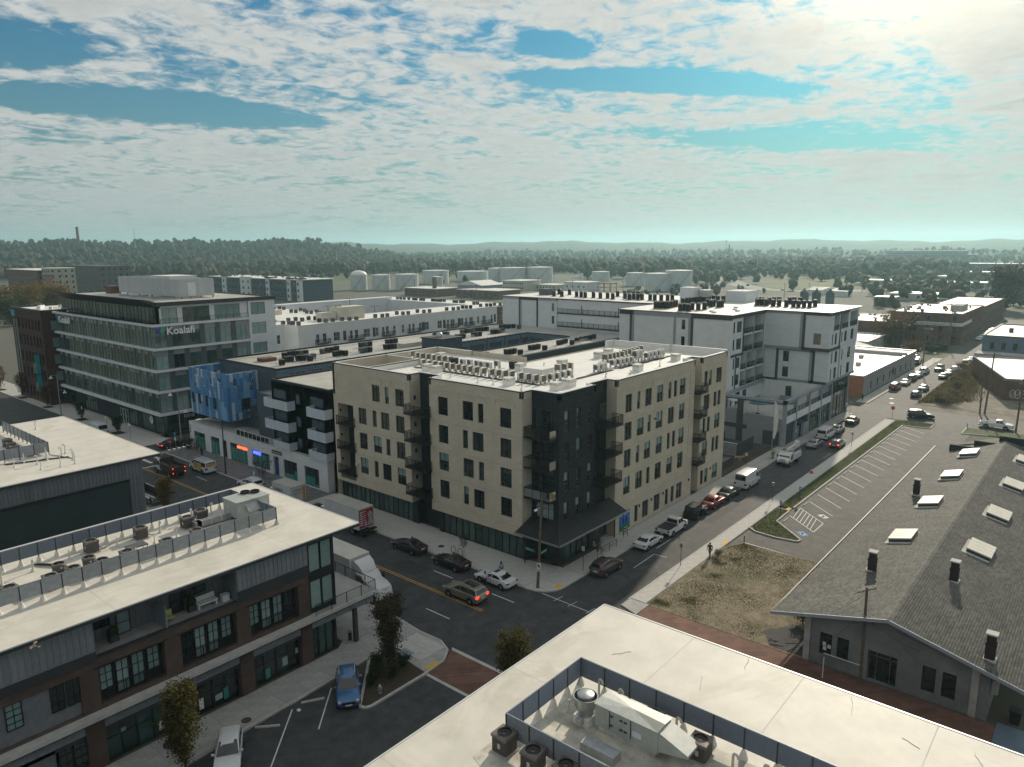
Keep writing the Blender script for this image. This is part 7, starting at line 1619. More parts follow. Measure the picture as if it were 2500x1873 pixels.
def condenser_big(loc,rz,label,grp,round_=False,dark=False):
 t=root('condenser',label,'condenser unit',loc,rz,grp);W=.44;H=1.02
 body=Ma if dark else M_acbrown;mg=M_acbrown if not dark else M_acgreylight
 b=MB()
 if round_:
  b.lathe(0,0,[(.44,.06),(.44,H-.16)],20,caps=False)
  for k in range(9):b.lathe(0,0,[(.455,.12+k*.085),(.455,.15+k*.085)],20,caps=False)
 else:
  b.box(-W+.03,-W+.03,.06,W-.03,W-.03,H-.10)
  for k in range(13):
   x=-W+.05+k*(2*W-.1)/12
   for sgn in(-1,1):b.box(x-.012,sgn*W-.02,.10,x+.012,sgn*W+.012,H-.14);b.box(sgn*W-.02,x-.012,.10,sgn*W+.012,x+.012,H-.14)
 Q('coil_cabinet',b,body,t)
 b=MB();n=20
 if round_:b.lathe(0,0,[(.47,H-.2),(.49,H-.1),(.45,H),(.37,H+.01),(.36,H-.12)],22,caps=False)
 else:
  ring=[(.36*math.cos(2*PI*k/24),.36*math.sin(2*PI*k/24))for k in range(24)];sq=[(max(-1,min(1,1.5*math.cos(2*PI*k/24)))*(W+.03),max(-1,min(1,1.5*math.sin(2*PI*k/24)))*(W+.03))for k in range(24)]
  b.faces([(*p,H)for p in ring]+[(*p,H-.02)for p in sq]+[(*p,H-.17)for p in sq]+[(*p,H-.2)for p in ring],[(k,(k+1)%24,24+(k+1)%24,24+k)[::-1]for k in range(24)]+[(24+k,24+(k+1)%24,48+(k+1)%24,48+k)[::-1]for k in range(24)]+[(k,(k+1)%24,72+(k+1)%24,72+k)for k in range(24)])
 Q('top_cover',b,mg,t)
 b=MB();b.lathe(0,0,[(.36,H-.22),(.355,H-.22)],16);Q('dark_well',b,M_fan,t)
 fan_parts(t,.34,H-.06,M_fan)
 b=MB();b.box(-W-.02,-.1,.35,-W-.005,.06,.62)if not round_ else b.box(-.12,-.47,.7,.05,-.455,.85);Q('data_plate',b,M_plate,t)
 b=MB();b.box(-.52,-.52,0,.52,.52,.07);Q('base_pad',b,Mc,t)
 b=MB();b.path([(.44,.1,.25),(.62,.15,.2),(.75,.1,.06),(1.1,-.1,.05)],.025,5);b.path([(.44,.2,.3),(.66,.3,.2),(.8,.3,.05)],.02,5);Q('line_set',b,Mj,t)
 return t
ZF=11.52
g_='condensers on the bottom right roof'
condenser_big((23.9,20.7,ZF),.0,'brown condenser outside the dark screen, the one nearest the alley edge',g_);condenser_big((23.8,18.85,ZF),.1,'brown condenser outside the dark screen, middle of the three',g_);condenser_big((24.0,17.1,ZF),.0,'brown condenser outside the dark screen, cut off by the bottom edge',g_)
condenser_big((29.8,15.9,ZF),.05,'brown condenser behind the rooftop air handler beside the blue screen',g_);condenser_big((29.5,13.2,ZF),.05,'brown condenser past the air handler hood beside the blue screen',g_)
g_='condensers on the brown brick shop roof'
for(x,y,lab,rd)in((24.4,61.6,'square condenser on its own in the middle of the screened shop roof',0),(28.1,60.9,'square condenser at the bend of the silver duct on the shop roof',0),(29.7,61.6,'square condenser behind the silver duct next to the big air handler',0),(27.2,57.4,'square condenser half behind the front screen left of the silver duct',0),(24.6,57.2,'square condenser half behind the front screen right of the low table',0),(20.6,61.8,'square condenser near the back screen above the round condensers',0),(19.2,58.4,'tall round condenser right of the pair on the shop roof',1),(19.7,57.2,'round condenser peeping over the front screen, right one',1),(17.3,58.9,'tall round condenser left of the pair on the shop roof',1),(17.8,57.4,'round condenser peeping over the front screen, left one',1),(16.2,57.2,'square condenser peeping over the front screen at the left',0),(21.6,57.4,'square condenser peeping over the front screen beside the pipe bends',0),(13.7,57.4,'square condenser peeping over the front screen at the far left edge',0)):
 condenser_big((x,y,ZF),rnd.uniform(-.1,.1),lab,g_,bool(rd))
g_='condensers on the grey metal hall roof'
for(x,y,lab)in((27.4,106.6,'farthest square condenser on the grey metal hall roof'),(27.1,104.2,'middle square condenser on the grey metal hall roof'),(26.9,102.2,'front square condenser on the grey metal hall roof'),(27.8,99.7,'low condenser at the corner of the hall screen'),(22.5,99.6,'low condenser at the left edge of the hall screen')):condenser_big((x,y,11.02),0,lab,g_)
t=root('air_handler','long pale green rooftop air handler with a sloping intake hood inside the blue screen','air handler',(28.5,16.4,ZF),0)
def trap(b,x0,y0,x1,y1,z0,z1):b.box(x0,y0,z0,x1,y1,z1)
b=MB();b.box(-.55,-1.75,.35,.75,1.75,1.55);Q('cabinet',b,M_tin,t)
b=MB();b.faces([(-.62,-1.8,1.55),(.82,-1.8,1.55),(.82,1.8,1.55),(-.62,1.8,1.55),(.1,0,1.66),(.1,-1.8,1.60),(.1,1.8,1.60)],[(0,5,4,3)[:3],(0,4,3),(5,1,2,6)[:3],(1,2,4),(4,2,6),(4,6,3),(5,1,4),(0,5,4)]);Q('lid',b,M_tin,t)
b=MB();b.faces([(-.5,-1.75,1.5),(.7,-1.75,1.5),(.7,-3.3,.95),(-.5,-3.3,.95),(-.5,-1.75,.45),(.7,-1.75,.45),(.7,-3.3,.8),(-.5,-3.3,.8)],[(0,3,2,1),(4,5,6,7),(0,4,7,3),(1,2,6,5),(3,7,6,2)]);Q('intake_hood',b,M_tin,t)
b=MB()
for y in(.9,-.3):b.box(-.575,y-.02,.5,-.55,y+.02,1.45)
for y in(.7,-.1,.15):b.box(-.62,y,.7,-.56,y+.16,.76);b.box(-.62,y,1.2,-.56,y+.16,1.26)
Q('door_latch',b,Md,t);b=MB();b.box(-.57,-.9,.7,-.556,-.4,1.0);Q('data_plate',b,M_plate,t)
b=MB();b.box(-.45,-1.6,0,.65,1.6,.35);Q('kerb_base',b,M_roofdirty,t)
t=root('exhaust_fan','big round upblast exhaust fan of galvanised steel on a square curb','exhaust fan',(28.2,18.9,ZF))
b=MB();b.lathe(0,0,[(.42,.5),(.42,.75),(.45,.8),(.60,1.05),(.62,1.5),(.64,1.52),(.60,1.52),(.56,1.1)],28,caps=False);Q('wind_band',b,Ms,t,40)
b=MB();b.lathe(0,0,[(.44,.9),(.44,1.6),(.40,1.63),(.02,1.66)],24);Q('motor_dome',b,Ms,t,40);b=MB();b.lathe(0,0,[(.59,1.12),(.42,1.12)],24,caps=False);Q('dark_well',b,M_fan,t)
b=MB();b.box(-.45,-.45,0,.45,.45,.5);Q('curb',b,Mr,t);b=MB();b.box(-.75,-.2,.2,-.45,.1,.55);Q('grease_box',b,M_tin,t)
t=root('curb_duct','pale sheet metal duct cover lying along the dark screen','duct',(26.6,17.0,ZF));b=MB();b.box(-.35,-1.0,0,.35,.9,.45);Q('duct_body',b,Ms,t)
def gooseneck(b,x,y,z,h=.9,r=.07,a=0):
 pts=[(x,y,z),(x,y,z+h)]+[(x+math.cos(a)*.16*(1-math.cos(k*PI/5)),y+math.sin(a)*.16*(1-math.cos(k*PI/5)),z+h+.16*math.sin(k*PI/5))for k in range(1,6)]
 b.path(pts,r,7);b.lathe(x,y,[(r*2.6,z),(r*1.2,z+.22)],8)
def pipe_thing(x,y,z,h,a,label,grp,straight=False,m=None):
 b=MB()
 if straight:b.tube((x,y,z),(x,y,z+h),.05,8);b.lathe(x,y,[(.16,z),(.06,z+.2)],8)
 else:gooseneck(b,x,y,z,h,.065,a)
 single('vent_pipe',b,m or M_creamunit,label,'vent pipe',grp,40,(x,y,z))
g_='vent pipes on the bottom right roof'
for(x,y,h,s_,lab)in((28.3,20.0,.75,1,'straight white vent pipe standing alone in the shaded corner of the blue screen'),(30.35,19.5,1.0,0,'left of the bent vent pipes against the blue screen'),(30.3,18.2,1.0,0,'bent vent pipe behind the exhaust fan against the blue screen'),(30.2,14.8,.9,0,'bent vent pipe between the two condensers at the blue screen'),(29.9,14.4,.6,1,'short straight vent pipe beside the bent one at the blue screen'),(28.9,15.0-.4,.5,0,'short fat bent pipe at the corner of the air handler'),(29.6,11.6,.8,0,'bent vent pipe right of the last condenser by the blue screen'),(29.8,10.2,.8,0,'bent vent pipe near the bottom edge by the blue screen'),(30.3,9.8,.7,0,'last bent vent pipe half cut by the bottom edge')):pipe_thing(x,y,ZF,h,-1.9,lab,g_,bool(s_))
b=MB()
for k in range(3):b.path([(30.1-.05*k,15.3,ZF+.9),(29.9-.05*k,14.9,ZF+.25),(29.6-.06*k,14.2,ZF+.06),(29.5-.08*k,13.9,ZF+.05)],.03,5)
b.path([(29.9,17.0,ZF),(30.0,16.9,ZF+.8),(29.9,16.6,ZF+.5),(29.8,16.4,ZF)],.03,5)
single('refrigerant_lines',b,Mj,'black refrigerant lines bent up between the condensers at the blue screen','pipes')
t=root('air_handler','big pale green air handler with two black fans at the end of the shop roof screen','air handler',(33.0,59.6,ZF))
b=MB();b.box(-1.5,-1.1,.3,1.7,1.3,1.75);Q('cabinet',b,M_tin,t);b=MB();b.box(-1.55,-1.15,1.75,.0,1.35,1.82);b.box(.04,-1.15,1.75,1.75,1.35,1.82);Q('lid',b,M_tin,t)
b=MB();b.faces([(-.7,-1.1,1.5),(.7,-1.1,1.5),(.7,-1.75,.9),(-.7,-1.75,.9),(-.7,-1.1,.8),(.7,-1.1,.8)],[(0,3,2,1),(3,4,5,2),(0,4,3),(1,2,5)]);Q('intake_hood',b,M_tin,t)
b=MB();b.box(-1.3,-1.0,0,1.5,1.2,.3);Q('kerb_base',b,Md,t)
for sx,sy in((.45,.85),(1.15,.35)):
 b=MB();b.lathe(sx,sy,[(.42,1.82),(.42,2.0),(.36,2.0),(.34,1.86),(.02,1.9)],20);Q('fan_ring',b,M_fan,t)
t=root('air_duct','bent silver air duct joining the air handler on the shop roof','duct',(30.0,60,ZF));b=MB();b.box(-1.6,-.3,.15,1.6,.25,.65);b.box(-1.75,-.3,.15,-1.2,1.0,.65);Q('duct_body',b,Ms,t)
b=MB()
for x in(-1.2,-.4,.6,1.4):b.box(x,-.33,.13,x+.06,.28,.68)
Q('duct_flange',b,Mo,t)
t=root('low_table','low dark slatted table standing on the shop roof','table',(22.9,58.9,ZF));b=MB();b.box(-.75,-.5,.55,.75,.5,.62);Q('table_top',b,Ma,t)
for sx in(-.68,.68):
 for sy in(-.43,.43):b=MB();b.tube((sx,sy,0),(sx,sy,.55),.03,5);Q('leg',b,Md,t)
g_='vent pipes on the brown brick shop roof'
for k,(x,y,h,s_)in enumerate(((26.0,61.6,.9,0),(31.1,62.5,.9,0),(26.2,59.0,.9,0),(24.6,59.5,.8,1),(22.4,61.4,.8,1),(30.3,61.0,.7,1),(29.2,62.4,.9,0),(28.2,62.6,.6,0),(21.9,57.9,.6,0),(22.3,57.9,.55,0),(18.9,61.6,.8,1),(16.3,61.4,.8,0),(14.0,60.4,.8,0),(13.3,59.2,.9,0))):
 pipe_thing(x,y,ZF,h,rnd.choice([-1.6,-2.2,.4]),'%s vent pipe from the big air handler, on the screened shop roof'%ordw(k),g_,bool(s_))
b=MB()
for k in range(4):b.path([(16.6+.12*k,62.6,ZF+.05),(17.2+.12*k,61.6,ZF+.10),(18.0+.10*k,60.2,ZF+.06),(18.6,59.4,ZF+.04)],.03,4)
b.path([(20.6,61.3,ZF+.1),(22.3,62.1,ZF+.08),(25.0,62.2,ZF+.1)],.03,4);b.path([(13.0,62.0,ZF+.06),(14.2,59.6,ZF+.06),(15.0,57.0,ZF+.05)],.03,4);b.path([(12.8,62.0,ZF+.06),(14.0,59.4,ZF+.06)],.03,4)
single('refrigerant_lines',b,Mj,'black refrigerant lines snaking across the screened shop roof','pipes')
g_='vent pipes on the grey metal hall roof'
for k,(x,y,h,s_)in enumerate(((32.8,114,1.0,0),(28.6,97.0,1.3,1),(28.3,95.6,1.2,1),(30.8,97.3,1.0,0),(30.1,96.4,.9,0),(30.3,93.4,1.2,0),(29.9,91.7,1.2,0),(28.4,91.7,1.4,1),(26.6,92.3,.9,1),(26.2,96.6,1.2,1),(24.9,95.5,1.1,1),(27.0,94.8,.9,0))):pipe_thing(x,y,11.02,h,rnd.choice([0,2]),'%s vent pipe counting from the far end of the grey metal hall roof'%ordw(k),g_,bool(s_),Mo)
b=MB()
for k in range(3):b.path([(24.5,97.6-.2*k,11.06),(27.5,96.6-.3*k,11.08),(30.5,95.5-.2*k,11.06)],.035,4)
b.path([(29.4,98.0,11.06),(30.2,95.4,11.06),(30.6,93.8,11.06)],.04,4)
single('refrigerant_lines',b,Mj,'black refrigerant lines trailing from the hall screen corner','pipes')
def proto_cube(mb_,mtop):
 t=root('condenser','','condenser unit',(0,0,0));b=MB();b.box(-.40,-.40,.22,.40,.40,.98)
 for k in range(5):
  x=-.32+.16*k
  b.box(x-.012,-.415,.3,x+.012,-.40,.92);b.box(-.415,x-.012,.3,-.40,x+.012,.92)
 Q('coil_cabinet',b,mb_,t);b=MB();b.box(-.43,-.43,.98,.43,.43,1.05);Q('top_cover',b,mtop,t);b=MB();b.lathe(0,0,[(.33,1.052),(.31,1.062),(.05,1.068)],12);Q('fan',b,M_fan,t);b=MB();b.box(-.36,-.36,0,-.26,.36,.22);b.box(.26,-.36,0,.36,.36,.22);Q('stand',b,Md,t);return t
def proto_round():
 t=root('condenser','','condenser unit',(0,0,0));b=MB();b.lathe(0,0,[(.46,.15),(.46,1.35)],12,caps=False);Q('coil_cabinet',b,M_acdark,t);b=MB();b.lathe(0,0,[(.50,1.35),(.50,1.45),(.34,1.60),(.05,1.6)],12);Q('top_cover',b,Ma,t);b=MB();b.box(-.5,-.5,0,.5,.5,.15);Q('stand',b,Mc,t);return t
def proto_mini():
 t=root('mini_split_condenser','','condenser unit',(0,0,0));b=MB();b.box(-.46,-.19,.30,.46,.17,1.08);Q('cabinet',b,M_acwhite,t)
 b=MB();b.box(-.43,.17,.34,.43,.185,1.05)
 for k in range(6):b.box(-.43,.185,.38+.11*k,.43,.195,.40+.11*k)
 Q('coil_grille',b,mat('brown_coil',(.16,.135,.10),.7,var=.25,vs_=6),t)
 b=MB();b.tube((-.1,-.19,.69),(-.1,-.20,.69),.31,18);Q('fan_opening',b,Ma,t)
 b=MB();
 for r in(.32,.21,.11):
  for k in range(16):a0,a1=2*PI*k/16,2*PI*(k+1)/16;b.tube((-.1+r*math.cos(a0),-.215,.69+r*math.sin(a0)),(-.1+r*math.cos(a1),-.215,.69+r*math.sin(a1)),.012,3,caps=False)
 Q('fan_guard',b,M_acgreylight,t);b=MB();b.box(-.44,-.19,0,-.36,.17,.30);b.box(.36,-.19,0,.44,.17,.30);Q('stand',b,Ms,t)
 b=MB();b.path([(.46,0,.5),(.60,.02,.42),(.62,.05,.1),(.7,.2,.04),(.8,.8,.04)],.022,4);Q('line_set',b,Mj,t);return t
pc,pcl,pr_,pm_=proto_cube(M_acdark,Ma),proto_cube(Ma,M_acgreylight),proto_round(),proto_mini()
used=set()
def place(p,loc,rz,label,grp):
 if p.name not in used:used.add(p.name);o=p;o.location=loc;o.rotation_euler=(0,0,rz)
 else:o=clone(p,loc,rz)
 o['label']=label;o['group']=grp;return o
def clusters(data,p,z,kind,where,grp,alt=None):
 for ph,rows in data:
  for rn,pts in rows:
   for i,(x,y)in enumerate(pts):
    one='only %s in the %s row, %s%s'%(kind,rn,ph,where)if len(pts)==1 else '%s %s from left, %s row, %s%s'%(ordw(i),kind,rn,ph,where)
    if rn=='single':one='%s %s from left, %s%s'%(ordw(i),kind,ph,where)
    place(alt if alt and rnd.random()<.2 else p,(x,y,z),rnd.uniform(-.06,.06),one,grp)
clusters(AC_SLATE,pc,ZS-.3,'dark condenser','','dark condensers on the long grey roof',pcl);clusters(AC_SLATE2,pc,ZS-.3,'dark condenser','','dark condensers on the courtyard bar roof')
clusters(AC_WHITE,pcl,ZC-.2,'grey condenser',', white courtyard roof','grey condensers on the white courtyard roof',pc);clusters(AC_TOWER,pr_,ZT,'black condenser','','black condensers on the white tower roof');clusters(AC_BACK,pr_,ZT,'black condenser','','black condensers on the balcony block roof')
MR=[('back row beside the terrace',PI,[(73.7,81.6),(73.1,79.7),(73.1,78.7),(73.2,77.6),(73.1,76.3),(73.0,75.2),(73.1,74.2),(73.3,73.2)]),('long front row',PI,[(69.0,74.1),(68.9,72.9),(68.9,71.8),(69.0,70.7),(69.0,69.6),(69.0,68.5),(69.0,67.4),(68.9,66.2),(68.8,65.1),(68.8,64.0),(68.8,62.7),(68.8,61.3),(68.9,60.3),(69.1,59.3),(69.2,58.3)]),('row of twin fan units behind the long front row',-PI/2,[(72.7,70.1),(73.0,69.0),(73.0,67.6),(72.8,66.5),(72.8,65.3),(74.5,65.3)]),('short row in front of the white hatch box',PI,[(69.0,56.7),(69.0,55.5),(69.0,54.3),(69.2,53.3)]),('row at the corner of the white hatch box',-PI/2,[(70.8,53.2),(71.9,53.1),(73.1,53.1),(74.3,53.0)]),('brown faced row behind the white hatch box',PI/2,[(77.0,56.8),(78.1,56.5),(79.3,56.5)]),('brown faced row toward the street end',PI/2,[(88.8,57.0),(89.8,56.9),(90.8,56.9),(91.8,56.9),(92.8,56.7)]),('brown faced row nearest the rear parapet',PI/2,[(94.5,57.2),(95.7,57.2),(96.9,57.3),(98.1,57.3),(100.0,57.6)]),('fan faced row at mid roof',-PI/2,[(85.0,53.3),(86.1,53.1),(87.1,53.1),(88.1,53.0),(89.1,52.9)]),('pair of larger fan units',-PI/2,[(91.4,53.5),(92.5,53.6)]),('fan faced row at the street end',-PI/2,[(93.8,53.0),(95.0,53.1),(96.2,53.1),(97.4,53.1),(98.6,53.3)]),('three fan units right of the white hatch box',-PI/2,[(80.2,52.8),(81.2,52.8),(82.2,53.0)])]
for ph,rz,pts in MR:
 for i,(x,y)in enumerate(pts):
  o=place(pm_,(x,y,ZR),rz+rnd.uniform(-.04,.04),'%s white mini split from left, %s'%(ordw(i),ph),'white mini split condensers on the cream roof')
  if 'larger' in ph:o.scale=(1.15,1.1,1.5)
b=MB()
for y0,y1,x in((58,75,68.2),(73,82,72.3),(53,57,68.3)):b.box(x-.08,y0,ZR,x+.08,y1,ZR+.08);b.path([(x-.3,y0,ZR+.05),(x-.4,(y0+y1)/2,ZR+.05),(x-.25,y1,ZR+.05)],.05,4)
for x0,x1,y in((84.4,99.6,52.2),(70.2,83,52.2),(88,101,56.2)):b.box(x0,y-.08,ZR,x1,y+.08,ZR+.08);b.path([(x0,y-.35,ZR+.05),((x0+x1)/2,y-.45,ZR+.05),(x1,y-.3,ZR+.05)],.05,4)
rs=random.Random(6)
for k in range(16):x=rs.uniform(84,98);b.path([(x,52.5,ZR+.05),(x+.4,51.9,ZR+.12),(x+.9,51.5,ZR+.04)],.03,4)
Q('pipe_run',b,Mj,cream)
for(x,y,lab)in((75.6,63.4,'dark square condenser at the end of the twin fan row on the cream roof'),(73.0,72.0,'dark square condenser in the back row gap on the cream roof')):place(pc,(x,y,ZR),0,lab,'dark square condensers on the cream roof')
def hood(x,y,lab,s=1.):
 t=root('roof_hood',lab,'roof hood',(x,y,ZR),rnd.uniform(-.05,.05),'white roof hoods on the cream roof');b=MB();b.box(-.62*s,-.5*s,0,.62*s,.5*s,.55);Q('base',b,Mr,t);b=MB();b.box(-.64*s,-.52*s,.55,.64*s,.52*s,.95);Q('hood_top',b,M_acwhite,t)
 b=MB()
 for k in(-.3,.1,.42):b.box(-.645*s,k*s-.09,.66,-.638*s,k*s+.09,.84)
 Q('outlet',b,M_acgreylight,t)
for x,y,lab in((66.1,56.1,'white roof hood alone on the street side of the long front row'),(67.2,49.8,'white roof hood nearest the black brick corner'),(69.9,49.8,'white roof hood just right of the one nearest the black corner'),(66.9,69.4,'low white roof hood by the middle balcony recess, right one'),(67.2,71.4,'low white roof hood by the middle balcony recess, left one'),(84.5,49.1,'large white roof hood near the street parapet at mid roof'),(96.1,49.6,'white roof hood near the notch at the street end'),(91.0,59.6,'white roof hood at the left of the rear brown faced rows'),(94.6,60.2,'white roof hood near the rear parapet'),(75.8,77.6,'white roof hood behind the back row beside the terrace'),(75.4,61.9,'white roof hood at the rear edge behind the twin fan row'),(81.5,59.4,'white roof hood behind the brown faced trio')):hood(x,y,lab)
g_='vent pipes on the cream roof'
for k,(x,y)in enumerate(((65.3,65.2),(64.8,60.0),(64.6,52.9),(77.6,49.7),(81.4,48.4),(89.6,48.6),(98.6,60.6),(64.9,57.6),(79.4,61.0),(83.6,60.8))):pipe_thing(x,y,ZR,.45 if k not in(5,7)else .9,-2.2,'%s small bent vent pipe counted clockwise round the cream roof edge'%ordw(k),g_,False,Mo)
q=MB();gooseneck(q,0,0,0,.4,.05,2.5);gme=q.mesh('roof_pipe',Mo);rs=random.Random(9)
for data,zz_,sgn in((AC_SLATE,ZS-.3,1),(AC_SLATE2,ZS-.3,1)):
 for ph,rows in data:
  x,y=rows[-1][1][-1]
  for k in range(5):inst(gme,'roof_pipe',slate,(x+1.0+.55*k,y-.3+rs.uniform(-.1,.1),zz_),0)
q=MB();q.box(69,126.0,ZS-.3,135,126.12,ZS-.22)
for k in range(20):q.box(110+1.3*k,110.6,ZS-.3,110.4+1.3*k,111,ZS-.1)
Q('roof_pipe_run',q,Mc,slate)
for k,(x,y,rz)in enumerate(((62.3,81.6,.3),(62.4,79.7,.1),(62.6,77.8,-.2),(65.5,81.5,2.8),(66.2,78.4,3.0))):
 c_=root('lounge_chair','%s white lounge chair from the left on the cream roof terrace'%ordw(k),'lounge chair',(x,y,15.56),rz,'lounge chairs on the roof terrace');b=MB();b.box(-.4,-.4,.15,.4,.4,.42);Q('seat',b,M_acwhite,c_);b=MB();b.box(.3,-.4,.42,.45,.4,.85);b.box(-.4,-.45,.42,.4,-.36,.6);b.box(-.4,.36,.42,.4,.45,.6);Q('backrest',b,M_acwhite,c_)
def paint(name,col,metal=.35,rough=.32):return mat('paint_'+name,col,rough,metal,var=.04,coat=.7,spec=.5)
def wheel(t,x,y,r=.33,w=.22,dark=False):
 b=MB();s=1 if y>0 else-1;n=18
 o_=[(r*.60,-w/2),(r*.94,-w/2),(r,-w/4),(r,w/4),(r*.94,w/2),(r*.60,w/2)]
 b.loft([[(math.cos(2*PI*i/n)*q,z,math.sin(2*PI*i/n)*q)for i in range(n)]for q,z in o_],caps=False);o=Q('wheel',b,M_rubber,t,40,loc=(x,y,r))
 b=MB();b.loft([[(math.cos(2*PI*i/n)*q,z*s,math.sin(2*PI*i/n)*q)for i in range(n)]for q,z in((r*.62,w*.38),(r*.56,w*.46))],caps=False)
 for k in range(5):
  a=2*PI*k/5;c,sn=math.cos(a),math.sin(a);pts=[(.05,-.05),(r*.58,-.045),(r*.58,.045),(.05,.05)];b.poly([(p*c-q*sn,w*.45*s,p*sn+q*c)for p,q in pts][::(1 if s<0 else-1)])
 b.poly([(math.cos(2*PI*i/12)*.09,w*.455*s,math.sin(2*PI*i/12)*.09)for i in range(12)][::(1 if s<0 else-1)])
 Q('rim',b,Mp if dark else M_rim,o)
 b=MB();b.poly([(math.cos(2*PI*i/n)*r*.61,w*.30*s,math.sin(2*PI*i/n)*r*.61)for i in range(n)][::(1 if s<0 else-1)]);Q('brake_disc',b,Mp,o)
SHAPES={'sedan':dict(L=4.85,W=1.83,H=1.46,deck=[(0,.62),(.015,.92),(.06,1.00),(.17,1.03),(.62,.99),(.80,.90),(.95,.76),(.99,.62),(1,.50)],gh=[(.13,1.02),(.30,1.42),(.52,1.46),(.70,.98)],wb=(.19,.80)),'coupe':dict(L=4.80,W=1.88,H=1.36,deck=[(0,.60),(.015,.92),(.06,1.00),(.16,1.02),(.58,.96),(.78,.88),(.95,.74),(.99,.60),(1,.48)],gh=[(.12,1.01),(.32,1.32),(.48,1.36),(.66,.95)],wb=(.20,.80)),'hatch':dict(L=4.35,W=1.78,H=1.48,deck=[(0,.60),(.015,.92),(.05,1.00),(.15,1.02),(.66,.98),(.83,.88),(.96,.74),(.99,.62),(1,.5)],gh=[(.02,1.00),(.10,1.40),(.46,1.48),(.73,.97)],wb=(.17,.80)),'suv':dict(L=4.95,W=1.95,H=1.76,deck=[(0,.65),(.01,1.0),(.03,1.10),(.2,1.12),(.66,1.10),(.82,1.04),(.95,.92),(.99,.75),(1,.55)],gh=[(.01,1.08),(.07,1.66),(.50,1.76),(.70,1.09)],wb=(.19,.80)),'cuv':dict(L=4.45,W=1.84,H=1.66,deck=[(0,.62),(.01,.95),(.03,1.04),(.2,1.06),(.68,1.04),(.84,.96),(.95,.85),(.99,.7),(1,.52)],gh=[(.01,1.02),(.10,1.56),(.48,1.66),(.72,1.03)],wb=(.18,.80)),'minivan':dict(L=5.0,W=1.98,H=1.76,deck=[(0,.62),(.01,1.0),(.03,1.08),(.2,1.10),(.74,1.05),(.87,.92),(.96,.78),(.99,.65),(1,.5)],gh=[(.01,1.06),(.05,1.68),(.58,1.76),(.82,1.02)],wb=(.19,.79)),'van':dict(L=5.7,W=2.0,H=2.1,deck=[(0,.6),(.005,1.1),(.01,1.22),(.2,1.24),(.76,1.22),(.90,1.08),(.97,.92),(.99,.7),(1,.5)],gh=[(.005,1.2),(.02,2.02),(.66,2.1),(.84,1.20)],wb=(.19,.80)),'cargo':dict(L=5.6,W=2.05,H=2.5,deck=[(0,.6),(.005,1.2),(.01,1.36),(.2,1.38),(.80,1.30),(.92,1.10),(.98,.92),(.99,.7),(1,.5)],gh=[(.005,1.3),(.015,2.42),(.74,2.5),(.90,1.22)],wb=(.20,.82)),}
def lerp_prof(prof,f):
 for(a,za),(b_,zb)in zip(prof,prof[1:]):
  if a<=f<=b_:return za+(zb-za)*(f-a)/max(1e-6,b_-a)
 return prof[-1][1]
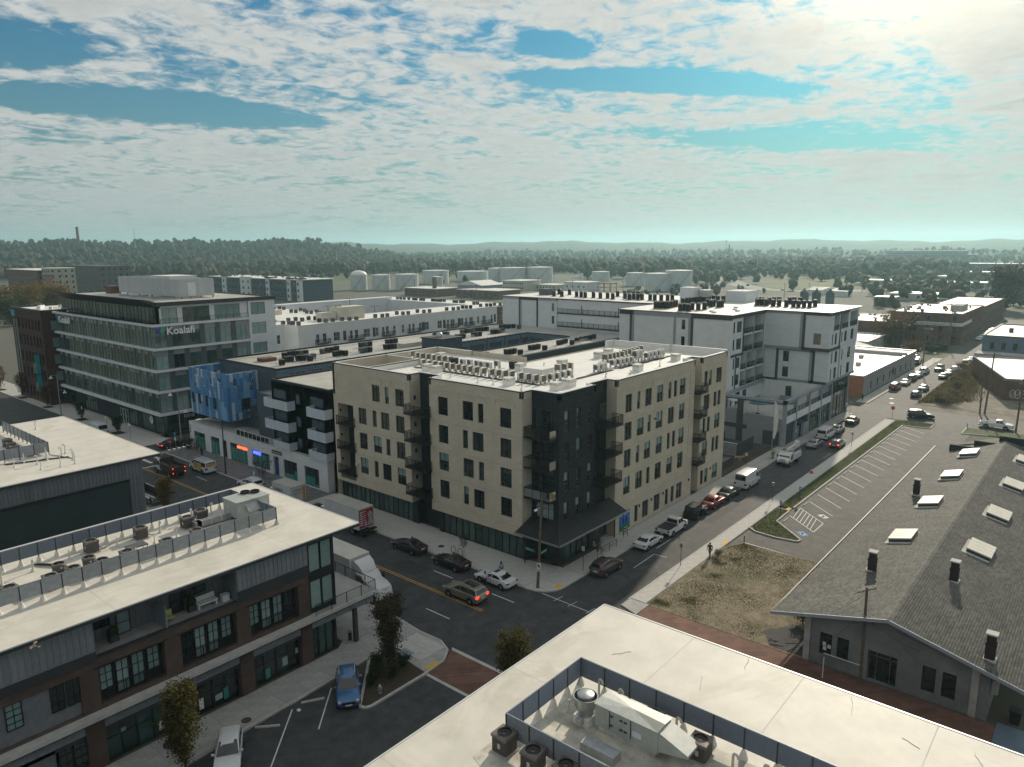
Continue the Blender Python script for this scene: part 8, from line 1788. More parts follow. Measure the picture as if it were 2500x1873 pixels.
def car(kind,pm,loc,rz,label,grp=None,roof=None,tail=M_lampr,glassroof=False,darkrim=False,cat='car',name='parked_car',windows=True,rails=False,trim=None,scale=1.):
 S=SHAPES[kind];L,W,H=S['L'],S['W'],S['H'];t=root(name,label,cat,(*loc,0),rz,grp);hw=W/2
 fr=sorted({f for f,_ in S['deck']}|{.10,.24,.30,.40,.50,.70,.76,.88})
 rings=[]
 for f in fr:
  z=lerp_prof(S['deck'],f);x=-L/2+L*f;e=min(f,1-f);k=1-.16*max(0,1-e/.10)**2;zb=.30+(.10 if e<.02 else 0);y=hw*k
  zt=z;zs_=min(zt-.06,.80 if H<2 else .95);sh=max(.45,zs_-.1)
  half=[(y*.90,zb),(y*.985,zb+.12),(y,min(.55,zt-.12)),(y*.995,min(sh+.10,zt-.06)),(y*.965,zt-.03),(y*.82,zt+.01),(y*.40,zt+.025)]
  rings.append([(x,yy,zz_)for yy,zz_ in half]+[(x,-yy,zz_)for yy,zz_ in half[::-1]])
 b=MB();b.loft(rings);Q('body',b,pm,t,38)
 g=S['gh'];rb,rtp,ft,fb=g;X=lambda f:-L/2+L*f
 wb_,wt=hw*.93,hw*.74 if kind not in('van','cargo')else hw*.86
 base=[(X(rb[0]),rb[1]),(X(rtp[0]),rtp[1]),(X(ft[0]),ft[1]),(X(fb[0]),fb[1])]
 mid=((X(rtp[0])+X(ft[0]))/2,H+.02)
 prof=[base[0],base[1],mid,base[2],base[3]]
 def wy(z):f=(z-1.0)/(H-1.0)if H>1 else 0;f=max(0,min(1,f));return wb_+(wt-wb_)*f
 b=MB();rr=[]
 for x,z in prof:
  y=wy(z);rr.append([(x,y,z-.02),(x,y*.9,z+.02),(x,y*.5,z+.05 if z>1.2 else z+.01),(x,-y*.5,z+.05 if z>1.2 else z+.01),(x,-y*.9,z+.02),(x,-y,z-.02)])
 b.loft(rr,closed=False,caps=False)
 zb_=lerp_prof(S['deck'],.45)-.03
 for s in(1,-1):
  pts=[(x,s*wy(z),z-.02)for x,z in prof];lo=[(base[3][0],s*wb_,zb_),(base[0][0],s*wb_,zb_)];b.poly((pts+lo)[::(1 if s>0 else-1)][::-1])
 Q('cabin',b,roof or pm,t,30)
 def quad(p0,p1,inset0,inset1,off):
  (x0,z0),(x1,z1)=p0,p1;y0,y1=wy(z0)*inset0,wy(z1)*inset1;n=Vector((z1-z0,0,-(x1-x0))).normalized()*off
  return[(x0+n.x,y0,z0+n.z),(x1+n.x,y1,z1+n.z),(x1+n.x,-y1,z1+n.z),(x0+n.x,-y0,z0+n.z)]
 def lp(p,q,f):return(p[0]+(q[0]-p[0])*f,p[1]+(q[1]-p[1])*f)
 b=MB();b.poly(quad(lp(base[3],base[2],.05),lp(base[3],base[2],.92),.90,.88,.035));Q('windscreen',b,Mx,t)
 b=MB();b.poly(quad(lp(base[0],base[1],.12 if kind in('sedan','coupe')else .22),lp(base[0],base[1],.90),.86,.84,-.035)[::-1]);Q('rear_window',b,Mx,t)
 nwin={'coupe':1,'van':3,'minivan':3,'suv':3,'cargo':1}.get(kind,2)
 zlo,zhi=zb_+.10,H-.10 if kind!='cargo' else 2.0
 if kind=='cargo':segs=[(.66,.86)]
 else:
  a0=rb[0]+(rtp[0]-rb[0])*.55+.015;a1=fb[0]-.02;segs=[(a0+(a1-a0)*i/nwin,a0+(a1-a0)*(i+1)/nwin)for i in range(nwin)]
 for s in(1,-1):
  for i,(f0,f1)in enumerate(segs):
   def top(f):
    x=X(f);zr=base[0][1]+(base[1][1]-base[0][1])*max(0,min(1,(x-base[0][0])/max(.01,base[1][0]-base[0][0])));zf=base[3][1]+(base[2][1]-base[3][1])*max(0,min(1,(base[3][0]-x)/max(.01,base[3][0]-base[2][0])));return max(zlo+.02,min(zhi,zr-.07,zf-.07))
   fs=[f0+.008,(f0+f1)/2,f1-.008]
   pts=[(X(f),s*(wy(zlo)+.012),zlo)for f in(fs[0],fs[2])]+[(X(f),s*(wy(top(f))+.012),top(f))for f in fs[::-1]]
   b=MB();b.poly(pts[::(1 if s<0 else-1)]);Q('side_window',b,Mx,t)
 if glassroof:b=MB();x0,x1=base[1][0]+.45,base[2][0]-.15;b.box(x0,-wt*.62,H+.045,x1,wt*.62,H+.075);Q('sunroof',b,Mx,t)
 if rails:
  for s in(1,-1):b=MB();b.tube((base[1][0]+.2,s*wt*.92,H+.07),(base[2][0]-.1,s*wt*.92,H+.07),.03,5);Q('roof_rail',b,M_chrome,t)
 r=.34 if kind in('sedan','hatch','coupe')else .38
 for f in S['wb']:
  for s in(1,-1):
   b=MB();b.tube((X(f),s*(hw-.30),r),(X(f),s*(hw+.008),r),r+.075,20);Q('wheel_arch',b,trim or Mp,t);wheel(t,X(f),s*(hw-.085),r,dark=darkrim)
 for s in(1,-1):
  z=lerp_prof(S['deck'],.955)-.10;b=MB();b.loft([[(L/2-.50,s*hw*.93,z+.06),(L/2-.50,s*hw*.93,z+.13),(L/2-.10,s*hw*.84,z-.06),(L/2-.10,s*hw*.84,z+.05)],[(L/2-.03,s*hw*.50,z-.10),(L/2-.03,s*hw*.50,z-.02),(L/2-.0,s*hw*.52,z-.10),(L/2-.0,s*hw*.52,z-.02)]])if False else b.box(L/2-.34,s*hw*.62,z-.08,L/2-.03,s*hw*.87,z+.06);Q('headlight',b,M_lampw,t)
  zt=(.86 if kind in('sedan','coupe','hatch')else 1.0);hgt=.12 if kind in('sedan','coupe')else .26
  b=MB();b.box(-L/2-.012,s*hw*.60,zt-hgt/2,-L/2+.22,s*hw*.925,zt+hgt/2);Q('tail_light',b,tail,t)
  b=MB();b.loft([[(X(fb[0])-.22,s*(hw-.05),zb_+.12),(X(fb[0])-.10,s*(hw-.05),zb_+.12),(X(fb[0])-.10,s*(hw-.05),zb_+.24),(X(fb[0])-.22,s*(hw-.05),zb_+.24)],[(X(fb[0])-.24,s*(hw+.16),zb_+.13),(X(fb[0])-.14,s*(hw+.16),zb_+.13),(X(fb[0])-.14,s*(hw+.16),zb_+.25),(X(fb[0])-.24,s*(hw+.16),zb_+.25)]]);Q('mirror',b,pm,t)
  b=MB();b.box(X(rtp[0])+.35,s*(hw-.01),zb_-.12,X(rtp[0])+.52,s*(hw+.02),zb_-.08);b.box(X(.52),s*(hw-.01),zb_-.12,X(.52)+.17,s*(hw+.02),zb_-.08);Q('door_handle',b,M_chrome,t)
  b=MB()
  for f in([.66,.48,.30]if kind not in('coupe','cargo')else[.66,.40]):b.box(X(f)-.006,s*hw*.985,.42,X(f)+.006,s*(hw+.004),zb_-.02)
  Q('door_seam',b,Mj,t)
 b=MB();b.box(-L/2-.018,-.26,.70,-L/2+.02,.26,.84);b.box(L/2-.02,-.26,.40,L/2+.012,.26,.53);Q('licence_plate',b,M_plate,t)
 b=MB();b.box(L/2-.05,-hw*.55,.50,L/2+.008,hw*.55,.70);Q('grille',b,Mp,t)
 b=MB();b.box(-L/2-.005,-hw*.80,.30,-L/2+.12,hw*.80,.46);b.box(L/2-.14,-hw*.78,.26,L/2-.01,hw*.78,.40);b.box(-L*.30,-hw*.97,.24,L*.30,hw*.97,.36);Q('lower_trim',b,trim or Mp,t)
 if scale!=1:t.scale=(scale,)*3
 return t
PW,PS,PB,PGR,PCH=paint('white',(.62,.63,.63),0),paint('silver',(.40,.41,.42),.6),paint('black',(.010,.011,.013),.1),paint('graphite',(.045,.046,.050),.5),paint('champagne',(.33,.30,.25),.6)
PRED,PBLUE,PNAVY,PBROWN,PGOLD,PMAROON,PGREEN=paint('red',(.24,.018,.022)),paint('blue',(.05,.14,.30)),paint('steel_blue',(.06,.12,.19)),paint('brown_grey',(.10,.085,.08),.5),paint('yellow',(.45,.30,.06),.1),paint('maroon',(.11,.02,.022)),paint('grey_green',(.12,.14,.13),.5)
H_=PI/2
car('coupe',PGR,(54.95,62.4),H_,'dark grey sedan parked between the red truck and the black coupe','cars parked along the cream building',cat='car')
car('coupe',PB,(54.9,55.3),H_,'black coupe with a rear spoiler parked in front of the white sedan','cars parked along the cream building',darkrim=False)
car('sedan',PW,(54.85,48.6),H_,'white sedan with a dark sunroof parked by the corner where two people stand','cars parked along the cream building',glassroof=True)
car('suv',PCH,(50.45,48.9),H_,'champagne suv with twin sunroofs driving past the white sedan',None,tail=M_lampron,glassroof=True,name='driving_car',rails=True)
car('suv',PW,(55.2,98.0),H_,'white suv half hidden behind the pale roof corner, near the shops',None,rails=True)
car('sedan',PB,(54.9,81.2),H_,'black sedan hidden behind the long white truck with the red tailgate')
car('sedan',PB,(58.8,130.3),0,'black sedan crossing at the far left junction by the stop sign',None,tail=M_lampron,name='driving_car')
G1='cars parked along the right street'
car('cuv',PBROWN,(64.9,41.0),0,'brown grey crossover parked nearest the corner on the right street',G1,rails=False)
car('sedan',PW,(74.2,41.0),0,'white sedan parked behind the white pickup on the right street',G1,scale=.96)
car('sedan',PRED,(92.2,41.0),0,'dark red sedan parked between the black jeep and a graphite sedan',G1)
car('sedan',PGR,(97.1,40.9),0,'graphite sedan parked behind the white cargo van',G1)
car('cargo',PW,(103.3,40.7),0,'white windowless cargo van parked at the end of the cream building',G1,cat='van',name='parked_van',trim=Mp)
car('sedan',PS,(132.0,40.1),0,'lavender silver sedan parked behind the white passenger van',G1)
car('van',PW,(139.6,40.5),0,'white passenger van with a ladder rack parked by the tower garage',G1,cat='van',name='parked_van',rails=True)
car('sedan',PS,(145.4,40.2),0,'silver sedan parked just ahead of the white passenger van',G1)
car('sedan',PB,(154.8,40.0),0,'black sedan parked at the end of the street by the tower entrance',G1)
car('hatch',PGR,(134.4,36.9),0,'dark hatchback driving away with red tail lamps and sun on its roof',None,tail=M_lampron,name='driving_car')
car('suv',PB,(168.3,30.3),-1.25,'black suv crossing at the far junction beyond the parking lot',None,name='driving_car')
car('hatch',PNAVY,(192.3,36.0),0,'steel blue hatchback on the far street nearest the dirt lot','cars on the far street');car('sedan',PGREEN,(201.9,36.3),0,'grey green sedan on the far street behind the steel blue hatchback','cars on the far street')
car('minivan',PMAROON,(199.0,42.1),0,'maroon minivan parked by the orange end of the workshop','cars on the far street');car('sedan',PW,(207.4,41.6),0,'white sedan parked ahead of the maroon minivan','cars on the far street')
car('cuv',PGR,(215.4,41.6),0,'dark crossover parked ahead of the white sedan by the workshop','cars on the far street');car('sedan',PS,(221.8,41.5),0,'silver sedan in the parked row by the workshop, third from its end','cars on the far street');car('suv',PW,(229.5,41.5),0,'white suv at the far end of the parked row by the workshop','cars on the far street')
car('suv',PB,(236.5,39.0),PI,'black suv driving toward the camera on the far street',None,name='driving_car');car('sedan',PGREEN,(223.8,35.8),0,'olive sedan parked by the weeds on the far street','cars on the far street');car('sedan',PS,(231.0,35.6),0,'grey sedan parked in the middle of three by the weeds','cars on the far street');car('hatch',PW,(239.0,35.5),0,'pale hatchback farthest of three parked by the weeds','cars on the far street')
car('minivan',PGOLD,(251.0,34.8),PI,'yellow minivan facing the camera beside the graffiti store','cars on the far street');car('sedan',PW,(262,34.9),0,'white sedan far along the far street past the yellow minivan','cars on the far street')
for k,(x,y,pm,kd,lab)in enumerate(((246,46.8,PB,'suv','black suv in the small lot behind the workshop'),(252,47.6,PW,'sedan','white sedan in the small lot behind the workshop'),(256.5,49.2,PW,'cuv','white crossover in the small lot behind the workshop, back row'),(262,50.5,PS,'sedan','silver sedan in the small lot behind the workshop, back row'))):car(kd,pm,(x,y),.1,lab,'cars in the small lots by the lofts')
for k,(x,y,pm,lab)in enumerate(((284.7,57.4,PW,'white sedan in front of the lofts, left one'),(289,56.0,PGR,'dark sedan in front of the lofts beside the white sedan'),(276.5,54,PW,'white sedan nearer the workshop roof in the loft lot'),(272,56,PS,'silver sedan nearer the workshop roof in the loft lot'),(295,53,PB,'black sedan under the loft wall'),(297,50,PB,'second black sedan under the loft wall, nearest the street'))):car('sedan',pm,(x,y),H_+.1,lab,'cars in the small lots by the lofts')
for k in range(6):car('sedan',rnd.choice([PW,PS,PGR]),(322+7.5*k,41.2),0,'%s distant car parked along the brick lofts'%ordw(k),'distant cars along the lofts')
car('cuv',PBLUE,(32.35,44.75),-H_-.62,'blue suv with black roof rack parked by the planted triangle',None,rails=True,trim=Mp)
cb=car('hatch',PW,(22.2,45.0),-2.15,'white hatchback parked nose out at the bottom edge by the shops',None)
def pickup(pm,loc,rz,label,grp=None,cover=True,name='pickup_truck',lift=0.,L=5.5):
 t=root(name,label,'pickup truck',(*loc,0),rz,grp);hw=.98;z0=.42+lift
 b=MB();b.loft([[(x,hw*k,z0),(x,hw*k,z1-.1),(x,hw*k*.96,z1),(x,-hw*k*.96,z1),(x,-hw*k,z1-.1),(x,-hw*k,z0)]for x,k,z1 in((-.15,1,1.12+lift),(1.0,1,1.15+lift),(1.3,1,1.14+lift),(L/2-.35,.97,1.06+lift),(L/2-.05,.90,.98+lift),(L/2,.86,.7+lift))]);Q('body',b,pm,t,35)
 b=MB()
 b.box(-L/2,hw-.08,z0,-.15,hw,1.12+lift);b.box(-L/2,-hw,z0,-.15,-hw+.08,1.12+lift);b.box(-L/2,-hw+.08,z0,-L/2+.08,hw-.08,1.10+lift);b.box(-L/2,-hw+.08,z0,-.15,hw-.08,z0+.22);b.box(-.23,-hw+.08,z0,-.15,hw-.08,1.12+lift);Q('bed',b,pm,t)
 if cover:b=MB();b.box(-L/2+.06,-hw+.06,1.11+lift,-.17,hw-.06,1.15+lift);Q('bed_cover',b,Mp,t)
 b=MB();H=1.78+lift;rr=[]
 for x,z,y in((-.15,1.1+lift,.92),(.02,H-.05,.76),(.75,H,.76),(1.0,H-.06,.75),(1.55,1.12+lift,.90)):rr.append([(x,y,z),(x,y*.5,z+.04),(x,-y*.5,z+.04),(x,-y,z)])
 b.loft(rr,closed=False,caps=False)
 for s in(1,-1):b.poly([(x,s*y,z)for x,z,y in((-.15,1.1+lift,.92),(.02,H-.05,.76),(.75,H,.76),(1.0,H-.06,.75),(1.55,1.12+lift,.90))][::s])
 Q('cabin',b,pm,t,30)
 b=MB();b.poly([(1.50,.80,1.18+lift),(1.06,.68,H-.08),(1.06,-.68,H-.08),(1.50,-.80,1.18+lift)]);Q('windscreen',b,Mx,t);b=MB();b.poly([(-.15,-.74,1.2+lift),(-.02,-.64,H-.12),(-.02,.64,H-.12),(-.15,.74,1.2+lift)]);Q('rear_window',b,Mx,t)
 for s in(1,-1):
  for x0,x1,xt0,xt1 in((.0,.58,.08,.58),(.66,1.38,.66,.98)):b=MB();b.poly([(x0,s*.918,1.2+lift),(x1,s*.918,1.2+lift),(xt1,s*.79,H-.10),(xt0,s*.79,H-.10)][::s]);Q('side_window',b,Mx,t)
  b=MB();b.box(-L/2-.01,s*.72,.82+lift,-L/2+.1,s*.97,1.08+lift);Q('tail_light',b,M_lampr,t);b=MB();b.box(L/2-.12,s*.55,.78+lift,L/2-.0,s*.85,.93+lift);Q('headlight',b,M_lampw,t)
  b=MB();b.box(1.28,s*.95,1.15+lift,1.40,s*1.15,1.36+lift);Q('mirror',b,Mp,t)
  for f in(-L*.29,L*.30):b=MB();b.tube((f,s*(hw-.28),.38),(f,s*(hw+.012),.38),.46,18);Q('wheel_arch',b,Mp,t);wheel(t,f,s*(hw-.1),.38,.26)
 b=MB();b.box(-L/2-.14,-hw,.42,-L/2,hw,.66);b.box(L/2-.05,-hw*.85,.42,L/2+.06,hw*.85,.62);Q('bumper',b,Mp,t);b=MB();b.box(-L/2-.15,-.2,.52,-L/2-.135,.2,.64);Q('licence_plate',b,M_plate,t);b=MB();b.box(L/2-.04,-.5,.66,L/2+.012,.5,.92);Q('grille',b,Mp,t)
 return t
pickup(PW,(80.0,40.9),0,'white pickup with a black bed cover parked ahead of the white sedan',G1,L=5.2)
pickup(PW,(168.0,17.0),-H_,'white pickup with an open bed on the far cross street at the right',None,False)
t=root('parked_jeep','black soft top jeep parked between the white pickup and the red sedan','jeep',(86.8,41.0,0),0,G1)
b=MB();b.loft([[(x,.72*k,.5),(x,.78*k,z),(x,-.78*k,z),(x,-.72*k,.5)]for x,k,z in((-1.95,1,1.15),(.55,1,1.18),(.75,.86,1.16),(1.9,.78,1.06),(2.0,.76,.7))]);Q('body',b,PB,t,30)
b=MB();b.loft([[(-1.95,.74,1.14),(-1.9,.66,1.84),(-1.9,-.66,1.84),(-1.95,-.74,1.14)],[(.25,.72,1.16),(.15,.64,1.86),(.15,-.64,1.86),(.25,-.72,1.16)]]);Q('soft_top',b,mat('olive_black_canvas',(.028,.030,.024),.9,var=.15),t)
b=MB();b.poly([(.62,.70,1.2),(.32,.62,1.80),(.32,-.62,1.80),(.62,-.70,1.2)]);Q('windscreen',b,Mx,t);b=MB();b.box(.28,-.66,1.15,.36,-.60,1.84);b.box(.28,.60,1.15,.36,.66,1.84);b.box(.28,-.66,1.80,.36,.66,1.86);Q('windscreen_frame',b,PB,t)
b=MB();b.poly([(-1.96,-.6,1.25),(-1.93,-.55,1.75),(-1.93,.55,1.75),(-1.96,.6,1.25)]);Q('rear_window',b,Mx,t)
for s in(1,-1):
 for x0,x1 in((-1.75,-.85),(-.75,.1)):b=MB();b.poly([(x0,s*.755,1.25),(x1,s*.755,1.25),(x1,s*.69,1.74),(x0,s*.69,1.74)][::s]);Q('side_window',b,Mx,t)
 for x in(-1.25,1.3):b=MB();b.loft([[(x-.62,s*.6,.55),(x-.62,s*.98,.55),(x-.62,s*.98,.62)],[(x-.4,s*.6,.88),(x-.4,s*.98,.88),(x-.4,s*.98,.95)],[(x+.4,s*.6,.88),(x+.4,s*.98,.88),(x+.4,s*.98,.95)],[(x+.62,s*.6,.6),(x+.62,s*.98,.6),(x+.62,s*.98,.66)]]);Q('fender',b,Mp,t);wheel(t,x,s*.83,.40,.28)
 b=MB();b.tube((1.98,s*.5,.92),(2.04,s*.5,.92),.1,10);Q('headlight',b,M_lampw,t);b=MB();b.box(-1.99,s*.58,.8,-1.9,s*.78,1.0);Q('tail_light',b,M_lampr,t)
b=MB();b.box(-2.15,-.8,.5,-1.98,.8,.68);b.box(2.0,-.8,.5,2.18,.8,.68);Q('bumper',b,Mp,t)
def boxtruck(t,x0,x1,hw,z0,z1,m,roofm):
 b=MB();b.box(x0,-hw,z0,x1,hw,z1-.04);Q('cargo_box',b,m,t)
 b=MB();b.box(x0-.02,-hw-.02,z1-.05,x1+.02,hw+.02,z1+.02);Q('box_roof',b,roofm,t)
 b=MB()
 for s in(1,-1):b.box(x0-.02,s*(hw-.03),z0,x0+.06,s*(hw+.03),z1);b.box(x1-.06,s*(hw-.03),z0,x1+.02,s*(hw+.03),z1);b.box(x0,s*(hw-.03),z0-.06,x1,s*(hw+.03),z0+.08)
 Q('corner_post',b,Mo,t)
def chassis(t,x0,x1,axles,r=.5,hw=1.05,dual=()):
 b=MB();b.box(x0,-.45,.55,x1,-.33,.85);b.box(x0,.33,.55,x1,.45,.85);Q('chassis',b,Mp,t)
 for x in axles:
  for s in(1,-1):wheel(t,x,s*(hw-.12),r,.28);
  if x in dual:
   for s in(1,-1):wheel(t,x,s*(hw-.42),r,.26,True)
def cabover(t,x0,pm,hw,z0,H,L=1.7,grille=True):
 b=MB();rr=[[(x,hw*k,z0),(x,hw*k,z),(x,hw*k*.9,z+.06),(x,-hw*k*.9,z+.06),(x,-hw*k,z),(x,-hw*k,z0)]for x,z,k in((x0,H,1),(x0+L*.55,H-.02,1),(x0+L*.86,H*.60+z0*.2,1),(x0+L*1.25,H*.52,.92),(x0+L*1.42,H*.42,.86))];b.loft(rr);Q('cab',b,pm,t,30)
 b=MB();a,c=(x0+L*.60,H-.10),(x0+L*.87,H*.60+z0*.2+.06);b.poly([(c[0],hw*.88,c[1]),(a[0],hw*.84,a[1]),(a[0],-hw*.84,a[1]),(c[0],-hw*.88,c[1])]);Q('windscreen',b,Mx,t)
 for s in(1,-1):
  b=MB();b.poly([(x0+.25,s*(hw+.01),H*.62),(x0+L*.74,s*(hw+.01),H*.62),(x0+L*.58,s*(hw+.01),H-.15),(x0+.25,s*(hw+.01),H-.15)][::s]);Q('side_window',b,Mx,t)
  b=MB();b.box(x0+L*.74,s*(hw+.05),H*.62,x0+L*.80,s*(hw+.28),H*.62+.42);Q('mirror',b,Mp,t);b=MB();b.box(x0+L*1.36,s*hw*.55,z0+.25,x0+L*1.45,s*hw*.84,z0+.5);Q('headlight',b,M_lampw,t)
 b=MB()
 for k in range(5):b.box(x0+L*1.40,-hw*.48,z0+.12+.13*k,x0+L*1.46,hw*.48,z0+.18+.13*k)
 Q('grille',b,M_chrome,t);b=MB();b.box(x0+L*1.38,-hw*.9,z0-.15,x0+L*1.5,hw*.9,z0+.1);Q('bumper',b,Mp,t)
M_boxw=mat('truck_box_white',(.52,.53,.55),.5,var=.06,stain=.2)
t=root('box_truck','long white box truck with a red printed tailgate parked on the left street','box truck',(54.6,73.6,0),H_)
boxtruck(t,-3.7,3.3,1.18,1.05,3.65,M_boxw,M_roofgrey);chassis(t,-3.9,5.2,(-2.2,4.3),.48,1.12,(-2.2,));cabover(t,3.45,PW,1.05,.6,2.35,1.5)
b=MB();b.box(-3.74,-1.1,1.15,-3.71,1.1,3.5);o=Q('rear_door',b,mat('tailgate_red',(.30,.02,.035),.5,var=.2,vs_=2),t)
b=MB();rs=random.Random(2)
for k in range(7):z=3.15-.28*k;b.box(-3.755,.98-rs.uniform(.35,.5),z,-3.742,.98,z+.13);b.box(-3.755,.3-rs.uniform(.1,.3),z+.02,-3.742,.42,z+.11)
Q('lettering',b,M_plate,o);b=MB()
b.poly([(-3.756,-.15,1.3),(-3.756,-.35,2.2),(-3.756,-.2,2.9),(-3.756,-.6,3.15),(-3.756,-.95,2.8),(-3.756,-1.0,1.3)]);b.poly([(-3.757,.25,1.3),(-3.757,.35,1.9),(-3.757,-.05,2.0),(-3.757,-.1,1.3)]);Q('printed_figure',b,mat('print_grey',(.33,.32,.32),.5,var=.6,vs_=4),o)
b=MB();b.box(-4.3,-1.15,.75,-3.75,1.15,.92);b.box(-4.35,-1.1,.35,-4.25,1.1,.5);b.box(-3.9,-1.0,.35,-3.8,-.8,.9);b.box(-3.9,.8,.35,-3.8,1.0,.9);Q('lift_gate',b,Mp,t)
b=MB()
for k in range(7):b.box(-4.31,-1.05+.32*k,.82,-4.30,-.9+.32*k,.88)
Q('reflector',b,M_lampr,t)
t=root('moving_truck','white rental moving truck with an orange and red stripe parked by the white shops','box truck',(54.9,87.6,0),H_)
boxtruck(t,-2.6,2.0,1.15,.95,3.2,M_boxw,M_roofgrey);chassis(t,-2.6,4.0,(-1.6,3.0),.42,1.08);cabover(t,2.15,PW,1.0,.5,2.1,1.35)
b=MB();b.box(-2.4,1.155,1.2,1.9,1.17,1.75);Q('red_stripe',b,mat('truck_red',(.35,.03,.03),.5,var=.1),t);b=MB();b.box(-2.625,-1.1,1.0,-2.61,-.72,3.05);b.box(-2.4,-1.17,1.0,1.9,-1.155,1.5);Q('orange_panel',b,mat('truck_orange',(.50,.22,.03),.5,var=.1),t)
text(t,'U-HAUL',None,0,0,0,.62,Md,.01,0,loc=(1.6,1.17,2.15),rz=PI,name='truck_lettering',bold=.01);text(t,'U-HAUL',None,0,0,0,.42,Md,.01,0,loc=(-2.62,.75,2.5),rz=-H_,name='truck_lettering');text(t,'Our Low Rates\nSave You Money',None,0,0,0,.2,Md,.005,0,loc=(-2.62,.75,2.2),rz=-H_,name='truck_lettering')
t=root('semi_truck','white day cab truck with a tall roof fairing and white box parked beside the shop balcony','truck',(44.6,57.6,0),-H_)
boxtruck(t,-8.5,-.9,1.28,1.1,3.9,M_boxw,M_roofbeige);chassis(t,-8.3,3.4,(-6.4,2.2),.52,1.2,(-6.4,))
b=MB();b.loft([[(x,y,.75),(x,y,z),(x,y*.85,z+.08),(x,-y*.85,z+.08),(x,-y,z),(x,-y,.75)]for x,y,z in((-.6,1.15,2.55),(.75,1.15,2.5),(1.25,1.1,1.86),(2.3,1.0,1.72),(3.0,.86,1.5),(3.2,.80,1.1))]);Q('cab',b,PW,t,32)
b=MB();b.loft([[(-.55,1.05,2.55),(-.55,1.05,3.75),(-.55,-1.05,3.75),(-.55,-1.05,2.55)],[(.2,1.0,2.55),(.15,.98,3.4),(.15,-.98,3.4),(.2,-1.0,2.55)],[(.75,.9,2.55),(.72,.85,2.7),(.72,-.85,2.7),(.75,-.9,2.55)]]);Q('roof_fairing',b,PW,t,32)
b=MB();b.poly([(1.22,1.02,1.92),(.80,1.05,2.5),(.80,-1.05,2.5),(1.22,-1.02,1.92)]);Q('windscreen',b,Mx,t)
for s in(1,-1):
 b=MB();b.poly([(-.15,s*1.165,1.75),(1.05,s*1.165,1.75),(.72,s*1.165,2.42),(-.15,s*1.165,2.42)][::s]);Q('side_window',b,Mx,t);b=MB();b.box(1.1,s*1.25,1.6,1.2,s*1.52,2.2);b.box(1.12,s*1.12,1.9,1.16,s*1.3,1.95);Q('mirror',b,Mp,t)
 b=MB();b.loft([[(2.55,s*.99,1.05),(2.55,s*.99,1.25),(2.9,s*.88,1.0),(2.9,s*.88,1.2)],[(2.9,s*.70,1.0),(2.9,s*.7,1.2),(3.12,s*.66,.98),(3.12,s*.66,1.16)]]);Q('headlight',b,M_lampw,t);b=MB();b.loft([[(1.55,s*.85,.6),(1.55,s*1.15,.6),(1.55,s*1.15,.75)],[(1.85,s*.85,1.12),(1.85,s*1.15,1.12),(1.85,s*1.12,1.25)],[(2.6,s*.85,1.12),(2.6,s*1.12,1.12),(2.6,s*1.1,1.22)],[(2.95,s*.7,.7),(2.95,s*1.05,.7),(2.95,s*1.02,.8)]]);Q('fender',b,PW,t)
 b=MB();b.box(-.3,s*1.16,.8,.5,s*1.22,.95);b.box(-.3,s*1.16,1.1,.5,s*1.2,1.2);Q('step',b,Ms,t)
b=MB()
for k in range(7):b.loft([[(3.02-.01*k+.1,-.62,.82+.10*k),(3.02-.01*k+.1,-.62,.87+.10*k)],[(3.24-.02*k,0,.82+.10*k),(3.24-.02*k,0,.87+.10*k)],[(3.02-.01*k+.1,.62,.82+.10*k),(3.02-.01*k+.1,.62,.87+.10*k)]],closed=False,caps=False)
Q('grille',b,M_chrome,t);b=MB();b.loft([[(2.9,1.08,.45),(2.9,1.08,.75),(3.1,.95,.45),(3.1,.95,.75)],[(3.25,.2,.45),(3.25,.2,.78),(3.38,.2,.45),(3.38,.2,.75)],[(3.25,-.2,.45),(3.25,-.2,.78),(3.38,-.2,.45),(3.38,-.2,.75)],[(2.9,-1.08,.45),(2.9,-1.08,.75),(3.1,-.95,.45),(3.1,-.95,.75)]]);Q('bumper',b,PW,t)
b=MB()
for y in(-.7,-.25,0,.25,.7):b.box(.62,y-.05,2.62,.74,y+.05,2.68)
Q('marker_lamp',b,mat('amber_lamp',(.5,.25,.03),.3,var=0),t)
b=MB();b.box(-.895,-.5,3.0,-.88,.4,3.45);o=Q('logo_plate',b,mat('logo_orange',(.42,.10,.03),.5,var=.15),t);b=MB();b.box(-.878,-.4,3.12,-.872,.3,3.2);b.box(-.878,-.3,3.26,-.872,.25,3.34);Q('logo_stroke',b,Md,o)
t=root('dump_truck','dark dump truck with a white cab and red lamps at the far junction','dump truck',(50.7,114.2,0),H_)
chassis(t,-2.8,3.4,(-1.9,2.6),.5,1.12,(-1.9,));cabover(t,1.2,PW,1.0,.75,2.35,1.4)
b=MB();m_=mat('dump_body_brown',(.045,.034,.028),.8,var=.3,vs_=2);b.box(-3.1,-1.15,1.05,1.0,1.15,1.2);b.box(-3.1,1.05,1.2,1.0,1.17,1.95);b.box(-3.1,-1.17,1.2,1.0,-1.05,1.95);b.box(.85,-1.1,1.2,1.0,1.1,2.7);b.box(-3.12,-1.05,1.2,-3.0,1.05,1.85);Q('dump_body',b,m_,t)
b=MB();b.box(-3.0,-1.05,1.2,.85,1.05,1.45);Q('load',b,M_mulch,t)
for y,z in((.95,1.75),(.95,1.0),(-.95,1.0),(-.95,1.7)):b=MB();b.box(-3.16,y-.08,z-.08,-3.11,y+.08,z+.08);Q('tail_light',b,M_lampron,t)
b=MB();b.box(-2.0,1.06,1.9,.6,1.12,2.3);Q('side_board',b,M_wood,t)
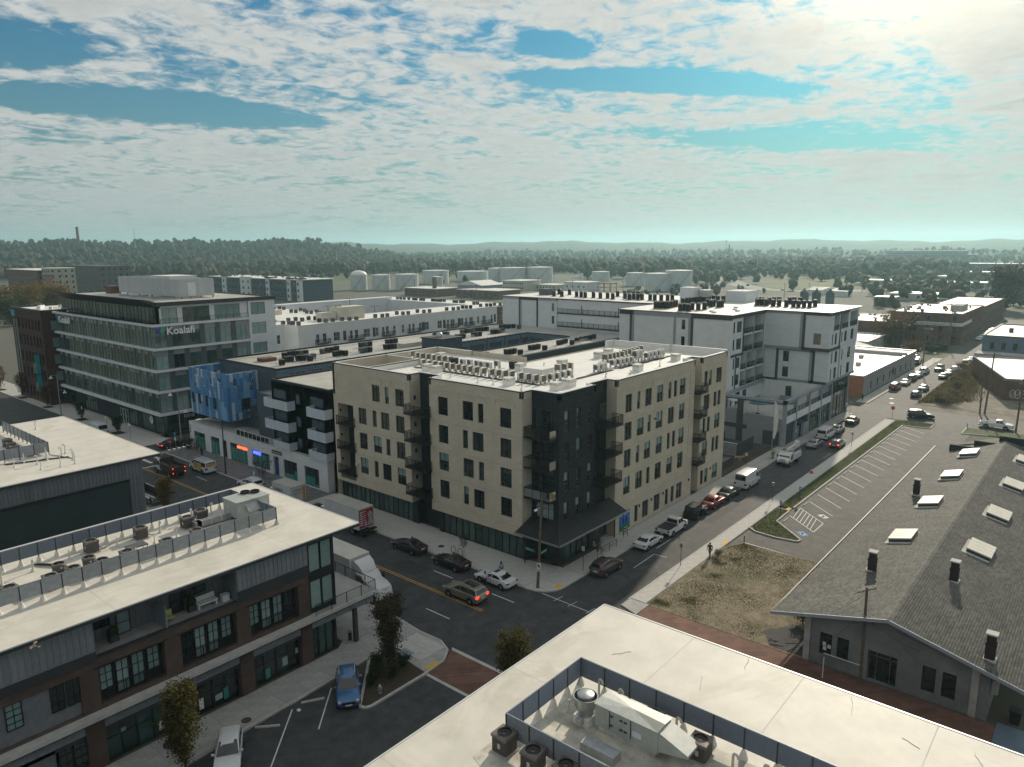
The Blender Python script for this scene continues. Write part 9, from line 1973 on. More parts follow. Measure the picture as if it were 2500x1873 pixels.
v=car('van',PW,(54.9,111.9),H_,'white van with yellow printed sides and a ladder rack near the white shops',None,cat='van',name='parked_van',rails=True)
b=MB();b.box(-1.6,.985,.75,.9,1.012,1.75);Q('yellow_print',b,mat('van_yellow',(.52,.34,.05),.5,var=.4,vs_=2.5),v);b=MB();b.box(-2.0,1.0,.6,-1.0,1.018,.9);b.box(.2,1.0,1.2,.8,1.02,1.7);Q('blue_print',b,mat('van_blue',(.10,.22,.42),.5,var=.3),v)
b=MB();b.box(-2.875,-.7,1.38,-2.85,.7,1.85);Q('yellow_rear_print',b,MATS['van_yellow'],v)
b=MB()
for k in range(5):b.tube((-2.2+k*.9,-.8,2.28),(-2.2+k*.9,.8,2.28),.03,4)
b.box(-2.2,-.3,2.3,1.4,-.24,2.36);b.box(-2.2,.24,2.3,1.4,.3,2.36);Q('ladder_rack',b,Ms,v)
car('cargo',PW,(53.7,150.5),H_,'white shuttle van parked beyond the grey hall roof',None,cat='van',name='parked_van')
t=root('flatbed_trailer','black sided open trailer loaded with pipes beside the grey metal hall','trailer',(42.8,104.5,0),H_);b=MB();b.box(-3.6,-1.1,.5,3.6,1.1,.65);Q('deck',b,Md,t);b=MB();b.box(-3.6,-1.15,.65,3.6,-1.05,1.7);b.box(-3.6,.95,.65,-3.4,1.15,1.5);b.box(3.4,-1.1,.65,3.6,1.1,1.5);Q('side_panel',b,Mj,t);b=MB();b.tube((-2.5,.4,.85),(2.5,.5,.85),.15,8);b.tube((-2,-.2,.8),(2,0,.8),.12,8);Q('pipe_load',b,Mw,t)
for x in(-.6,.4):
 for s in(1,-1):wheel(t,x,s*1.2,.36,.24)
t=root('bucket_truck','white utility bucket truck facing the camera beside the flag','utility truck',(118.7,40.1,0),PI)
chassis(t,-3.2,3.0,(-1.8,2.0),.44,1.05,(-1.8,));cabover(t,.6,PW,1.0,.65,2.15,1.5)
b=MB();b.box(-3.1,-1.05,.8,.45,1.05,1.0);b.box(-3.1,.62,1.0,.45,1.07,1.75);b.box(-3.1,-1.07,1.0,.45,-.62,1.75);Q('tool_body',b,PW,t)
b=MB();b.lathe(-1.5,0,[(.32,1.0),(.26,2.0)],12);Q('turret',b,PW,t);b=MB();b.tube((-1.5,0,2.05),(1.3,.12,2.55),.17,6);b.tube((1.3,.12,2.62),(-2.4,.3,2.95),.13,6);Q('boom',b,PW,t);b=MB();b.box(-3.0,.05,2.45,-2.2,.75,3.35);Q('bucket',b,PW,t);b=MB();b.lathe(0,0,[(.34,0),(.38,.05),(.34,.1)],16,caps=False);Q('hose_reel',b,Mj,t,loc=(1.0,-.3,2.5))
b=MB();b.box(.2,-1.0,1.75,.4,1.0,2.35);b.box(-2.9,.85,1.75,-2.7,1.0,2.2);Q('rack',b,Ms,t)
for k,(x,y,pm,kd)in enumerate(((717,316,PW,'van'),(672,296,PW,'van'),(588,212,PW,'suv'),(640,262,PB,'suv'))):car(kd,pm,(x,y),.6,('white van farther up the curving highway','white van nearer on the curving highway','white suv at the foot of the highway','dark suv on the highway beside the lower bend')[k],'traffic on the curving highway',name='driving_car')
M_sgreen=mat('street_sign_green',(.015,.20,.10),.5,var=.05);M_sblue=mat('sign_blue',(.04,.16,.45),.5,var=.05);M_sred=mat('sign_red',(.40,.02,.025),.5,var=.05)
def upole(x,y,h,label,lean=(0,0),arms=0,lamp=None,z0=.1,r=.15,grp='utility poles'):
 t=root('utility_pole',label,'utility pole',(x,y,z0),0,grp);b=MB();top=Vector((lean[0],lean[1],h));b.tube((0,0,-.1),top,r,10,r2=r*.68);Q('shaft',b,M_wood,t,40)
 for k in range(arms):
  f=1-.05*k-.03;c=top*f;b=MB();b.tube(c+Vector((-.9,.5,0)),c+Vector((.9,-.5,0)),.06,4);Q('cross_arm',b,M_wood,t)
  b=MB()
  for s in(-.8,-.3,.3,.8):q=c+Vector((s,-s*.55,.06));b.tube(q,q+Vector((0,0,.16)),.05,6)
  Q('insulator',b,Mw,t)
 if lamp:
  dx,dy,L,zf=lamp;c=top*zf;e=c+Vector((dx*L,dy*L,.35));b=MB();b.tube(c,e,.035,6);Q('lamp_arm',b,Ms,t)
  b=MB();u=Vector((dx,dy,0));n=Vector((-dy,dx,0));b.loft([[e+u*s+n*(w*math.cos(a))+Vector((0,0,w*.55*math.sin(a)-.03))for a in[2*PI*k/8 for k in range(8)]]for s,w in((-.05,.07),(.15,.17),(.45,.20),(.65,.10))]);Q('lamp_head',b,Mw,t,50)
 return t
t1=upole(56.7,44.3,9.6,'leaning wooden utility pole with a cobra lamp at the street corner by the black brick entrance',(.25,-.30),0,(-.85,-.30,1.6,.93),r=.17)
b=MB();b.box(-.45,-.2,8.9,.45,-.12,9.0);b.box(-.3,-.1,9.2,.3,-.04,9.26);Q('bracket',b,Ms,t1)
def signplate(t,name,w,h,z,m,rz=0,dx=0.,dy=0.,thick=.02):
 b=MB();b.box(-w/2,-thick/2,0,w/2,thick/2,h);return Q(name,b,m,t,loc=(dx,dy,z),rz=rz)
o=signplate(t1,'street_name_sign',1.35,.30,3.95,M_sgreen,-PI/2-.1,-.10,.95);text(o,'HULL ST',None,0,0,0,.24,Mv,.004,0,loc=(-.55,-.02,.06),rz=0)
o=signplate(t1,'street_name_sign',1.10,.30,3.72,M_sgreen,.06,.85,-.15);text(o,'E 6TH ST',None,0,0,0,.24,Mv,.004,0,loc=(-.48,-.02,.06),rz=0)
o=signplate(t1,'route_sign',.42,.95,2.0,Mv,-.75,-.14,-.24);b=MB();b.box(-.12,-.016,.55,.02,-.011,.8);b.box(.0,-.016,.38,.1,-.011,.7);b.box(-.14,-.016,.12,.14,-.011,.2);Q('sign_symbol',b,Mj,o)
upole(62.3-.5,79.4,6.9,'weathered pole with a white lamp in front of the cream building balconies',(-.05,-.2),0,(-.85,-.25,1.3,.85),r=.15)
t2=root('street_lamp','tall dark street lamp with a long arm in front of the white corner shops','street lamp',(56.3,107.2,.1));b=MB();b.tube((0,0,0),(0,0,9),.14,8,r2=.08);Q('pole',b,Md,t2);b=MB();b.path([(0,0,8.7),(-1.2,1.0,9.05),(-2.4,2.0,9.1)],.05,6);Q('lamp_arm',b,Ms,t2);b=MB();b.box(-3.0,2.0,8.98,-2.2,2.4,9.16);Q('lamp_head',b,Mw,t2)
def slamp(x,y,h,label,grp):
 t=root('street_lamp',label,'street lamp',(x,y,.1),0,grp);b=MB();b.tube((0,0,0),(0,0,h),.12,8,r2=.07);Q('pole',b,Mz,t)
 for s,z in((-1,h-.25),(1,h*.62)):
  b=MB();b.tube((0,0,z),(s*1.6*.5,-s*1.6*.6+0,z+.1),.04,5);Q('lamp_arm',b,Mz,t);b=MB();b.lathe(s*.85,-s*1.0,[(.42,z-.55),(.30,z-.40),(.10,z-.1),(.05,z+.1)],12);Q('lamp_shade',b,Mw,t)
slamp(55.2,173.9,9.0,'two armed street lamp with bell shades in front of the maroon brick block','bell shade street lamps');slamp(62.3,134.4,9.2,'two armed street lamp with bell shades at the corner of the glass office','bell shade street lamps')
upole(61.2,13.5,8.0,'bare wooden pole standing against the rendered end wall of the shingle hall',(-.15,.1),1,None,r=.15)
upole(180.8,20.6,13.2,'tall utility pole with a lamp by the dirt lot, right of the shorter one',(.4,-.5),2,(-.3,-.9,1.5,.97),0,.2);upole(180.3,21.4,8.2,'shorter bare pole just left of the tall pole by the dirt lot',(.1,.2),0,None,0,.18);upole(166.4,13.6,10.4,'utility pole beside the white pickup at the right edge',(.2,-.2),2,None,0,.19)
upole(236.9,43.4,12,'utility pole on the far street beside the black suv',(.1,0),1,(-.4,-.8,1.6,.95),.1,.18);upole(298.8,59.3,12,'utility pole in front of the loft sign band, left one',(0,0),1,(.2,-.9,1.2,.8),0,.2);upole(293,46.2,13,'utility pole in front of the loft sign band, right one',(0,0),1,(.2,-.9,1.2,.9),0,.2);upole(265,55,10.5,'utility pole with a small lamp between the workshop and the lofts',(0,0),1,(.2,-.9,1.2,.9),0,.18)
b=MB()
def wire(p,q,sag,n=10):
 p,q=Vector(p),Vector(q);pts=[p.lerp(q,k/n)-Vector((0,0,sag*4*(k/n)*(1-k/n)))for k in range(n+1)];b.path(pts,.012,3)
wire((56.95,44.0,9.0),(73.2,45.3,4.3),.5);wire((56.95,44.0,8.2),(66,45.6,4.2),.4);single('service_wire',b,Mj,'thin service wires from the corner pole to the cream building','wires')
b=MB();wire((61.05,13.6,7.6),(61.15,18.0,3.9),.4);wire((61.05,13.6,6.2),(61.05,8.0,4.5),.3);wire((61.05,13.6,5.6),(61.0,9.4,4.0),.3);wire((61.05,13.6,5.9),(61.05,16.4,2.2),.1);single('service_wire',b,Mj,'thin wires from the bare pole to the rendered end wall','wires')
b=MB();wire((180.8,20.1,12.8),(166.6,13.4,10.2),1.0);wire((180.8,20.1,12.2),(236.9,43.4,11.6),2.2);single('service_wire',b,Mj,'thin wires between the poles around the dirt lot','wires')
def sign(x,y,h,plates,label,cat='sign',name='sign_post',z0=.13,grp=None,rz=0,r=.03,m=None):
 t=root(name,label,cat,(x,y,z0),rz,grp);b=MB();b.tube((0,0,0),(0,0,h),r,6);Q('post',b,m or Ms,t)
 for(nm,w,hh,z,mm,a)in plates:b=MB();b.box(-.05,-w/2,z,-.025,w/2,z+hh);Q(nm,b,mm,t)
 return t
g_='parking signs along the right street'
def pk(x,y,label,hh=2.9,m=Mv):
 t=sign(x,y,hh,[('sign_plate',.36,.52,hh-.52,m,0)],label,'parking sign','parking_sign',grp=g_,r=.035,m=Md);b=MB();b.box(-.056,-.10,hh-.34,-.051,.10,hh-.30);b.box(-.056,-.02,hh-.30,-.051,.02,hh-.14);b.box(-.056,-.12,hh-.48,-.051,.12,hh-.44);Q('sign_symbol',b,M_sred,t)
pk(63.1,42.9,'white parking sign on a dark post left of the brown crossover');pk(110.2,43.8,'white parking sign beside the white cargo van by the yard');pk(130.3,42.9,'white parking sign beside the garage door of the tower podium')
pk(71.2,35.2,'narrow two plate sign on the right-hand pavement nearest the corner',2.7,Ms);pk(98.8,35.2,'narrow sign on the right-hand pavement opposite the red sedan',2.7,Ms);pk(135.9,34.9,'narrow sign on the right-hand pavement beside the driving hatchback',2.7,Ms)
def acc(x,y,label):
 t=sign(x,y,2.0,[('sign_plate',.36,.55,1.5,M_sblue,0)],label,'accessible parking sign','accessible_parking_sign',z0=.1,grp='blue accessible parking signs',m=Md);b=MB();b.box(-.056,-.06,1.62,-.051,.08,1.92);Q('sign_symbol',b,Mv,t)
acc(94.0,32.3,'blue accessible parking sign on the lawn island');acc(101.5,32.3,'blue accessible parking sign on the lawn strip beside the second stall')
def stop_sign(x,y,label,rz=0):
 t=root('stop_sign',label,'stop sign',(x,y,.1),rz,'stop signs');b=MB();b.tube((0,0,0),(0,0,2.6),.035,6);Q('post',b,Ms,t);b=MB();R_=.40;z=2.5
 pts=[(-.05,R_*math.cos(PI/8+k*PI/4),z+R_*math.sin(PI/8+k*PI/4))for k in range(8)];b.loft([[(p[0]+.02,p[1],p[2])for p in pts],pts]);o=Q('sign_plate',b,M_sred,t)
 text(o,'STOP',None,0,0,0,.27,Mv,.004,0,loc=(-.056,.33,z-.09),rz=-PI/2)
stop_sign(55.7,124.5,'red stop sign by the junction in front of the black sedan',.3);stop_sign(162.5,34.4,'red stop sign at the far end of the right-hand pavement',.1)
for(x,y,w,h_,lab)in((55.9,151.8,.95,.45,'wide white sign on a post in front of the glass office entrance'),(56.2,141.8,1.1,.5,'wide white sign on a post near the office corner'),(56.2,164.7,.45,.7,'small white sign on a post beyond the office entrance')):
 sign(x,y,2.9,[('sign_plate',w,h_,2.5,Mv,0)],lab,'sign','sign_post',grp='white signs by the office',m=Md)
sign(56.6,99.2,1.9,[('sign_plate',.4,.55,1.4,Mv,0)],'small white sign in front of the bare shrub by the shops','sign');sign(57.0,125.2,3.9,[('sign_plate',.8,.5,3.3,M_sblue,0),('sign_plate',.6,.6,2.3,Mv,0)],'tall sign post with blue and white plates at the shop corner','sign',m=Ms)
sign(160.6,42.9,2.6,[('sign_plate',.5,.6,2.0,Mv,0)],'white sign on the corner pavement by the tower, left one','sign',grp='signs at the tower corner');sign(164.0,43.0,2.4,[('sign_plate',.2,.3,2.1,Mv,0)],'thin post on the corner pavement by the tower, right one','sign',grp='signs at the tower corner');sign(256,43.9,2.6,[('sign_plate',.8,.6,2.0,Mv,0)],'white sign on the far pavement near the small lot','sign')
for(x,y,lab)in((82.0,32.3,'short dark post at the corner of the vacant lot by the driveway'),(164.1,21.3,'short dark post on the far verge of the parking lot'),(164.3,27.1,'short dark post by the end of the lawn strip')):single('bollard',MB().tube((x,y,.05),(x,y,1.05),.06,8),Md,lab,'bollard','short dark posts',base=(x,y,.05))
t=root('guard_rail','white pipe guard rail on the brick sidewalk before the rendered end wall','rail',(58.9,15.9,.1));b=MB();b.tube((0,0,0),(0,0,1.9),.04,6);Q('post',b,Mv,t);b=MB();b.tube((.55,.2,1.95),(1.6,-2.4,1.35),.035,6);Q('top_rail',b,Mv,t)
t=root('feather_flag','tall white feather flag on a pole beside the bucket truck','flag',(119.2,43.1,.13));b=MB();b.tube((0,0,0),(0,0,10.2),.06,8,r2=.03);Q('pole',b,Ms,t);b=MB();b.lathe(0,0,[(.7,0),(.6,.06)],12);Q('base',b,Ms,t)
b=MB();L_=[]
for k in range(11):f=k/10;z=10.0-6.2*f;w=.12+.62*math.sin(PI*min(1,f*.8+.12));L_.append(((.05*math.sin(k),-.05,z),(.06*math.sin(k*1.3),-.05-w*.5,z-.25),(.10*math.sin(k*1.7+1),-.05-w,z-.45)))
for a,c in zip(L_,L_[1:]):
 for j in range(2):b.poly([a[j],a[j+1],c[j+1],c[j]])
Q('cloth',b,mat('flag_cloth',(.60,.61,.62),.8,var=.05),t,60)
t=root('traffic_cone','red traffic cone on the kerb halfway along the right street','traffic cone',(115.3,35.2,.13));b=MB();b.lathe(0,0,[(.22,.05),(.05,.9)],12);Q('cone',b,mat('cone_red',(.45,.06,.03),.6,var=.1),t);b=MB();b.box(-.3,-.3,0,.3,.3,.05);Q('base',b,Md,t);b=MB();b.lathe(0,0,[(.15,.45),(.115,.62)],12,caps=False);Q('stripe',b,Mv,t)
t=root('traffic_barrel','orange and white traffic barrel behind the columnar tree','traffic barrel',(41.9,52.6,.13));b=MB();b.lathe(0,0,[(.32,0),(.26,1.1),(.1,1.14)],14);Q('drum',b,mat('barrel_orange',(.50,.12,.03),.6,var=.1),t)
for z in(.3,.72):b=MB();r_=.32-.06*z/1.1;b.lathe(0,0,[(r_+.006,z),(r_-.008+.006,z+.18)],14,caps=False);Q('white_band',b,Mv,t)
t=root('fire_hydrant','silver fire hydrant on the mulch of the planted triangle','fire hydrant',(34.0,42.75,.11));b=MB();b.lathe(0,0,[(.16,0),(.16,.06),(.11,.08),(.11,.50),(.15,.54),(.15,.58),(.12,.66),(.05,.74),(.03,.80)],14);Q('barrel',b,Ms,t,40)
for d in((1,0),(-1,0),(0,-1)):b=MB();b.tube((d[0]*.09,d[1]*.09,.40),(d[0]*.21,d[1]*.21,.40),.065,8);Q('outlet_cap',b,Ms,t)
t=root('litter_bin','slim black litter bin beside the dark support post','bin',(37.55,51.2,.13));b=MB();b.lathe(0,0,[(.17,0),(.17,.8)],14);Q('bin_body',b,Mj,t);b=MB();b.lathe(0,0,[(.19,.8),(.18,.92),(.08,.95)],14);Q('lid',b,Ms,t)
t=root('flower_urn','dark round street planter on the pavement below the shop windows','planter',(20.3,49.6,.13));b=MB();b.lathe(0,0,[(.62,0),(.62,.05),(.55,.06),(.2,.08),(.25,.5),(.15,.9)],18);Q('base',b,Md,t)
for k,(x,y)in enumerate(((57.3,57.3),(57.3,56.2))):
 b=MB();b.path([(0,-.38,0),(0,-.38,.55)]+[(0,-.38*math.cos(PI*i/8),.55+.38*math.sin(PI*i/8))for i in range(1,8)]+[(0,.38,.55),(0,.38,0)],.035,6);o=link(bpy.data.objects.new('bike_hoop',b.mesh('bike_hoop',Mj,40)));o.location=(x,y,.13);props(o,'black hoop bike rack near the sapling, %s one'%('left' if k==0 else 'right'),'bike rack','hoop bike racks')
t=root('drainage_grate','grey paved service slab beside the planted triangle','access cover',(39.2,45.6,.12));b=MB();b.box(-.6,-.7,0,.6,.7,.03);Q('cover',b,Mz,t)
t=root('crumpled_paper','crumpled white paper lying on the alley lot','litter',(28.5,45.8,.01));b=MB();b.loft([[(0,0,0),(.2,.05,.08),(.25,.22,0)],[(-.1,.3,.02),(.1,.35,.12),(.2,.42,.02)]]);Q('sheet',b,Mv,t)
t=root('wheelie_bin','black wheelie bin in the shade at the right corner of the shingle hall','bin',(62.3,2.9,0));b=MB();b.loft([[(-.3,-.3,0),(.3,-.3,0),(.3,.3,0),(-.3,.3,0)],[(-.38,-.38,1.0),(.38,-.38,1.0),(.38,.38,1.0),(-.38,.38,1.0)]]);Q('bin_body',b,Mj,t);b=MB();b.box(-.42,-.4,1.0,.42,.42,1.08);Q('lid',b,Mp,t)
t=root('meter_box','pale meter box on the shaded side wall of the shingle hall','meter box',(61.7,4.2,2.2));b=MB();b.box(-.3,-.1,0,.3,.3,1.1);Q('box',b,M_tin,t)
b=MB();b.box(61.3,3.9,.1,57.2,1.2,.13);single('concrete_pad',b,M_slatelight,'bluish concrete pad at the right end of the rendered wall','pad')
t=root('patio_sofa','white slatted garden bench on the brown brick shop roof terrace','bench',(25.0,52.2,8.2));b=MB();b.box(-.8,-.3,.35,.8,.3,.45);Q('seat',b,Mv,t)
for k in range(4):b=MB();b.box(-.8,.28,.5+.1*k,.8,.33,.58+.1*k);Q('slat',b,Mv,t)
for sx in(-.7,.7):b=MB();b.box(sx-.05,-.25,0,sx+.05,.25,.35);Q('leg',b,Mv,t)
t=root('white_side_table','small white side table at the right end of the shop roof terrace','table',(26.4,52.0,8.2));b=MB();b.box(-.3,-.25,.45,.3,.25,.55);b.box(-.28,-.22,0,.28,.22,.45);Q('table_top',b,Mv,t)
t=root('yellow_chair','pale yellow chair on the shop roof terrace by the divider','chair',(22.0,52.0,8.2));y_=mat('pale_yellow_paint',(.40,.42,.18),.6,var=.1);b=MB();b.box(-.3,-.25,.38,.3,.25,.46);Q('seat',b,y_,t);b=MB();b.box(-.3,.22,.46,.3,.27,.9);Q('backrest',b,y_,t)
for sx in(-.26,.26):
 for sy in(-.2,.2):b=MB();b.tube((sx,sy,0),(sx,sy,.4),.03,5);Q('leg',b,y_,t)
t=root('terrace_divider','pale grey screen dividing the shop roof terrace','screen',(21.4,52.0,8.2));b=MB();b.box(-.04,-.9,0,.04,1.0,1.7);Q('panel',b,M_mgrey2,t)
for k,(x,lab)in enumerate(((23.9,'dark potted plant beside the white bench on the shop terrace'),(18.2,'dark box planter at the left of the shop terrace'))):t=root('planter',lab,'planter',(x,52.4,8.2));b=MB();b.box(-.3,-.25,0,.3,.25,.5);Q('pot',b,Md,t);b=MB();b.lathe(0,0,[(.3,.5),(.4,.8),(.2,1.1)],8);Q('foliage',b,M_leafgreen,t)
def tree(name,x,y,z,h,rad,m,label,cat='tree',trunk=.09,crown0=.18,n=5200,leaf=.10,shape='column',seed=1,grp=None,bare=0.):
 rs=np.random.RandomState(seed);r2=random.Random(seed);t=root(name,label,cat,(x,y,z),0,grp);b=MB();b.tube((0,0,-.1),(.05,.03,h*.45),trunk,7,r2=trunk*.6);b.tube((.05,.03,h*.45),(.02,0,h*.92),trunk*.6,6,r2=.012)
 tips=[]
 for k in range(22):
  f=crown0+(.9-crown0)*k/22;a=k*2.4+r2 .uniform(-.3,.3);z0=h*f
  env=rad*{'column':math.sin(PI*min(1,max(0,(f-crown0)/(1-crown0)))**.75)**.6,'round':math.sqrt(max(0,1-(2*(f-crown0)/(1-crown0)-1)**2)),'vase':.35+.65*min(1,(f-crown0)*1.8)}[shape]
  e=Vector((math.cos(a)*env*.9,math.sin(a)*env*.9,min(h*.98,z0+env*.9+.25)));s=Vector((.04,.02,z0*.85+.05));b.tube(s,e,trunk*.28,4,r2=.008);tips+=[s.lerp(e,q)for q in(.45,.7,.9,1.0)]
  if bare:
   for _ in range(4):p=s.lerp(e,r2 .uniform(.4,.95));b.tube(p,p+Vector((r2 .uniform(-.4,.4),r2 .uniform(-.4,.4),r2 .uniform(.1,.5))),.012,3,r2=.004)
 Q('trunk',b,M_bark,t,50)
 tips+=[Vector((.02,0,h*q))for q in(.6,.75,.85,.93,.98)]
 T=np.array([list(p)for p in tips]);keep=rs.rand(len(T))>.12;T=T[keep];idx=rs.randint(0,len(T),n);cl=(.16+.22*rs.rand(len(T)))*rad*.75
 C=T[idx]+rs.randn(n,3)*cl[idx][:,None]*np.array([1,1,1.15]);d=rs.randn(n,3);d/=np.linalg.norm(d,axis=1)[:,None];u=np.cross(d,rs.randn(n,3));u/=np.linalg.norm(u,axis=1)[:,None];w=np.cross(d,u);s=leaf*(.6+.8*rs.rand(n))[:,None]
 V=np.stack([C-u*s,C+w*s*.55,C+u*s,C-w*s*.55],1);V[:,:,2]=np.maximum(V[:,:,2],h*crown0*.6)
 o=link(bpy.data.objects.new('crown',np_mesh('crown',V.reshape(-1,3),np.arange(4*n).reshape(-1,4),m)));o.parent=t;return t
tree('columnar_tree',36.9,44.9,.1,6.5,1.25,M_leafbrown,'brownish columnar tree on the planted triangle by the shop corner',n=9000,leaf=.085,seed=3,crown0=.10,shape='vase')
tree('columnar_tree',39.4,33.2,.1,6.3,1.25,M_leafolive,'olive and gold street tree half hidden by the bottom right roof',n=8000,leaf=.09,seed=5,crown0=.16,shape='column')
tree('columnar_tree',19.6,46.1,.1,6.5,1.15,M_leafolive,'olive and gold street tree in front of the brown brick shops',n=8500,leaf=.085,seed=8,crown0=.14,shape='column')
tree('street_tree',42.3,97.5,.1,4.6,1.1,M_leafgold,'small gold street tree beside the grey metal hall',n=2600,leaf=.11,seed=9,shape='column');tree('street_tree',42.2,81.0,.1,4.6,1.0,M_leafgold,'gold treetop peeping over the shop roof edge',n=2200,leaf=.11,seed=10,shape='column')
tree('sapling',57.5,55.8,.13,2.7,.6,M_leafgreen,'thin nearly bare sapling by the black coupe',n=160,leaf=.09,seed=12,bare=1,trunk=.03,crown0=.35,shape='round');tree('sapling',66.9,43.5,.13,2.5,.5,M_leafgreen,'small nearly bare sapling behind the brown crossover',n=200,leaf=.08,seed=13,bare=1,trunk=.03,crown0=.3,shape='round')
tree('bare_shrub',58.6,100.2,.1,3.0,1.6,M_leafbrown,'bare spreading shrub before the blue shop door','shrub',n=900,leaf=.08,seed=14,bare=1,trunk=.05,crown0=.1,shape='round');tree('bare_shrub',59.4,122.6,.1,1.9,1.2,M_leafbrown,'low bare shrub by the first shop window','shrub',n=200,leaf=.07,seed=15,bare=1,trunk=.04,crown0=.1,shape='round')
for k,(x,y,h,lab)in enumerate(((56.6,148.5,3.2,'small dark street tree in a square bed before the office doors'),(56.6,166.5,3.6,'small dark street tree beyond the office entrance'),(56.5,186,5,'reddish street tree by the maroon brick block'),(56.6,203,6,'street tree at the far end of the maroon brick block'),(56.5,219,6,'brown street tree at the far left edge'))):tree('street_tree',x,y,.1,h,.9+.1*k,M_leafrust if k>1 else M_leafgreen,lab,n=1300,leaf=.14,seed=20+k,shape='column',grp='street trees by the office');struct('tree_bed',MB().box(x-.9,y-1.3,.08,x+.9,y+1.3,.16),M_leafgreen,w6)
for k,(x,y,s,lab)in enumerate(((36.3,45.9,.75,'round dark shrub left of the columnar tree on the triangle'),(35.3,44.8,.7,'round dark shrub in the middle left of the triangle'),(37.7,44.1,.72,'round dark shrub right of the columnar tree'),(36.1,43.6,.65,'round dark shrub nearest the middle kerb of the triangle'),(34.3,44.1,.6,'round dark shrub behind the hydrant'))):tree('round_shrub',x,y,.08,s*1.3,s*.8,M_leafgreen,lab,'shrub',n=1500,leaf=.06,seed=30+k,shape='round',crown0=.02,trunk=.03,grp='round shrubs on the triangle')
for k,(x,y,h,r_,m,lab)in enumerate(((281,63,9,5.2,M_leafrust,'rusty broad tree before the loft annexe, left one'),(290,61,9.5,4.6,M_leafrust,'rusty broad tree before the loft annexe, right one'),(234.5,47.6,3.4,1.3,M_leafrust,'small rusty tree at the far corner of the workshop'),(211,46.6,3.0,1.2,M_leafrust,'small reddish tree against the workshop wall'),(263,51.5,4.4,3.0,M_leafrust,'bushy rust tree in the small lot behind the workshop'),(283,47.5,1.6,2.6,M_leafgreen,'low green hedge shrub by the loft lot'),(276,48.5,1.6,2.2,M_leafgreen,'low green hedge shrub nearer the workshop'))):tree('broad_tree' if h>2 else 'hedge_shrub',x,y,0,h,r_,m,lab,'tree' if h>2 else 'shrub',n=3000,leaf=.16 if h<5 else .30,seed=40+k,shape='round',crown0=.12,trunk=.16)
for k,(x,y,h,r_,m,lab)in enumerate(((482,51,21,9,M_leaffar,'big dark tree at the right edge beyond the warehouses'),(440,30,15,8,M_leaffar,'dark tree clump at the right edge beside the far street'),(520,40,17,9,M_leaffar,'dark tree behind the big tree at the right edge'),(470,22,13,8,M_leaffar,'low dark tree at the extreme right edge'))):tree('broad_tree',x,y,0,h,r_,m,lab,n=4500,leaf=.62,seed=60+k,shape='round',crown0=.1,trunk=.4,bare=1)
for k,(x,y,h,r_,lab)in enumerate(((124,428,15,9,'large gold tree at the left edge behind the brick block'),(146,452,14,8,'gold tree right of the large gold tree at the left edge'),(112,400,12,7,'olive tree in front of the large gold tree at the left edge'))):tree('broad_tree',x,y,0,h,r_,M_leafgold if k<2 else M_leafolive,lab,n=4500,leaf=.55,seed=70+k,shape='round',crown0=.08,trunk=.35)
tree('garden_shrub',36,160,0,3.2,3.0,M_leafgreen,'dark shrub patch beyond the grey hall roof at the left edge','shrub',n=2500,leaf=.2,seed=81,shape='round',crown0=.02)
rs=random.Random(12)
for k in range(9):x=186+rs.uniform(0,58);tree('weed_bush',x,28.6+(x-186)*.075+rs.uniform(-1.8,1.8),0,rs.uniform(1.2,2.6),rs.uniform(1.1,2.4),M_straw,'%s straw coloured weed bush from the near end of the dirt lot'%ordw(k),'bush',n=900,leaf=.14,seed=90+k,shape='round',crown0=.02,trunk=.03,grp='weed bushes on the dirt lot')
tree('weed_bush',67.2,20.3,.05,1.2,.9,M_leafolive,'yellow green bush by the gravel under the eave of the shingle hall','bush',n=900,leaf=.09,seed=111,shape='round',crown0=.02,trunk=.03);tree('weed_bush',76.2,33.0,.06,.7,.5,M_straw,'small dry weed clump behind the walking man','bush',n=400,leaf=.07,seed=112,shape='round',crown0=.02,trunk=.02);tree('weed_bush',59.8,126.5,.1,1.6,1.0,M_leafgreen,'dark bush at the corner of the white shops','bush',n=900,leaf=.1,seed=113,shape='round',crown0=.02,trunk=.03)
b=MB();rs=random.Random(14)
for k in range(9):a=rs.uniform(0,3);x,y=62.2+rs.uniform(-.8,1.6),18.9+rs.uniform(-.3,2.6);b.box(x,y,.09,x+.05,y+.05,.12);b.tube((x,y,.11),(x+math.cos(a)*.9,y+math.sin(a)*.9,.13),.025,4)
single('scrap_timber',b,M_wood,'loose scrap timber on the gravel beside the rendered wall','debris')
def skinned(name,pts,edges,rad,m,parent,sub=1):
 me=bpy.data.meshes.new(name);me.from_pydata(pts,edges,[]);me.materials.append(m);o=link(bpy.data.objects.new(name,me));o.parent=parent
 sk=o.modifiers.new('skin','SKIN');sk.use_smooth_shade=True
 for v,r in zip(me.skin_vertices[0].data,rad):v.radius=(r,r)
 me.skin_vertices[0].data[0].use_root=True
 if sub:s=o.modifiers.new('sub','SUBSURF');s.levels=sub;s.render_levels=sub
 return o
SKINS=[mat('skin_dark',(.10,.055,.038),.6,var=.05),mat('skin_mid',(.28,.16,.11),.6,var=.05)]
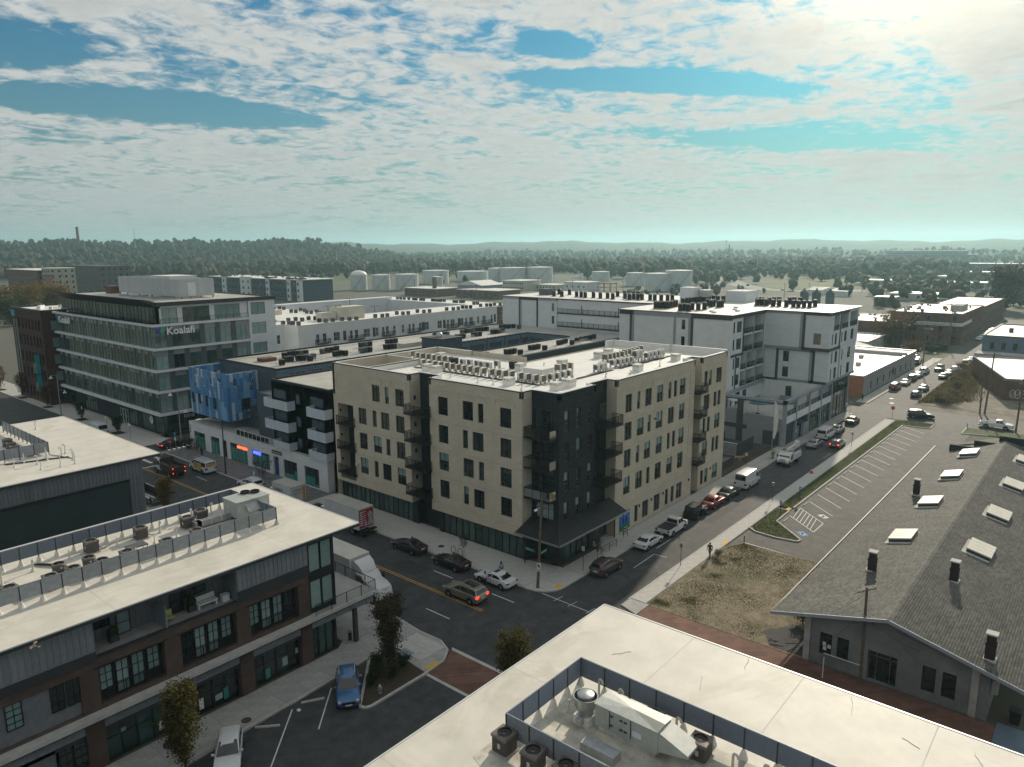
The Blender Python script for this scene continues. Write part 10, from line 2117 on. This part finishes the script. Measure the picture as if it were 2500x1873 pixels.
def person(loc,rz,h,label,top,bottom,hair,skin=0,stride=.25,arms=.1,longhair=False,vest=False,bend=0.):
 t=root('person',label,'person',loc,rz);s=h/1.75
 J=dict(pel=(0,0,.93),spi=(.02+bend*.10,0,1.12),che=(.03+bend*.25,0,1.34),nec=(.03+bend*.30,0,1.50),hea=(.05+bend*.34,0,1.58),top=(.05+bend*.36,0,1.70),hl=(.0,.10,.90),hr=(.0,-.10,.90),kl=(stride*.55+.03,.10,.50),kr=(-stride*.35+.05,-.10,.50),al=(stride*.8,.10,.08),ar=(-stride*.9,-.10,.10),tl=(stride*.8+.15,.11,.035),tr=(-stride*.9+.14,-.11,.05),sl=(.03+bend*.27,.19,1.42),sr=(.03+bend*.27,-.19,1.42),el=(-.06-arms*.3+bend*.3,.27,1.14),er=(.08+arms*.4+bend*.3,-.27,1.14),wl=(.06-arms*.2+bend*.35,.27,.90),wr=(.20+arms*.6+bend*.35,-.25,.92),fl=(.09-arms*.2+bend*.35,.26,.80),fr=(.26+arms*.6+bend*.35,-.24,.83))
 R_=dict(pel=.135,spi=.125,che=.145,nec=.055,hea=.085,top=.075,hl=.095,hr=.095,kl=.062,kr=.062,al=.042,ar=.042,tl=.036,tr=.036,sl=.065,sr=.065,el=.045,er=.045,wl=.032,wr=.032,fl=.034,fr=.034)
 E_=[('pel','spi'),('spi','che'),('che','nec'),('nec','hea'),('hea','top'),('pel','hl'),('pel','hr'),('hl','kl'),('hr','kr'),('kl','al'),('kr','ar'),('al','tl'),('ar','tr'),('che','sl'),('che','sr'),('sl','el'),('sr','er'),('el','wl'),('er','wr'),('wl','fl'),('wr','fr')]
 def sub(name,keys,extra,m):
  ks=[k for k in keys];pts=[tuple(c*s for c in J[k])for k in ks];ed=[(ks.index(a),ks.index(c))for a,c in E_ if a in ks and c in ks];return skinned(name,pts,ed,[(R_[k]+extra)*s for k in ks],m,t)
 sub('body',list(J),0,SKINS[skin])
 for a,c in(('wl','fl'),('wr','fr')):
  b=MB();p=Vector(J[c])*s;d=(Vector(J[c])-Vector(J[a])).normalized()
  for k in range(4):q=p+Vector((0,(k-1.5)*.018*s,0));b.tube(q,q+d*(.085-.006*abs(k-1.3))*s,.009*s,5,r2=.006*s)
  b.tube(p-d*.03*s+Vector((.03*s,0,0)),p+d*.03*s+Vector((.06*s,0,0)),.010*s,5,r2=.007*s);Q('fingers',b,SKINS[skin],t)
 sub('top',['pel','spi','che','sl','sr','el','er']if not vest else['spi','che','sl','sr'],.018,top);sub('trousers',['pel','hl','hr','kl','kr','al','ar'],.016,bottom)
 for k,q in(('al','tl'),('ar','tr')):b=MB();p,e=Vector(J[k])*s,Vector(J[q])*s;b.loft([[(p.x-.07,p.y-.045,p.z-.08),(p.x-.07,p.y+.045,p.z-.08),(p.x-.07,p.y+.045,p.z+.02),(p.x-.07,p.y-.045,p.z+.02)],[(e.x+.10,e.y-.045,p.z-.08),(e.x+.10,e.y+.045,p.z-.08),(e.x+.10,e.y+.03,p.z-.03),(e.x+.10,e.y-.03,p.z-.03)]]);Q('shoe',b,Mj,t)
 b=MB();c=Vector(J['hea'])*s;b.loft([[(c.x-.02+r_*math.cos(a),c.y+r_*math.sin(a),c.z+z)for a in[2*PI*k/10 for k in range(10)]]for r_,z in(((.10*s,-.16*s)if longhair else(.085*s,.0),(.112*s,.06*s),(.10*s,.13*s),(.05*s,.175*s)))]);Q('hair',b,hair,t,60)
 b=MB();b.box(c.x+.085*s,c.y-.012,c.z-.0,c.x+.115*s,c.y+.012,c.z+.03);b.box(c.x+.08*s,c.y-.03,c.z-.045*s,c.x+.092*s,c.y+.03,c.z-.035*s);Q('nose_and_mouth',b,SKINS[skin],t);b=MB()
 for y in(-.035,.035):b.box(c.x+.078*s,c.y+y-.012,c.z+.035*s,c.x+.088*s,c.y+y+.012,c.z+.05*s)
 Q('eyes',b,Mj,t);return t
C=lambda n,c:mat('cloth_'+n,c,.9,var=.12,vs_=6)
person((75.6,33.75,.1),PI+.1,1.76,'man in a dark jacket and grey trousers walking along the right-hand pavement',C('dark_jacket',(.025,.024,.026)),C('grey_trousers',(.10,.11,.13)),C('dark_hair',(.012,.011,.010)),1,.30,.15)
person((53.45,48.9,.0),.4,1.75,'man in a white shirt and black trousers at the door of the white sedan',C('white_shirt',(.55,.57,.62)),C('black_trousers',(.014,.014,.016)),C('black_hair',(.010,.009,.009)),0,.18,.35,bend=.35)
person((56.6,49.3,.13),-2.4,1.60,'person with long dark hair and a pale blue top on the pavement behind the white sedan',C('pale_blue_top',(.30,.38,.50)),C('blue_jeans',(.05,.08,.15)),C('black_hair',(.010,.009,.009)),0,.08,.05,longhair=True)
person((58.8,119.7,.13),-H_,1.75,'person in dark clothes standing by the first white shop window',C('black_coat',(.014,.014,.017)),C('black_trousers',(.014,.014,.016)),C('black_hair',(.01,.009,.009)),0,.15,.05)
person((119.5,42.9,.13),PI,1.85,'worker in a hi-vis yellow vest standing by the feather flag',C('hi_vis',(.42,.60,.06)),C('khaki_trousers',(.16,.15,.12)),C('white_helmet',(.55,.55,.52)),1,.12,.1)
person((178.6,44.4,.0),PI-.4,1.80,'person in black standing at the orange corner of the workshop',C('black_coat',(.014,.014,.017)),C('black_trousers',(.014,.014,.016)),C('black_hair',(.01,.009,.009)),0,.15,.1)
def bird(loc,rz,s,label,m,bank=.2):
 t=root('flying_bird',label,'bird',loc,rz);t.rotation_euler=(bank,-.1,rz)
 b=MB();n=8;b.loft([[(x,r_*math.cos(2*PI*k/n),r_*math.sin(2*PI*k/n))for k in range(n)]for x,r_ in((-.20,.012),(-.12,.045),(.0,.06),(.09,.045),(.13,.032),(.17,.034),(.20,.008),(.235,.003))]);Q('body',b,m,t,60)
 for sgn in(1,-1):
  b=MB();up_=[(.06,.03,.03),(.09,.18,.12),(.02,.36,.10),(-.05,.30,.09),(-.06,.16,.10),(-.08,.03,.02)];lo=[(x,y,z-.012)for x,y,z in up_];U=[(x,sgn*y,z)for x,y,z in up_];L_=[(x,sgn*y,z)for x,y,z in lo];b.loft([L_,U]if sgn>0 else[U,L_]);Q('wing',b,m,t)
 b=MB();b.loft([[(-.16,-.02,0),(-.16,.02,0),(-.16,.02,.01),(-.16,-.02,.01)],[(-.32,-.07,0),(-.32,.07,0),(-.32,.07,.008),(-.32,-.07,.008)]]);Q('tail',b,m,t);t.scale=(s,)*3
M_birdd=mat('dark_feathers',(.03,.028,.026),.8,var=.2);M_birdt=mat('tan_feathers',(.20,.16,.11),.8,var=.3)
bird((57.2,31.3,20.3),2.2,.9,'dark bird with raised wings flying across the cream street wall',M_birdd,.4);bird((53.2,32.1,20.3),2.6,.75,'tan bird flying near the left windows of the cream street wall',M_birdt,.1);bird((8.5,33.3,19.3),2.4,.8,'pale bird flying past the grey siding of the brown brick shops',M_birdt,-.1)
b=MB();b.box(-8500,-8500,-60,8500,8500,150)
hz_=link(bpy.data.objects.new('haze',b.mesh('haze',bpy.data.materials.new('haze_air'))));hz_['kind']='stuff'
m=hz_.data.materials[0];m.use_nodes=True;t=NT(m.node_tree);t.n.clear();out=t.new('ShaderNodeOutputMaterial');v=t.new('ShaderNodeVolumePrincipled')
v.inputs['Color'].default_value=(.52,.86,.95,1);v.inputs['Density'].default_value=1.7e-4;v.inputs['Anisotropy'].default_value=.45
t.link(v.outputs[0],out.inputs['Volume'])
